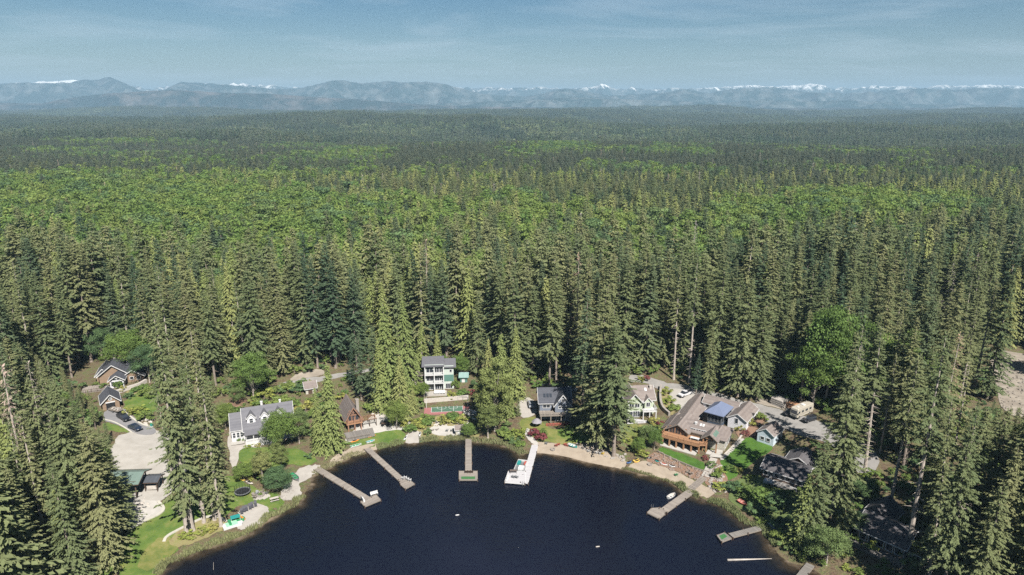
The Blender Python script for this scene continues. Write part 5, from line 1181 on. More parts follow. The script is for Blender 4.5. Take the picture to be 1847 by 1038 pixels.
# white shed
h, w_ = house('white_shed', 'small white shed tinted shade blue with two dark windows on the bright lawn', (1365, 796), (1394, 806), 'shed')
gable(h, 0, w_, 0, 6.4, -1.5, 3.4, 5.0, 'y', W_SHADEBLUE, R_PINK, oh=.3)
window(h, w_ * .32, 0, 1.1, 1.0, .9, '-y'); window(h, w_ * .68, 0, 1.1, 1.0, .9, '-y'); window(h, w_, 4.2, 1.0, .8, .9, '+x')

# ---- brown cottage
h, w_ = house('brown_cottage', 'brown cottage with mossy dark roof and long row of windows', (1374, 861), (1428, 877))
gable(h, 0, w_ + 3, 0, 9.0, -3, 3.0, 4.6, 'x', W_BROWN, R_BROWN, oh=.6); gable(h, w_ * .45, w_ + 2.5, 8.5, 15, -3, 2.8, 4.7, 'y', W_BROWN, R_BROWN, oh=.5)
for j in range(8): window(h, .9 + j * 1.45, 0, 1.1, 1.05, 1.3, '-y')
deck(h, [(w_ * .3, -3), (w_ + 2, -3), (w_ + 2, -.05), (w_ * .3, -.05)], .5, M_PIERG); railing(h, [(w_ * .3 + .1, -.2), (w_ * .3 + .1, -2.9), (w_ + 1.9, -2.9)], .5, M_WHITE)
posts(h, [(w_ * .32, -2.8), (w_ * .65, -2.8), (w_, -2.8)], -2, .4, M_WOOD)
t = thing('spa_cover', 'white covered spa tub beside the brown cottage deck', 'hot tub', on(h, 2.3, -1.6, -.3), h.rotation_euler.z)
MB().prism([(-1.1, -.9), (1.1, -.9), (1.1, .9), (-1.1, .9)], 0, .8).build('shell', M_WHITEP, t); MB().prism([(-1.16, -.96), (1.16, -.96), (1.16, .96), (-1.16, .96)], .8, .95).build('cover', M_WHITE, t)
# ---- lower right house
h, w_ = house('shaded_lakeside_house', 'shaded grey roofed house with long railed deck at the lower right', (1545, 975), (1628, 1012))
gable(h, 0, w_, 0, 9, -3, 3.6, 5.8, 'x', W_TAN, R_BROWN, oh=.7); gable(h, -2, 3.8, 6, 15, -3, 3.3, 5.8, 'y', W_TAN, R_BROWN, oh=.6)
for j in range(7): window(h, 1.2 + j * 1.9, 0, 1.0, 1.3, 1.7, '-y')
deck(h, [(-2, -3.2), (w_ + 1, -3.2), (w_ + 1, -.05), (-2, -.05)], .3, M_PIERG); railing(h, [(-1.9, -.2), (-1.9, -3.1), (w_ + .9, -3.1)], .3, M_WOOD)
posts(h, [(-1.8 + i_ * 2.6, -3.0) for i_ in range(7)], -3, .2, M_WOOD, .13)

# ---- log shelter
h, w_ = house('log_shelter', 'open log shelter with green metal roof at the edge of the gravel yard', (205, 898), (247, 899), 'shelter')
gable(h, -3.0, w_ + .4, 0, 6.0, 0, 4.3, 5.4, 'x', None, R_GREEN, oh=.9, trim=M_DWOOD)
for x_, y_ in ((w_, .1), (w_ - 2.2, .1), (w_, 5.9), (w_ - 4.6, .1), (-2.5, .1), (-2.5, 5.9), (w_ - 4.6, 5.9)): MB().tube((x_, y_, -1), (x_, y_, 4.3), .2, .17).build('log_post', M_DWOOD, h, smooth=True)
bb = MB(); bar(bb, (-3, .1, 4.25), (w_ + .4, .1, 4.25), .25, .3); bar(bb, (-3, 5.9, 4.25), (w_ + .4, 5.9, 4.25), .25, .3); bb.build('beam', M_DWOOD, h)
walls(h, -2.6, w_ - 4.7, .3, 5.7, -1, 2.8, W_LOG)
gable(h, w_ + .8, w_ + 4.2, 2.6, 6.4, 0, 2.6, 3.2, 'x', None, mat_lines('dark_metal_roof', (.06, .065, .075), (.045, .05, .06), .5, 'x', .5), oh=.3, trim=M_DWOOD)
posts(h, [(w_ + 1, 2.8), (w_ + 4, 2.8), (w_ + 4, 6.2)], -1, 2.6, M_DWOOD, .1)
wd = MB()
for i_ in range(5):
    for j in range(3): wd.tube((w_ + 1.2, 3.2 + i_ * .5, .2 + j * .38), (w_ + 3.6, 3.2 + i_ * .5, .2 + j * .38), .18, n=6)
o_ = wd.build('firewood', M_STONEL); o_.parent = None; o_.location = h.location; o_.rotation_euler = h.rotation_euler; tag(o_, 'stacked firewood logs under the small dark roof beside the log shelter', kind='stuff')

# ------------------------------------------------------------------ piers
def fl(px, z=.5): x, y = flat(px[0], px[1], z); return Vector((x, y, z))
def pier(label, A, B, width, mat_, plat=None, z=.55, name='pier', turf=None, edge=None, extra=None):
    a = fl(A, z); b = fl(B, z); d = b - a; Lr = math.hypot(d.x, d.y); rz = math.atan2(d.y, d.x)
    t = thing(name, label, 'pier', (a.x, a.y, 0), rz)
    MB().box(0, Lr, -width / 2, width / 2, z - .14, z).build('walkway', mat_, t)
    e = MB(); e.box(0, Lr, -width / 2 - .06, -width / 2 - .002, z - .3, z - .02); e.box(0, Lr, width / 2 + .002, width / 2 + .06, z - .3, z - .02); e.build('side_board', edge or M_WOOD, t)
    c_, s_ = math.cos(-rz), math.sin(-rz)
    def loc(p): v = fl(p, z + .02) - a; return (v.x * c_ - v.y * s_, v.x * s_ + v.y * c_)
    n_ = max(2, int(Lr / 4))
    for i_ in range(n_ + 1):
        for sg in (-1, 1): MB().tube((Lr * i_ / n_, sg * (width / 2 + .15), -2.5), (Lr * i_ / n_, sg * (width / 2 + .15), z + (.35 if i_ % 2 else .1)), .11, n=7).build('pile', M_DWOOD, t)
    if plat:
        P_ = [loc(p) for p in plat]
        ar = sum(P_[i][0] * P_[(i + 1) % len(P_)][1] - P_[(i + 1) % len(P_)][0] * P_[i][1] for i in range(len(P_)))
        if ar < 0: P_ = P_[::-1]
        MB().prism(P_, z - .30, z + .02).build('platform', mat_, t)
        eb = MB()
        for i_ in range(len(P_)):
            bar(eb, (*P_[i_], z - .08), (*P_[(i_ + 1) % len(P_)], z - .08), .12, .26)
        eb.build('edge_board', edge or M_WOOD, t)
        for p_ in P_: MB().tube((*p_, -2.5), (*p_, z + .25), .12, n=7).build('pile', M_DWOOD, t)
    if turf:
        T_ = [loc(p) for p in turf]
        ar = sum(T_[i][0] * T_[(i + 1) % len(T_)][1] - T_[(i + 1) % len(T_)][0] * T_[i][1] for i in range(len(T_)))
        if ar < 0: T_ = T_[::-1]
        MB().prism(T_, z + .022, z + .05).build('turf_mat', M_TURF, t)
    return t, Lr
pier('long weathered pier leaving the gravel beach with a slanted end platform', (572, 845), (664, 901), 1.9, M_PIER, [(650, 905), (678, 892), (687, 902), (658, 914)])
pier('weathered pier with white chairs on its end, reaching from the cabin lawn', (662, 809), (727, 868), 1.7, M_PIER, [(719, 866), (733, 862), (748, 873), (731, 882), (722, 874)])
pier('straight pier with green turf on its square end platform', (845, 792), (845, 852), 1.75, M_PIER, [(828, 850), (861, 850), (861.5, 866), (828, 866)], turf=[(832, 860), (857, 860), (857, 864.5), (832, 864.5)])
pier('white L shaped pier beside the sandy beach', (965, 803), (946, 872), 1.85, M_PIERW, [(917, 850), (948, 851), (947, 873), (910, 870)], edge=M_WHITE)
pier('grey pier with six sided platform at the rock terrace beach', (1246, 886), (1196, 922), 2.0, M_PIER, [(1167, 925), (1175, 917), (1190, 916), (1197, 919), (1200, 927), (1189, 936)])
pier('short grey pier with green mat on its end, below the right bank', (1371, 952), (1318, 966), 1.6, M_PIERG, [(1293, 966), (1307, 961), (1320, 971), (1302, 978)], turf=[(1297, 967), (1306, 963), (1312, 968), (1302, 974)])
pier('grey pier cut by the bottom edge at the right bank', (1462, 1018), (1438, 1048), 1.7, M_PIERG)
t = thing('wooden_stairs', 'pale boardwalk steps between rock terrace and six sided pier', 'steps', *at2((1246, 884), (1270, 862))[:2]); wl = at2((1246, 884), (1270, 862))[2]
for i_ in range(12):
    x_ = wl * i_ / 12; p_ = on(t, x_, 0, 0); zz = gz(p_.x, p_.y) - t.location.z + .3; MB().box(x_, x_ + wl / 12 - .05, -.95, .95, zz - .15, zz).build('board', M_PIER, t)
t = thing('stone_steps', 'flight of grey stone steps climbing the rock garden to the concrete pad', 'steps', *at2((1272, 861), (1288, 828))[:2]); wl = at2((1272, 861), (1288, 828))[2]
for i_ in range(16):
    x_ = wl * i_ / 16; p_ = on(t, x_, 0, 0); zz = gz(p_.x, p_.y) - t.location.z + .32; MB().box(x_, x_ + wl / 16 - .08, -1.0, 1.0, zz - .5, zz).build('step', M_STONEL if i_ % 2 else M_CONC, t)

# ------------------------------------------------------------------ boats, boards and rafts
def hull_mb(L_, W_, H_, inset=0.0, rise=.25, transom=.0, bottom=0.0):
    rings = []; n = 9
    for i in range(n):
        t = i / (n - 1); u = 2 * t - 1
        wd = (1 - abs(u) ** 2.4) if u > 0 or not transom else (1 - (1 - transom) * abs(u) ** 2.4)
        wd = max(wd, .04) * W_ / 2 - inset; wd = max(wd, .01); z1 = H_ + rise * abs(u) ** 2 * H_ ; x = u * L_ / 2 * (1 - inset / L_ * 2)
        b = bottom + inset + rise * .5 * abs(u) ** 3 * H_
        rings.append([(x, wd, z1), (x, wd * .82, b + .35 * H_), (x, wd * .45, b), (x, -wd * .45, b), (x, -wd * .82, b + .35 * H_), (x, -wd, z1)])
    return rings
def open_boat(name, label, A, B, W_, H_, m_out, m_in, z=None, transom=.75, seats=3, group=None, cat='boat'):
    a = G(*A) if z is None else fl(A, z); b = G(*B) if z is None else fl(B, z); d = b - a; L_ = math.hypot(d.x, d.y); c = (a + b) / 2
    t = thing(name, label, cat, c + Vector((0, 0, .05 if z is None else 0)), math.atan2(d.y, d.x), group)
    def shell(rings, flip):
        mb = MB(); V = [p for r_ in rings for p in r_]; Fc = []
        for k_ in range(len(rings) - 1):
            for i in range(5):
                f_ = (k_ * 6 + i, k_ * 6 + i + 1, (k_ + 1) * 6 + i + 1, (k_ + 1) * 6 + i); Fc.append(f_ if flip else f_[::-1])
        for k_ in (0, len(rings) - 1): Fc.append(tuple(k_ * 6 + i for i in range(6)))
        return mb.add(V, Fc)
    shell(hull_mb(L_, W_, H_, 0, transom=transom), False).build('hull', m_out, t, smooth=False); shell(hull_mb(L_, W_, H_, .07, transom=transom), True).build('interior', m_in, t)
    for i in range(seats): x_ = L_ * (-.28 + .26 * i); wd = W_ * .42; MB().box(x_ - .14, x_ + .14, -wd, wd, H_ * .62, H_ * .62 + .05).build('seat', m_out, t)
    g_ = MB(); 
    for sg in (0, 5):
        rr = hull_mb(L_, W_, H_, 0, transom=transom)
        for k_ in range(8): bar(g_, rr[k_][sg], rr[k_ + 1][sg], .09, .07)
    g_.build('gunwale', m_out, t); return t
def kayak(name, label, A, B, W_, H_, m, z=None, group=None, m2=None, cat='kayak', roll=0):
    a = G(*A) if z is None else fl(A, z); b = G(*B) if z is None else fl(B, z); d = b - a; L_ = math.hypot(d.x, d.y); c = (a + b) / 2
    t = thing(name, label, cat, c + Vector((0, 0, .04 if z is None else 0)), math.atan2(d.y, d.x), group); t.rotation_euler.x = roll
    rings = []
    for i in range(11):
        u = 2 * i / 10 - 1; wd = max(.03, (1 - abs(u) ** 2.2)) * W_ / 2; lift = .12 * abs(u) ** 3
        rings.append([(u * L_ / 2, wd * math.cos(an), lift + H_ / 2 + H_ / 2 * math.sin(an) * (max(.15, 1 - abs(u) ** 3))) for an in [j * math.pi / 5 for j in range(10)]])
    MB().loft(rings).build('hull', m, t, smooth=True)
    MB().prism([(-.55, -W_ * .25), (.5, -W_ * .25), (.7, 0), (.5, W_ * .25), (-.55, W_ * .25)], H_ * .8, H_ + .05).build('cockpit', m2 or M_BLACK, t); return t
open_boat('rowing_boat', 'green hulled canoe lying on the gravel left of the cabin pier', (632, 809), (652, 803), 1.1, .45, M_WHITEP, M_GREENP, seats=2)
open_boat('rowing_boat', 'white canoe with teal inside lying right of the cabin pier', (661, 801), (676, 796), 1.1, .45, M_WHITEP, M_TEALP, seats=2)
kayak('paddle_board', 'white paddle board leaning upright at the lawn edge by the small landing', (728, 797), (735, 784), .8, .2, M_WHITEP, cat='board')
kayak('kayak', 'white kayak on the small sandy landing', (756, 790), (759, 780), .8, .5, M_WHITEP)

kayak('kayak', 'small teal kayak at the waterline of the small landing', (756, 799), (763, 795), .7, .35, M_TEALP)
open_boat('rowing_boat', 'aluminium rowing boat with green inside parked on the gravel beach', (525, 857), (539, 870), 1.6, .55, M_METAL, M_GREENP, seats=3)
kayak('canoe', 'yellow canoe upside down by the leafy bushes', (431, 864), (443, 869), 1.0, .4, M_YELP, cat='canoe')
kayak('canoe', 'cream canoe lying end to end with the yellow one', (443, 869.5), (457, 875), .9, .4, M_STONEL, cat='canoe')
a = G(407, 951); t = thing('pedal_boat', 'green and white pedal boat on the left shore', 'pedal boat', G(419, 948), R(35))
MB().prism([(-2.2, -1.2), (2.0, -1.2), (2.4, -.6), (2.4, .6), (2.0, 1.2), (-2.2, 1.2)], 0, .45).build('hull', M_WHITEP, t); MB().prism([(-1.4, -.9), (1.2, -.9), (1.2, .9), (-1.4, .9)], .45, .62).build('deck', mat('pale_green_plastic', (.25, .5, .33), None, 1, .4), t)
for y_ in (-.45, .45): MB().box(-.7, -.2, y_ - .3, y_ + .3, .62, 1.15).build('seat', M_GREENP, t)
t = thing('pedal_boat', 'second boat with dark green canopy beside the green and white pedal boat', 'pedal boat', G(426, 940), R(30)); MB().prism([(-1.9, -.9), (1.7, -.9), (2.1, 0), (1.7, .9), (-1.9, .9)], 0, .4).build('hull', M_GREENP, t); MB().prism([(-1.2, -.8), (1.0, -.8), (1.0, .8), (-1.2, .8)], 1.2, 1.28).build('canopy', M_TEALP, t); posts(t, [(-1.1, -.7), (-1.1, .7), (.9, -.7), (.9, .7)], .4, 1.2, M_WHITE, .04)
open_boat('rowing_boat', 'teal and white boat drawn up on the long sandy beach', (1024, 804), (1041, 809), 1.5, .55, M_TEALP, M_WHITEP, seats=2)
open_boat('rowing_boat', 'white dinghy tied alongside the six sided pier', (1205, 901), (1217, 893), 1.3, .5, M_WHITEP, M_STONEL, z=.0, seats=2)
open_boat('rowing_boat', 'faded red rowing boat lying in the grass on the right bank', (1331, 905), (1348, 914), 1.4, .5, M_RED, mat('pink_hull_inside', (.36, .20, .17), None, 1, .7), seats=3)
kayak('canoe', 'long pale grey kayak on the grass of the right bank', (1382, 943), (1400, 957), .7, .35, M_METAL, m2=M_METAL)
kayak('canoe', 'white and pink kayak on the sand below the rock terrace', (1190, 836), (1204, 841), .9, .35, M_WHITEP, m2=M_RED)
kayak('canoe', 'second white kayak below the rock terrace, nearer the stone steps', (1206, 840), (1218, 844), .9, .35, M_WHITEP)
kayak('canoe', 'teal kayak leaning at the left end of the white kayaks', (1181, 831), (1189, 835), .9, .45, M_TEALP)
kayak('canoe', 'yellow kayak at the left end of the terrace beach', (1141, 834), (1152, 829), 1.1, .5, M_YELP)
kayak('canoe', 'second yellow kayak laid against the first on the terrace beach', (1143, 836.5), (1154, 832), .9, .5, mat('amber_plastic', (.5, .3, .06), None, 1, .4))
kayak('canoe', 'blue kayak at the corner of the terrace beach', (1130, 838), (1139, 833), 1.0, .45, M_BLUEP)
for i_, px_ in enumerate(((1164, 829), (1168, 828.5), (1172, 829))):
    kayak('paddle_board', ('black', 'white', 'grey')[i_] + ' paddle board standing upright in the rack on the terrace beach', px_, (px_[0] + 2.2, px_[1] - 4), .75, .18, (M_BLACK, M_WHITEP, M_METAL)[i_], cat='board', group='boards in the beach rack')
for i_, (a_, b_) in enumerate((((631, 800), (649, 794)), ((659, 791), (679, 786)))):
    kayak('canoe', ('orange canoe on the grass left of the cabin pier', 'orange canoe on the grass right of the cabin pier')[i_], a_, b_, .95, .35, M_ORP, cat='canoe')
# pontoon boat beside the white pier
a = fl((937, 851), .4); b = fl((945, 833), .4); d = b - a; t = thing('pontoon_boat', 'pontoon boat with teal seats moored beside the white pier', 'boat', (a + b) / 2 + Vector((-.3, 0, -.35)), math.atan2(d.y, d.x)); L_ = math.hypot(d.x, d.y)
for y_ in (-1.05, 1.05): MB().tube((-L_ / 2, y_, .0), (L_ / 2, y_, .0), .33, n=10).build('pontoon', M_METAL, t, smooth=True)
MB().box(-L_ / 2, L_ / 2, -1.35, 1.35, .33, .45).build('deck', M_METAL, t)
fr = MB(); fr.box(-L_ / 2, L_ / 2, -1.35, -1.29, .45, 1.0); fr.box(-L_ / 2, L_ / 2, 1.29, 1.35, .45, 1.0); fr.box(L_ / 2 - .06, L_ / 2, -1.28, 1.28, .45, 1.0); fr.build('fence_panel', M_WHITE, t)
MB().box(L_ * .1, L_ * .42, .3, 1.25, .46, .95).build('seat', M_TEALP, t); MB().box(L_ * .15, L_ * .42, -1.25, -.7, .46, .95).build('seat', M_RED, t); MB().box(-L_ * .42, -L_ * .1, -1.2, .3, .46, 1.1).build('engine_cover', M_WHITE, t)
# ------------------------------------------------------------------ chairs, tables, yard things
def chair_mb(w_=.7, recl=.35, hb=.95):
    mb = MB(); mb.box(-w_ / 2, w_ / 2, -.35, .35, .36, .42)
    mb.slab([(-w_ / 2, .3, .4), (w_ / 2, .3, .4), (w_ / 2, .3 + recl, hb), (-w_ / 2, .3 + recl, hb)], .05)
    for x_ in (-w_ / 2, w_ / 2 - .07):
        for y_ in (-.33, .28): mb.box(x_, x_ + .07, y_, y_ + .07, 0, .36)
        mb.box(x_ - .03, x_ + .1, -.38, .38, .58, .63)
    return mb
CH = {}
def chair(label, px, m, rz=0, z=None, group=None, name='garden_chair', w_=.75, recl=.35):
    key = (m.name, w_, recl)
    if key not in CH: CH[key] = chair_mb(w_, recl).mesh('garden_chair', m)
    o_ = bpy.data.objects.new(name, CH[key]); COL.objects.link(o_)
    o_.location = (G(*px) + Vector((0, 0, .08))) if z is None else fl(px, z); o_.rotation_euler.z = rz; return tag(o_, label, 'chair', group)
ords = ['first', 'second', 'third', 'fourth', 'fifth', 'sixth']
LCH = MB(); LCH.box(-.35, .35, -.9, .5, .28, .36); LCH.slab([(-.35, .5, .34), (.35, .5, .34), (.35, 1.0, .85), (-.35, 1.0, .85)], .06)
for x_ in (-.33, .26):
    for y_ in (-.85, .4): LCH.box(x_, x_ + .07, y_, y_ + .07, 0, .28)
LCHM = LCH.mesh('lounge_chair', mat('dark_grey_mesh', (.055, .055, .065), None, 2, .8))
for i_, p_ in enumerate(((436, 926), (440, 922.5), (445, 920.5), (451, 917.5), (455, 915), (461, 912.5))):
    o_ = bpy.data.objects.new('lounge_chair', LCHM); COL.objects.link(o_); o_.location = G(*p_) + Vector((0, 0, .12)); o_.rotation_euler.z = R(25)
    tag(o_, 'dark grey lounge chair, %s from the pedal boats in the row on the sand' % ords[i_], 'lounge chair', 'lounge chairs on the left sand spot')
for i_, p_ in enumerate(((459, 896), (463, 893), (472, 890), (481, 892), (460, 900))):
    chair('grey garden chair around the fire pit, %s clockwise from the trampoline side' % ords[i_], p_, M_METAL if i_ % 2 else M_WOOD, R(60 - 60 * i_), group='chairs around the fire pit')
t = thing('fire_pit', 'round stone fire pit on a pale gravel circle', 'fire pit', G(470, 894) + Vector((0, 0, .08)))
for i_ in range(12):
    an = i_ * math.pi / 6; MB().box(-.25, .25, -.16, .16, 0, .4).build('stone', M_STONE, t).matrix_basis = Matrix.Translation((math.cos(an) * .85, math.sin(an) * .85, 0)) @ Matrix.Rotation(an + math.pi / 2, 4, 'Z')
patch('gravel_circle', 'pale gravel circle around the fire pit', [(454, 896), (460, 889), (475, 887), (487, 891), (485, 899), (470, 903), (458, 902)], M_SANDG, .10, step=1.5)
t = thing('trampoline', 'round trampoline with dark safety net on the left lawn', 'trampoline', G(438, 891))
rg = [(1.9 * math.cos(i_ * math.pi / 8), 1.9 * math.sin(i_ * math.pi / 8)) for i_ in range(16)]
MB().prism([(x_ * .9, y_ * .9) for x_, y_ in rg], .78, .82).build('mat', M_BLACK, t)
pd = MB()
for i_ in range(16): bar(pd, (*rg[i_], .82), (*rg[(i_ + 1) % 16], .82), .3, .06)
pd.build('edge_pad', M_METAL, t)
nt_ = MB()
for i_ in range(16):
    bar(nt_, (*rg[i_], 2.3), (*rg[(i_ + 1) % 16], 2.3), .04, .04); bar(nt_, (*rg[i_], 1.6), (*rg[(i_ + 1) % 16], 1.6), .03, .03)
    bar(nt_, (*rg[i_], 0), (*rg[i_], 2.3), .05, .05)
nt_.build('net_frame', M_BLACK, t)
t = thing('picnic_table', 'pale wooden picnic table on the left lawn', 'table', G(495, 903), R(28))
MB().box(-1.1, 1.1, -.4, .4, .7, .76).build('tabletop', M_STONEL, t)
for y_ in (-.95, .7): MB().box(-1.1, 1.1, y_, y_ + .27, .42, .47).build('bench', M_STONEL, t)
lg = MB(); [bar(lg, (x_, -.8, 0), (x_, .1, .7), .1, .1) or bar(lg, (x_, .8, 0), (x_, -.1, .7), .1, .1) for x_ in (-.8, .8)]; lg.build('leg_frame', M_WOOD, t)
t = thing('toy_slide', 'small orange and yellow toy on the left sand spot', 'toy', G(431, 937)); MB().box(-.4, .4, -.4, .4, 0, .9).build('tower', M_YELP, t); MB().slab([(.4, -.25, .9), (.4, .25, .9), (1.6, .25, .1), (1.6, -.25, .1)], .08).build('slide', M_ORP, t)
# pier furniture
for i_, p_ in enumerate(((727, 865), (731, 863.5), (735, 866), (739, 868))): chair('white chair on the cabin pier platform, %s from the left' % ords[i_], p_, M_WHITEP, R(170), .57, 'white chairs on the cabin pier')
bn = MB(); bn.box(-1.0, 1.0, -.25, .25, .4, .47); bn.box(-1.0, 1.0, .2, .27, .47, 1.0); [bn.box(x_, x_ + .1, -.22, .22, 0, .4) for x_ in (-.95, .85)]
for i_, (p_, r_) in enumerate((((675, 893), 30), ((655, 903), 120))):
    o_ = bpy.data.objects.new('pier_bench', bn.mesh('pier_bench', M_WHITE)); COL.objects.link(o_); o_.location = fl(p_, .57); o_.rotation_euler.z = R(r_); tag(o_, ('white bench at the far corner of the long weathered pier', 'white bench at the near end of the long weathered pier')[i_], 'bench')
for i_, p_ in enumerate(((841, 853), (846, 853), (851, 853))): chair('dark chair on the straight pier platform, %s from the left' % ords[i_], p_, M_DWOOD, R(180), .57, 'dark chairs on the straight pier')
for i_, p_ in enumerate(((926, 862), (932, 862.5))): chair('grey chair in the middle of the white pier platform, %s from the left' % ords[i_], p_, M_METAL, R(150), .57, 'grey chairs on the white pier')
MBx = MB().box(-1.0, 1.0, -.5, .5, .68, .75); [MBx.box(x_, x_ + .08, y_, y_ + .08, 0, .68) for x_ in (-.9, .82) for y_ in (-.42, .34)]
o_ = MBx.build('outdoor_table', mat('dark_slatted_wood', (.10, .08, .07), None, 2, .8)); o_.location = fl((926, 853), .57); o_.rotation_euler.z = 0; tag(o_, 'dark table on the white pier platform', 'table')
ST = MB().box(-.3, .3, -1.4, 1.4, .1, .4); o_ = ST.build('storage_box', M_WHITE); o_.location = fl((916, 865), .57); o_.rotation_euler.z = R(-10); tag(o_, 'white storage box at the left end of the white pier', 'box')
for nm_, px_ in (('ladder at the near corner of the white pier', (944, 875)), ('ladder on the six sided pier platform', (1176, 917))):
    ld = MB(); [ld.tube((x_, 0, -1.5), (x_, 0, 1.4), .05, n=6) for x_ in (-.25, .25)]; [ld.box(-.25, .25, -.03, .03, z_, z_ + .06) for z_ in (-.9, -.5, -.1, .3)]
    o_ = ld.build('pier_ladder', M_METAL); p_ = fl(px_, .3); o_.location = (p_.x, p_.y, 0); tag(o_, 'metal ' + nm_, 'ladder')
for i_, p_ in enumerate(((688, 766), (692, 764), (697, 763.5), (701, 765), (690, 770), (699, 770))): chair('black chair on the stone terrace, %s of the group around the table' % ords[i_], p_, M_BLACK, R(60 * i_), group='black chairs on the stone terrace')
o_ = MBx.build('outdoor_table', M_DWOOD); o_.location = G(694, 768) + Vector((0, 0, .1)); tag(o_, 'dark table among the black chairs on the stone terrace', 'table')
hl, hr, hw = HC_LOC
for i_ in range(4):
    o_ = chair('white lounge chair on the terrace of the three storey house, %s from the left' % ords[i_], (800, 720), M_WHITEP, 0, group='white chairs on the three storey terrace', w_=.95, recl=.7)
    v = Matrix.Rotation(hr, 3, 'Z') @ Vector((hw * (.36 + .095 * i_), -2.4, .03)); o_.location = hl + v; o_.rotation_euler.z = hr
for i_, (p_, m_, lb) in enumerate((((1003, 806), M_RED, 'red chair on the long sandy beach, nearest the blue shelter chair'), ((1007, 804), M_RED, 'second red chair on the long sandy beach'), ((1019, 804), M_RED, 'red chair just left of the teal boat'), ((1023, 805.5), M_RED, 'red chair touching the teal boat bow'), ((985, 802), M_METAL, 'pale blue grey chair by the burgundy shrubs'),
    ((1062, 816), M_WHITEP, 'white chair on the sand left of the two big firs'), ((1077, 819), M_WHITEP, 'white chair in front of the left big fir trunk'), ((1082, 820), M_WHITEP, 'cream chair between the two big fir trunks'), ((1087, 820.5), M_YELP, 'yellow chair between the two big fir trunks'),
    ((1240, 854), M_WOOD, 'grey chair at the right end of the terrace beach'), ((1246, 857), M_WOOD, 'wooden chair beside the boardwalk steps'), ((1219, 859), M_GREENP, 'bright green chair near the waterline of the terrace beach'),
    ((780, 778), M_STONEL, 'pinkish chair on the shore patio'), ((788, 777), M_STONEL, 'second pinkish chair on the shore patio'), ((806, 779), M_METAL, 'bluish chair on the shore patio'), ((815, 779), M_METAL, 'second bluish chair on the shore patio'))):
    chair(lb, p_, m_, R(180 + 20 * (i_ % 5)))
for px_, lb in (((997, 812), 'round stone fire ring on the long sandy beach'), ((1172, 839), 'small dark fire ring on the terrace beach')):
    t = thing('fire_ring', lb, 'fire ring', G(*px_) + Vector((0, 0, .1)))
    for i_ in range(9):
        an = i_ * math.pi / 4.5; MB().box(-.2, .2, -.13, .13, 0, .3).build('stone', M_STONE, t).matrix_basis = Matrix.Translation((math.cos(an) * .6, math.sin(an) * .6, 0)) @ Matrix.Rotation(an + math.pi / 2, 4, 'Z')
o_ = MB().tube((0, 0, -1), (0, 0, 1.9), .05, .03, n=6).build('mooring_pole', M_STONEL); p_ = flat(385, 1028, 0); o_.location = (p_[0], p_[1], 0); o_.rotation_euler = (0, .12, 0); tag(o_, 'pale pole standing in the water at the lower left', 'pole')
a = fl((1312, 1011), 0); b = fl((1392, 1008), 0); o_ = MB().tube((a.x, a.y, .06), (b.x, b.y, -.05), .28, .08, n=8).build('floating_log', M_STONEL, smooth=True); tag(o_, 'long pale log floating near the right bank', 'log')
for px_, lb, m_ in (((825, 930), 'small white float in the middle of the lake', M_WHITE), ((1078, 987), 'tiny drifting branch on the open water', M_STONEL)):
    p_ = flat(*px_, 0); o_ = MB().tube((-.45, -.1, .1), (.45, .1, .1), .16, .12, n=8).build('float' if 'float' in lb else 'branch', m_, smooth=True); o_.location = (p_[0], p_[1], 0); tag(o_, lb, 'float' if 'float' in lb else 'branch')

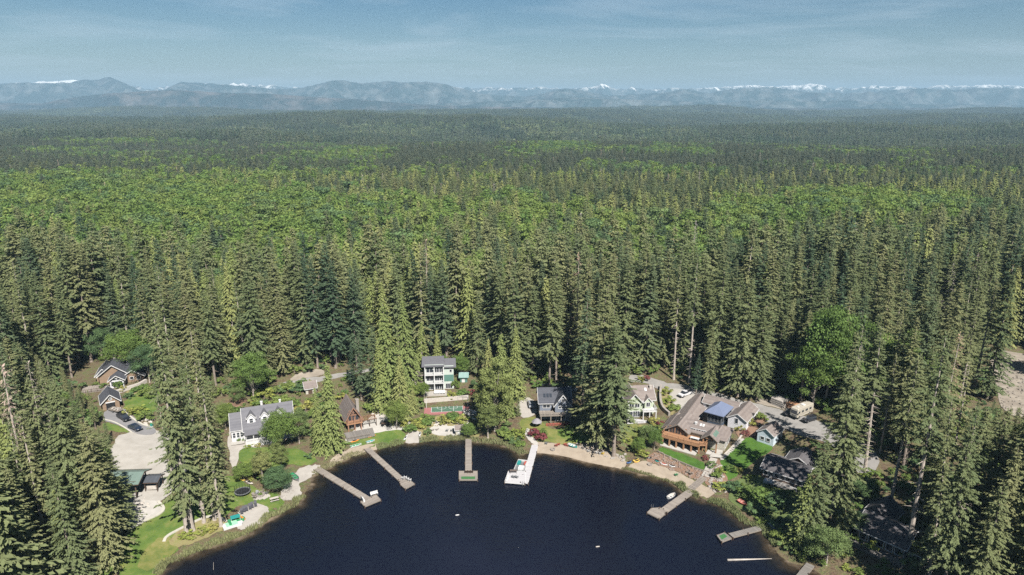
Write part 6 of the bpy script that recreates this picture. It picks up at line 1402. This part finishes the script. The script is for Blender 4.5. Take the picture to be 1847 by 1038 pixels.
# ------------------------------------------------------------------ vehicles
def wheels(t, L_, W_, r=.36, xs=None):
    for x_ in (xs or (-L_ * .3, L_ * .31)):
        for sg in (-1, 1):
            wv = MB().tube((x_, sg * (W_ / 2 - .22), r), (x_, sg * (W_ / 2 + .02), r), r, n=12).build('wheel', M_RUBBER, t)
            MB().tube((x_, sg * (W_ / 2 + .021), r), (x_, sg * (W_ / 2 + .035), r), r * .55, n=10).build('rim', M_METAL, wv)
def car(name, label, A, B, m, kind='sedan', cat='car', L_=None, up=.12):
    a = G(*A); b = G(*B); d = b - a; c = (a + b) / 2 + Vector((0, 0, up)); rz = math.atan2(d.y, d.x)
    L_ = L_ or {'sedan': 4.7, 'pickup': 5.7, 'suv': 4.8}[kind]; W_ = 1.9; h_ = L_ / 2
    t = thing(name, label, cat, c, rz)
    lo = [(-h_, .45), (-h_ + .1, .32), (h_ - .15, .32), (h_, .5), (h_ - .05, .8), (h_ * .45, .98), (-h_ + .1, 1.02), (-h_, .85)]
    if kind == 'pickup': lo = [(x_, z_ + (.12 if z_ > .4 else .12)) for x_, z_ in lo]
    rings = []
    for y_, k_ in ((-W_ / 2, .93), (-W_ / 2 + .08, 1), (W_ / 2 - .08, 1), (W_ / 2, .93)): rings.append([(x_ * k_, y_, .3 + (z_ - .3) * (k_ if z_ > .5 else 1)) for x_, z_ in lo])
    MB().loft(rings).build('body', m, t)
    if kind == 'sedan': cb = [(-h_ * .78, .98), (-h_ * .5, 1.42), (h_ * .12, 1.45), (h_ * .5, .98)]
    elif kind == 'suv': cb = [(-h_ * .93, 1.0), (-h_ * .82, 1.62), (h_ * .15, 1.64), (h_ * .48, .99)]
    else: cb = [(-h_ * .12, 1.1), (-h_ * .06, 1.75), (h_ * .32, 1.75), (h_ * .58, 1.08)]
    rg_ = [[(x_, y_ * (1 if z_ < 1.2 else .84), z_) for x_, z_ in cb] for y_ in (-W_ / 2 + .06, W_ / 2 - .06)]
    MB().loft(rg_).build('windows', M_GLASS, t)
    top = [p for p in cb if p[1] > 1.2]; MB().box(top[0][0] - .03, top[1][0] + .03, -W_ * .41, W_ * .41, top[0][1] - .03, top[0][1] + .05).build('roof', m, t)
    if kind == 'pickup':
        bd = MB(); bd.box(-h_ + .05, -h_ * .15, -W_ / 2 + .04, -W_ / 2 + .12, 1.05, 1.28); bd.box(-h_ + .05, -h_ * .15, W_ / 2 - .12, W_ / 2 - .04, 1.05, 1.28); bd.box(-h_ + .03, -h_ + .1, -W_ / 2 + .13, W_ / 2 - .13, 1.05, 1.28); bd.build('bed_sides', m, t)
        MB().box(-h_ + .12, -h_ * .17, -W_ / 2 + .13, W_ / 2 - .13, 1.10, 1.15).build('bed_floor', M_BLACK, t)
    for sg in (-1, 1):
        MB().box(h_ - .08, h_ - .005, sg * .62 - .18, sg * .62 + .18, .62, .76).build('headlight', M_WHITEP, t); MB().box(-h_ + .005, -h_ + .05, sg * .7 - .12, sg * .7 + .12, .7, .85).build('tail_light', M_RED, t)
    wheels(t, L_, W_, .4 if kind == 'pickup' else .34); return t
M_CARB = mat('black_car_paint', (0.014, 0.015, 0.019), (0.011, 0.012, 0.016), 1, .2, spec=.6); M_CARW = mat('white_car_paint', (0.429, 0.429, 0.437), (0.390, 0.390, 0.398), 1, .25, spec=.6); M_CARN = mat('navy_car_paint', (0.016, 0.023, 0.043), (0.012, 0.019, 0.035), 1, .2, spec=.6); M_CARG = mat('silver_car_paint', (0.195, 0.211, 0.234), (0.172, 0.187, 0.211), 1, .25, spec=.6)
car('parked_pickup', 'black pickup truck on the asphalt driveway behind the trailer', (214, 750), (233, 764), M_CARB, 'pickup', 'pickup truck')
car('parked_car', 'dark blue car nearest the road end of the asphalt driveway', (235, 770), (254, 780), M_CARN, 'sedan')
car('parked_car', 'dark car half hidden behind the left end of the grey gabled house', (981, 700), (994, 703), M_CARB, 'suv')
car('parked_car', 'silver blue car behind the right end of the grey gabled house', (1021, 704), (1037, 707), M_CARG, 'sedan')
car('parked_car', 'grey car parked on the gravel left of the grey gabled house', (959, 738), (956, 727), M_CARG, 'suv')
car('parked_pickup', 'white pickup truck on the gravel turning area', (1246, 709), (1226, 719), M_CARW, 'pickup', 'pickup truck')
car('parked_car', 'black car parked left of the motorhome', (1431, 745), (1417, 751), M_CARB, 'suv')
car('parked_car', 'black car parked right of the motorhome', (1466, 757), (1452, 763), M_CARB, 'suv')
a = G(202, 742); t = thing('utility_trailer', 'flat trailer loaded with pale firewood in front of the garage', 'trailer', G(209, 743) + Vector((0, 0, .12)), at2((201, 741), (220, 747))[1])
MB().box(-2.0, 2.0, -1.0, 1.0, .55, .65).build('bed', M_WOOD, t)
sb_ = MB(); sb_.box(-2.0, 2.0, -1.0, -.95, .65, 1.0); sb_.box(-2.0, 2.0, .95, 1.0, .65, 1.0); sb_.box(-2.0, -1.95, -.94, .94, .65, 1.0); sb_.build('side_board', M_WOOD, t); MB().box(2.0, 3.4, -.06, .06, .5, .6).build('tow_bar', M_METAL, t); wheels(t, 4, 2.1, .33, (-.1,))
ld = MB(); rr = random.Random(3)
for i_ in range(26): x_ = rr.uniform(-1.6, 1.6); y_ = rr.uniform(-.7, .7); z_ = rr.uniform(.72, 1.1); an = rr.uniform(0, 3.1); bar(ld, (x_ - .3 * math.cos(an), y_ - .3 * math.sin(an), z_), (x_ + .3 * math.cos(an), y_ + .3 * math.sin(an), z_), .16, .16)
o_ = ld.build('firewood', M_STONEL); o_.location = t.location; o_.rotation_euler = t.rotation_euler; tag(o_, 'pale split firewood heaped on the flat trailer', kind='stuff')
# motorhome
a = G(1432, 757); b = G(1458, 741); d = b - a; t = thing('motorhome', 'cream motorhome with dark windshield parked by the lumber', 'motorhome', (a + b) / 2 + Vector((0, 0, .1)), math.atan2(-d.y, -d.x)); L_ = 8.4; W_ = 2.5
rg = []
for y_, k_ in ((-W_ / 2, .985), (-W_ / 2 + .1, 1), (W_ / 2 - .1, 1), (W_ / 2, .985)): rg.append([(x_ * k_, y_, .5 + (z_ - .5) * k_) for x_, z_ in ((-L_ / 2, .5), (L_ / 2, .5), (L_ / 2 + .12, 1.3), (L_ / 2 - .25, 3.1), (L_ / 2 - .5, 3.25), (-L_ / 2, 3.25))])
M_CREAM = mat('cream_fibreglass', (0.328, 0.304, 0.257), (0.296, 0.273, 0.234), 1, .35, spec=.5); MB().loft(rg).build('body', M_CREAM, t)
MB().slab([(L_ / 2 + .10, -1.05, 1.55), (L_ / 2 + .10, 1.05, 1.55), (L_ / 2 - .12, 1.05, 2.6), (L_ / 2 - .12, -1.05, 2.6)], .06).build('windshield', M_GLASS, t)
for sg in (-1, 1):
    for x_, w3 in ((-2.6, 1.1), (-.6, 1.3), (1.4, 1.1), (3.2, .8)): MB().box(x_ - w3 / 2, x_ + w3 / 2, sg * (W_ / 2 + .012) - .012, sg * (W_ / 2 + .012) + .012, 1.7, 2.4).build('window', M_GLASS, t)
    MB().box(-4, 3.9, sg * (W_ / 2 + .008) - .008, sg * (W_ / 2 + .008) + .008, 1.15, 1.3).build('stripe', M_WOOD, t); MB().box(L_ / 2 - .1, L_ / 2 + .1, sg * 1.45 - .12, sg * 1.45 + .12, 1.7, 2.1).build('mirror', M_BLACK, t)
    MB().box(L_ / 2 + .03, L_ / 2 + .09, sg * .85 - .2, sg * .85 + .2, .8, 1.0).build('headlight', M_WHITEP, t)
MB().box(-1.0, .2, -.5, .5, 3.26, 3.5).build('roof_unit', M_WHITE, t); MB().box(2.0, 2.6, -.3, .3, 3.26, 3.4).build('roof_vent', M_WHITE, t); wheels(t, L_, W_, .45, (-2.4, 3.0))
# lumber stacks
for lb, A_, B_, n_, m_ in (('tall stack of grey squared timbers beside the road', (1389, 729), (1411, 738), 6, M_STONEL), ('low stack of orange boards left of the motorhome', (1418, 735), (1438, 742), 4, mat('fresh_orange_timber', (.42, .24, .14), (.33, .18, .1), 2, .8))):
    loc_, rz_, L_ = at2(A_, B_); t = thing('lumber_stack', lb, 'lumber', loc_, rz_)
    for k_ in range(n_ // 2 + 1):
        for j in range(n_): MB().box(rr.uniform(-.2, .2), L_ + rr.uniform(-.2, .2), j * .62, j * .62 + .48, .1 + k_ * .62, .1 + k_ * .62 + .42).build('timber', m_, t)
    for x_ in (.8, L_ - .8): MB().box(x_, x_ + .25, -.1, n_ * .62, -.1, .09).build('bearer', M_DWOOD, t)
t = thing('wheeled_bin', 'green wheeled bin beside the end of the driveway', 'bin', G(274, 770)); MB().prism([(-.32, -.35), (.32, -.35), (.32, .35), (-.32, .35)], .05, 1.0).build('body', M_TEALP, t); MB().prism([(-.35, -.4), (.35, -.4), (.35, .38), (-.35, .38)], 1.0, 1.08).build('lid', M_GREENP, t)
# ------------------------------------------------------------------ walls, kerbs, shrubs, rocks, reeds
def ribbon(name, label, pts_px, m, w_=.35, h_=.4, cat='wall', up=0.0, kind=None):
    pts = smooth_open([G2(*p) for p in pts_px]); mb = MB()
    for a, b in zip(pts[:-1], pts[1:]):
        za = gz(*a) + up; zb = gz(*b) + up; bar(mb, (a[0], a[1], za + h_ / 2 - .1), (b[0], b[1], zb + h_ / 2 - .1), w_, h_ + .2)
    o_ = mb.build(name, m); return tag(o_, label, cat if not kind else None, kind=kind)
def smooth_open(pts, it=2):
    for _ in range(it):
        q_ = [pts[0]]
        for a, b in zip(pts[:-1], pts[1:]): q_ += [(a[0] * .75 + b[0] * .25, a[1] * .75 + b[1] * .25), (a[0] * .25 + b[0] * .75, a[1] * .25 + b[1] * .75)]
        pts = q_ + [pts[-1]]
    return pts
M_KERB = mat('pale_kerb_stone', (0.374, 0.359, 0.312), (0.281, 0.265, 0.234), 1, .9)
ribbon('garden_wall', 'pale kerb along the right side of the asphalt driveway', [(218, 738), (230, 748), (245, 760), (262, 769), (276, 771)], M_KERB, .5, .25, 'kerb')
ribbon('garden_wall', 'pale kerb around the small left lawn wedge', [(186, 757), (205, 761), (225, 772), (238, 781)], M_KERB, .4, .2, 'kerb')
ribbon('garden_wall', 'pale stone edging around the planted bed on the left shore', [(296, 978), (300, 968), (325, 955), (350, 942), (372, 933), (392, 931), (408, 942)], M_KERB, .7, .25, 'edging')
ribbon('garden_wall', 'stone edging between flagstone patio and left lawn', [(235, 955), (262, 940), (290, 928), (298, 918), (285, 905)], M_KERB, .6, .3, 'edging')
ribbon('retaining_wall', 'white boulder wall below the craftsman house', [(206, 712), (218, 708), (232, 703), (250, 698), (264, 690)], M_STONEL, .8, 1.2)
ribbon('retaining_wall', 'pale concrete edge of the stone terrace beside the cabin', [(705, 741), (730, 747), (745, 758), (748, 770)], M_CONC, .3, .5)
ribbon('retaining_wall', 'long pinkish retaining wall behind the sports court', [(765, 727), (800, 724), (845, 720)], M_STONEL, .5, 1.4)
ribbon('retaining_wall', 'dark rock wall around the scrubby slope by the green house', [(1192, 700), (1190, 722), (1194, 740), (1207, 751)], M_STONE, .7, 1.4)
ribbon('retaining_wall', 'low wall edging the bright side lawn', [(1302, 826), (1315, 813), (1330, 798), (1338, 786)], M_STONEL, .5, .3)
ribbon('retaining_wall', 'lower edge wall of the bright lawn strip', [(1186, 815), (1205, 825), (1235, 838), (1262, 849), (1280, 853)], M_WOOD, .3, .4)
ribbon('boundary_fence', 'grey timber fence running from the road to the timber deck house', [(1198, 783), (1222, 763), (1250, 738), (1272, 719)], M_WOOD, .15, 1.6, 'fence')
# stepping stones: each its own
t = thing('stepping_stones', 'curved line of pale stepping stones across the bright side lawn', 'stepping stones', G(1306, 826))
pts = smooth_open([G2(*p) for p in ((1302, 829), (1310, 822), (1322, 811), (1333, 800), (1339, 793))], 3)
for i_ in range(0, len(pts), 2):
    x_, y_ = pts[i_]; o_ = MB().prism([(-.5, -.3), (.45, -.35), (.5, .3), (-.4, .35)], 0, .1).build('stone', M_CONC, t); o_.location = (x_ - t.location.x, y_ - t.location.y, gz(x_, y_) + .06 - t.location.z); o_.rotation_euler.z = i_
def shrub(kind, px, hgt, wide, label, name='garden_shrub'):
    P_ = G(*px); return place_tree(kind, name, label, 'shrub', P_ - Vector((0, 0, .1)), hgt, wide / (hgt / 3.0) * 1.0 if False else wide)
for kd, px, hh_, wd_, lb in (
 ('shrub_yellow', (232, 748), 2.2, 1.4, 'yellow green shrub beside the right kerb of the driveway'), ('shrub', (262, 757), 2.6, 1.6, 'bright mounded shrub at the lower end of the driveway lawn'), ('shrub_yellow', (252, 745), 2.4, 1.5, 'lime shrub in the middle of the driveway lawn'),
 ('shrub_deep', (232, 718), 1.8, 1.4, 'dark green shrub below the white boulder wall'), ('shrub', (245, 708), 1.8, 1.6, 'green shrub on the bank below the boulder wall'), ('shrub', (268, 715), 3.0, 1.5, 'green bush at the right end of the hillside bank'), ('shrub', (258, 704), 2, 1.4, 'low green bush near the craftsman house path'), ('shrub_yellow', (222, 706), 1.8, 1.2, 'small yellow shrub by the craftsman house entrance'),
 ('shrub', (215, 700), 2.4, 1.0, 'upright green shrub against the craftsman house wall'),
 ('shrub_deep', (427, 796), 1.4, 1.3, 'small dark bush before the left wing of the porch house'), ('shrub', (435, 796), 1.5, 1.3, 'rounded green bush by the porch corner'), ('shrub_yellow', (450, 806), 1.0, 2.0, 'low yellow green hedge in front of the porch, left part'), ('shrub_yellow', (463, 805), 1.0, 2.0, 'low yellow green hedge in front of the porch, right part'),
 ('shrub', (415, 756), 3.6, 1.5, 'large lime bush behind the left wing of the porch house'), ('shrub_yellow', (552, 745), 3.4, 1.5, 'yellowish bush behind the right end of the porch house'), ('shrub', (566, 755), 3, 1.5, 'green bush between porch house and big cedar'),
 ('shrub', (522, 705), 3, 1.5, 'rounded bush left of the small pink roofed shed'), ('shrub_deep', (535, 708), 3, 1.4, 'dark bush touching the small pink roofed shed'), ('shrub', (510, 735), 4, 1.5, 'leafy bush at the back of the porch house roof'), ('shrub_yellow', (478, 722), 3.5, 1.5, 'lime bush beside the large bright maple'),
 ('shrub', (668, 742), 2.6, 1.6, 'green bush above the pale stone terrace'), ('shrub_deep', (690, 738), 2.6, 1.6, 'dark bush above the pale stone terrace'), ('shrub', (742, 778), 2.2, 1.5, 'lime bush left of the small landing'), ('shrub_yellow', (755, 770), 2.4, 1.6, 'yellow bush beside the path of the small landing'), ('shrub', (768, 768), 2.2, 1.6, 'green bush above the shore patio'), ('shrub_deep', (772, 785), 2.2, .9, 'upright dark shrub at the left end of the shore patio'),
 ('shrub_yellow', (800, 762), 2.2, 1.8, 'yellow shrub on the slope below the court'), ('shrub', (815, 758), 2.4, 1.8, 'olive shrub on the slope right of the yellow one'), ('shrub_yellow', (830, 762), 2.4, 1.6, 'yellow shrub above the shore hut'), ('shrub_white', (848, 750), 2.6, 1.3, 'white flowering shrub at the right end of the sports court'), ('shrub_white', (856, 758), 2.2, 1.2, 'second white flowering shrub below the court corner'),
 ('shrub_red', (851, 712), 2.2, 1.0, 'burgundy shrub right of the three storey house'), ('shrub_deep', (858, 702), 3.2, 1.0, 'blue grey shrub behind the burgundy one'), ('shrub_yellow', (815, 718), 2.2, 1.5, 'golden shrub at the terrace foot of the three storey house'), ('shrub', (835, 715), 2.4, 1.6, 'green shrub right of the golden one'), ('shrub', (822, 700), 3, .9, 'slim green shrub against the three storey house corner'),
 ('shrub', (752, 712), 3.6, 1.4, 'pale green bush left of the three storey terrace'), ('shrub_white', (740, 700), 3.6, 1.2, 'pale blossoming bush left of the three storey house'),
 ('shrub_yellow', (935, 790), 3.2, 1.1, 'golden shrub beside the path to the white pier'), ('shrub', (915, 792), 2.4, 2.0, 'low bushes left of the path to the white pier'), ('shrub_deep', (925, 797), 2.0, 1.8, 'dark low bush at the waterline left of the white pier'), ('shrub', (938, 806), 1.6, 1.8, 'low waterside bush just left of the white pier'),
 ('shrub_red', (963, 786), 2.4, 1.35, 'rounded burgundy shrub nearest the pale path'), ('shrub_red', (976, 794), 2.3, 1.5, 'larger burgundy shrub on the beach edge'), ('shrub', (979, 786), 2.3, 1.0, 'green shrub behind the burgundy pair'), ('shrub_white', (955, 780), 1.3, 1.3, 'pale shrub left of the burgundy shrubs'),
 ('shrub_red', (1165, 687), 2.2, 1.2, 'burgundy shrub behind the green house roof'), ('shrub_yellow', (1155, 688), 2.0, 1.2, 'yellow shrub behind the green house roof'), ('shrub_yellow', (1202, 712), 2.4, 1.5, 'yellow scrub on the slope right of the green house'), ('shrub_yellow', (1207, 728), 2.2, 1.7, 'golden scrub lower on the slope right of the green house'), ('shrub', (1215, 742), 2.2, 1.5, 'green scrub at the foot of the turning area slope'),
 ('shrub_red', (1190, 770), 2.2, 1.0, 'burgundy shrub right of the green house lawn'), ('shrub_yellow', (1180, 765), 2.2, 1.4, 'mixed golden shrub by the green house lawn'), ('shrub', (1195, 778), 2.2, 1.5, 'green shrub by the boundary fence'), ('shrub_deep', (1168, 785), 2.8, 1.6, 'dark green shrub below the green house lawn'), ('shrub_yellow', (1157, 822), 2.4, 1.1, 'lime shrub above the yellow kayaks'),
 ('shrub_yellow', (1348, 768), 2.4, 1.5, 'golden shrub behind the white garage wall'), ('shrub_red', (1345, 785), 1.6, 1.3, 'reddish shrub in the mulched bed'), ('shrub_yellow', (1335, 778), 1.8, 1.3, 'orange tinted shrub near the white garage corner'), ('shrub', (1372, 757), 2.0, 1.6, 'green shrub between garage and white shed'),
 ('shrub', (1292, 862), 1.6, 1.5, 'green shrub in the rock garden by the stone steps'), ('shrub_deep', (1283, 842), 1.6, 1.4, 'dark shrub above the rock garden'), ('shrub_yellow', (1300, 852), 1.4, 1.4, 'yellow shrub in the rock garden'), ('shrub_yellow', (1330, 852), 1.6, 1.4, 'yellow flowering shrub on the bright side lawn edge'), ('shrub_red', (1272, 830), 1.5, 1.0, 'burgundy shrub beside the concrete pad'),
 ('shrub', (985, 695), 2.6, 1.5, 'lime bush behind the cars at the grey house'), ('shrub_yellow', (1030, 698), 2.0, 1.5, 'yellow bush behind the silver blue car'), ('shrub', (1028, 785), 2.6, 1.4, 'shaded bush right of the grey house lawn'), ('shrub_yellow', (338, 968), 1.2, 2.4, 'yellow flowering ground shrub at the tall trunks'), ('shrub_yellow', (365, 960), 1.1, 2.4, 'yellow green ground shrub in the middle of the planted bed'), ('shrub_yellow', (385, 955), 1.1, 2.4, 'yellow green ground shrub near the pedal boats'), ('shrub_yellow', (205, 1030), 1.6, 1.6, 'yellow bush at the bottom left lawn edge'),
 ('shrub', (470, 895), 1.0, 1.0, 'small bush by the fire pit') , ('shrub', (488, 850), 3.4, 1.6, 'leafy bush above the gravel beach'), ('shrub_deep', (512, 870), 2.6, 1.4, 'dark bush at the gravel beach edge'), ('shrub', (465, 855), 3.2, 1.6, 'leafy bush left of the gravel beach'), ('shrub_yellow', (448, 850), 2.8, 1.5, 'lime bush below the porch house lawn'),
 ('shrub_deep', (1322, 885), 2.6, 1.5, 'shaded bush at the top of the right bank'), ('shrub', (1345, 895), 2.6, 1.5, 'green bush above the red rowing boat'), ('shrub_deep', (1362, 925), 2.6, 1.5, 'dark bush between red boat and pale kayak'), ('shrub', (1375, 900), 2.8, 1.6, 'green bush below the brown cottage'), ('shrub_deep', (1400, 910), 3.0, 1.5, 'dark bush below the cottage deck'), ('shrub', (1405, 975), 2.6, 1.4, 'green bush at the waterline beside the pale kayak'), ('shrub_deep', (1420, 955), 3.2, 1.5, 'dark bush behind the pale kayak'), ('shrub', (1455, 920), 3.4, 1.6, 'leafy bush right of the cottage')):
    shrub(kd, px, hh_, wd_, lb)
# scattered low cover over the lived-in slope
DEVP = cand(110, 262, 3.4, .9, 20); kk = in_poly(DEVP, DEV) & (lake_dist(DEVP) > 1.5)
free = [[(300,700),(345,690),(400,735),(410,700),(450,705),(500,702),(560,690),(700,668),(745,700),(715,722),(640,700),(600,760),(570,790),(545,800),(535,735),(440,735),(410,770),(380,800),(340,800),(300,760)],
 [(735,700),(760,735),(765,750),(840,752),(860,745),(855,700),(880,690),(930,715),(935,790),(900,800),(860,795),(830,770),(800,765),(770,770),(740,785),(720,765),(705,740)],
 [(1290,852),(1330,850),(1370,880),(1440,880),(1560,900),(1560,960),(1500,1010),(1440,1015),(1395,970),(1350,930),(1300,900)],
 [(1500,790),(1545,820),(1520,870),(1450,860),(1440,800)], [(1480,870),(1540,860),(1600,850),(1660,920),(1680,1030),(1600,1090),(1480,1040),(1470,960)], [(945,690),(1130,680),(1125,760),(1045,770),(1035,705),(960,705)], [(1155,770),(1190,765),(1195,790),(1165,820),(1130,825),(1120,800),(1140,780)],
 [(430,845),(480,842),(530,842),(510,870),(500,885),(460,870),(430,862)], [(196,690),(140,700),(175,735),(185,745),(190,720)], [(580,790),(612,800),(600,830),(575,838),(548,838),(560,810)]]
fm = np.zeros(len(DEVP), bool)
for f_ in free: fm |= in_poly(DEVP, np.array(poly_px(f_)))
DEVP = DEVP[kk & fm & (rng.random(len(DEVP)) < .8)]
kd_ = np.array([('shrub', 'shrub_deep', 'shrub', 'shrub_yellow')[i] for i in rng.choice(4, len(DEVP), p=[.38, .34, .18, .10])], object)
scatter('undergrowth', 'mixed low bushes and ground cover between the gardens', np.column_stack([DEVP, ground_z(DEVP) - .1]), kd_, rng.uniform(.6, 2.4, len(DEVP)), rng.uniform(1.0, 1.8, len(DEVP)))
# tree shade makers and fill firs on the lived-in slope behind the houses
# rocks
def rocks(name, label, px_poly, n_, r0, r1, m, line=False):
    poly = np.array(poly_px(px_poly)); lo = poly.min(0); hi = poly.max(0); mb = MB(); c_ = 0; tries = 0
    ico = bmesh.new(); bmesh.ops.create_icosphere(ico, subdivisions=1, radius=1); iv = [v.co.copy() for v in ico.verts]; fi = [tuple(v.index for v in f.verts) for f in ico.faces]; ico.free()
    while c_ < n_ and tries < n_ * 40:
        tries += 1
        if line:
            i = rr.randrange(len(poly) - 1); t_ = rr.random(); p = poly[i] * (1 - t_) + poly[i + 1] * t_ + np.array([rr.gauss(0, .5), rr.gauss(0, .5)])
        else:
            p = np.array([rr.uniform(lo[0], hi[0]), rr.uniform(lo[1], hi[1])])
            if not in_poly(p[None], poly)[0]: continue
        r_ = rr.uniform(r0, r1) * rr.uniform(.6, 1); z = gz(*p); sx, sy, sz = rr.uniform(.7, 1.3), rr.uniform(.7, 1.3), rr.uniform(.5, .9)
        mb.add([(p[0] + v.x * r_ * sx * rr.uniform(.85, 1.15), p[1] + v.y * r_ * sy * rr.uniform(.85, 1.15), z + .1 + v.z * r_ * sz) for v in iv], fi); c_ += 1
    o_ = mb.build(name, m); return tag(o_, label, kind='stuff')
rocks('rocks', 'pinkish boulders of the rock terrace above the beach', [(1168,822),(1190,815),(1215,828),(1262,848),(1282,852),(1275,870),(1250,864),(1220,852),(1180,838)], 190, .25, .55, mat('pinkish_boulder', (.20,.155,.13),(.12,.09,.075),1.5,.9,.5))
rocks('rocks', 'grey stones of the rock garden by the steps', [(1270,865),(1283,835),(1300,838),(1312,870),(1318,885),(1295,895),(1282,885)], 130, .25, .7, M_STONE)
rocks('rocks', 'mixed stones behind the long sandy beach', [(1040,800),(1075,803),(1120,822),(1140,815),(1135,800),(1125,835),(1080,822),(1045,808)], 110, .2, .6, M_STONE)
rocks('rocks', 'pale stones on the slope below the sports court', [(765,762),(790,756),(845,755),(862,775),(840,790),(830,765),(780,770)], 120, .25, .65, M_STONEL)
rocks('rocks', 'pale boulders between stump and terrace behind the cabin', [(660,742),(690,736),(735,745),(725,755),(680,752)], 60, .25, .7, M_STONEL)
rocks('rocks', 'scattered stones around the flagstone patio', [(240,905),(262,896),(270,915),(250,935),(225,945),(218,920)], 80, .2, .5, M_STONEL)
rocks('rocks', 'stones along the gravel beach edge', [(500,895),(520,880),(545,893),(520,907)], 40, .15, .45, M_STONE)
rocks('rocks', 'stumps and broken wood on the cleared slope', [(1790,640),(1847,650),(1900,700),(1847,750),(1805,735)], 260, .2, .8, M_WOOD)
rocks('rocks', 'pale boulders of the garden edge by the driveway lawn', [(255,760),(275,750),(280,765),(262,768)], 30, .2, .6, M_STONEL)
# reeds along the bank
def reeds(label, px_line, n_, h0, h1, m, w0=-1.2, w1=1.0):
    ln_ = np.array([flat(*p) for p in px_line]); sg = np.hypot(*(ln_[1:] - ln_[:-1]).T); cum = np.r_[0, np.cumsum(sg)]
    u = rng.uniform(0, cum[-1], n_); i = np.clip(np.searchsorted(cum, u) - 1, 0, len(sg) - 1); t = (u - cum[i]) / sg[i]
    p = ln_[i] * (1 - t)[:, None] + ln_[i + 1] * t[:, None]; d = (ln_[i + 1] - ln_[i]) / sg[i][:, None]; nr_ = np.stack([-d[:, 1], d[:, 0]], 1)
    clump = np.array([noise.noise(Vector((a_ * .35, b_ * .35, 3))) for a_, b_ in p])
    p = p + nr_ * (rng.uniform(w0, w1, n_) + clump * .9)[:, None]; keep = rng.random(n_) < .65 + clump; p = p[keep]; n2 = len(p)
    z = np.maximum(ground_z(p), -.25); A = np.column_stack([p, z]); D = np.stack([rng.normal(0, .22, n2), rng.normal(0, .22, n2), np.ones(n2)], 1); D /= np.linalg.norm(D, axis=1, keepdims=True)
    U = rng.normal(size=(n2, 3)); l_ = rng.uniform(h0, h1, n2); V, Fc = kites(A, D, U, l_, l_ * .16)
    o_ = bpy.data.objects.new('reeds', np_mesh('reeds', V, Fc, [m], tint=rng.uniform(.2, 1, n2))); link(o_); return tag(o_, label, kind='stuff')
i0 = SHORE_PX.index((546,895))
reeds('pale reeds fringing the lower left bank', SHORE_PX[:i0 + 1], 7000, .4, 1.1, M_REED, -1.0, 1.0)
reeds('reeds along the bank between the first two piers', SHORE_PX[SHORE_PX.index((567,856)):SHORE_PX.index((658,816)) + 1], 2200, .4, 1.0, M_REED)
reeds('reeds from the small landing to the white pier', SHORE_PX[SHORE_PX.index((756,797)):SHORE_PX.index((945,821)) + 1], 5200, .4, 1.1, M_REED, -1.2, 1.4)
reeds('reeds in front of the cabin lawn', SHORE_PX[SHORE_PX.index((680,810)):SHORE_PX.index((727,799)) + 1], 1800, .4, 1.0, M_REED, -1, 1.6)
reeds('pale reeds along the right bank', SHORE_PX[SHORE_PX.index((1221,874)):SHORE_PX.index((1397,986)) + 1], 7000, .4, 1.2, M_REED, -1.2, 1.0)
reeds('thin reeds below the terrace beach', SHORE_PX[SHORE_PX.index((1122,845)):SHORE_PX.index((1221,874)) + 1], 1500, .3, .7, M_REED, -.8, .4)
# ------------------------------------------------------------------ haze
def haze():
    mb = MB().box(-62000, 62000, -3500, 61000, -420, 640)
    m = bpy.data.materials.new('haze_air'); m.use_nodes = True; t = m.node_tree; t.nodes.clear()
    o_ = t.nodes.new('ShaderNodeOutputMaterial'); v = t.nodes.new('ShaderNodeVolumePrincipled')
    v.inputs['Density'].default_value = 9.0e-5; v.inputs['Color'].default_value = (0.35, 0.54, 0.72, 1); v.inputs['Anisotropy'].default_value = 0.0
    t.links.new(v.outputs[0], o_.inputs['Volume'])
    o = mb.build('haze', m); tag(o, 'pale blue air haze over the whole valley', kind='stuff')
haze()
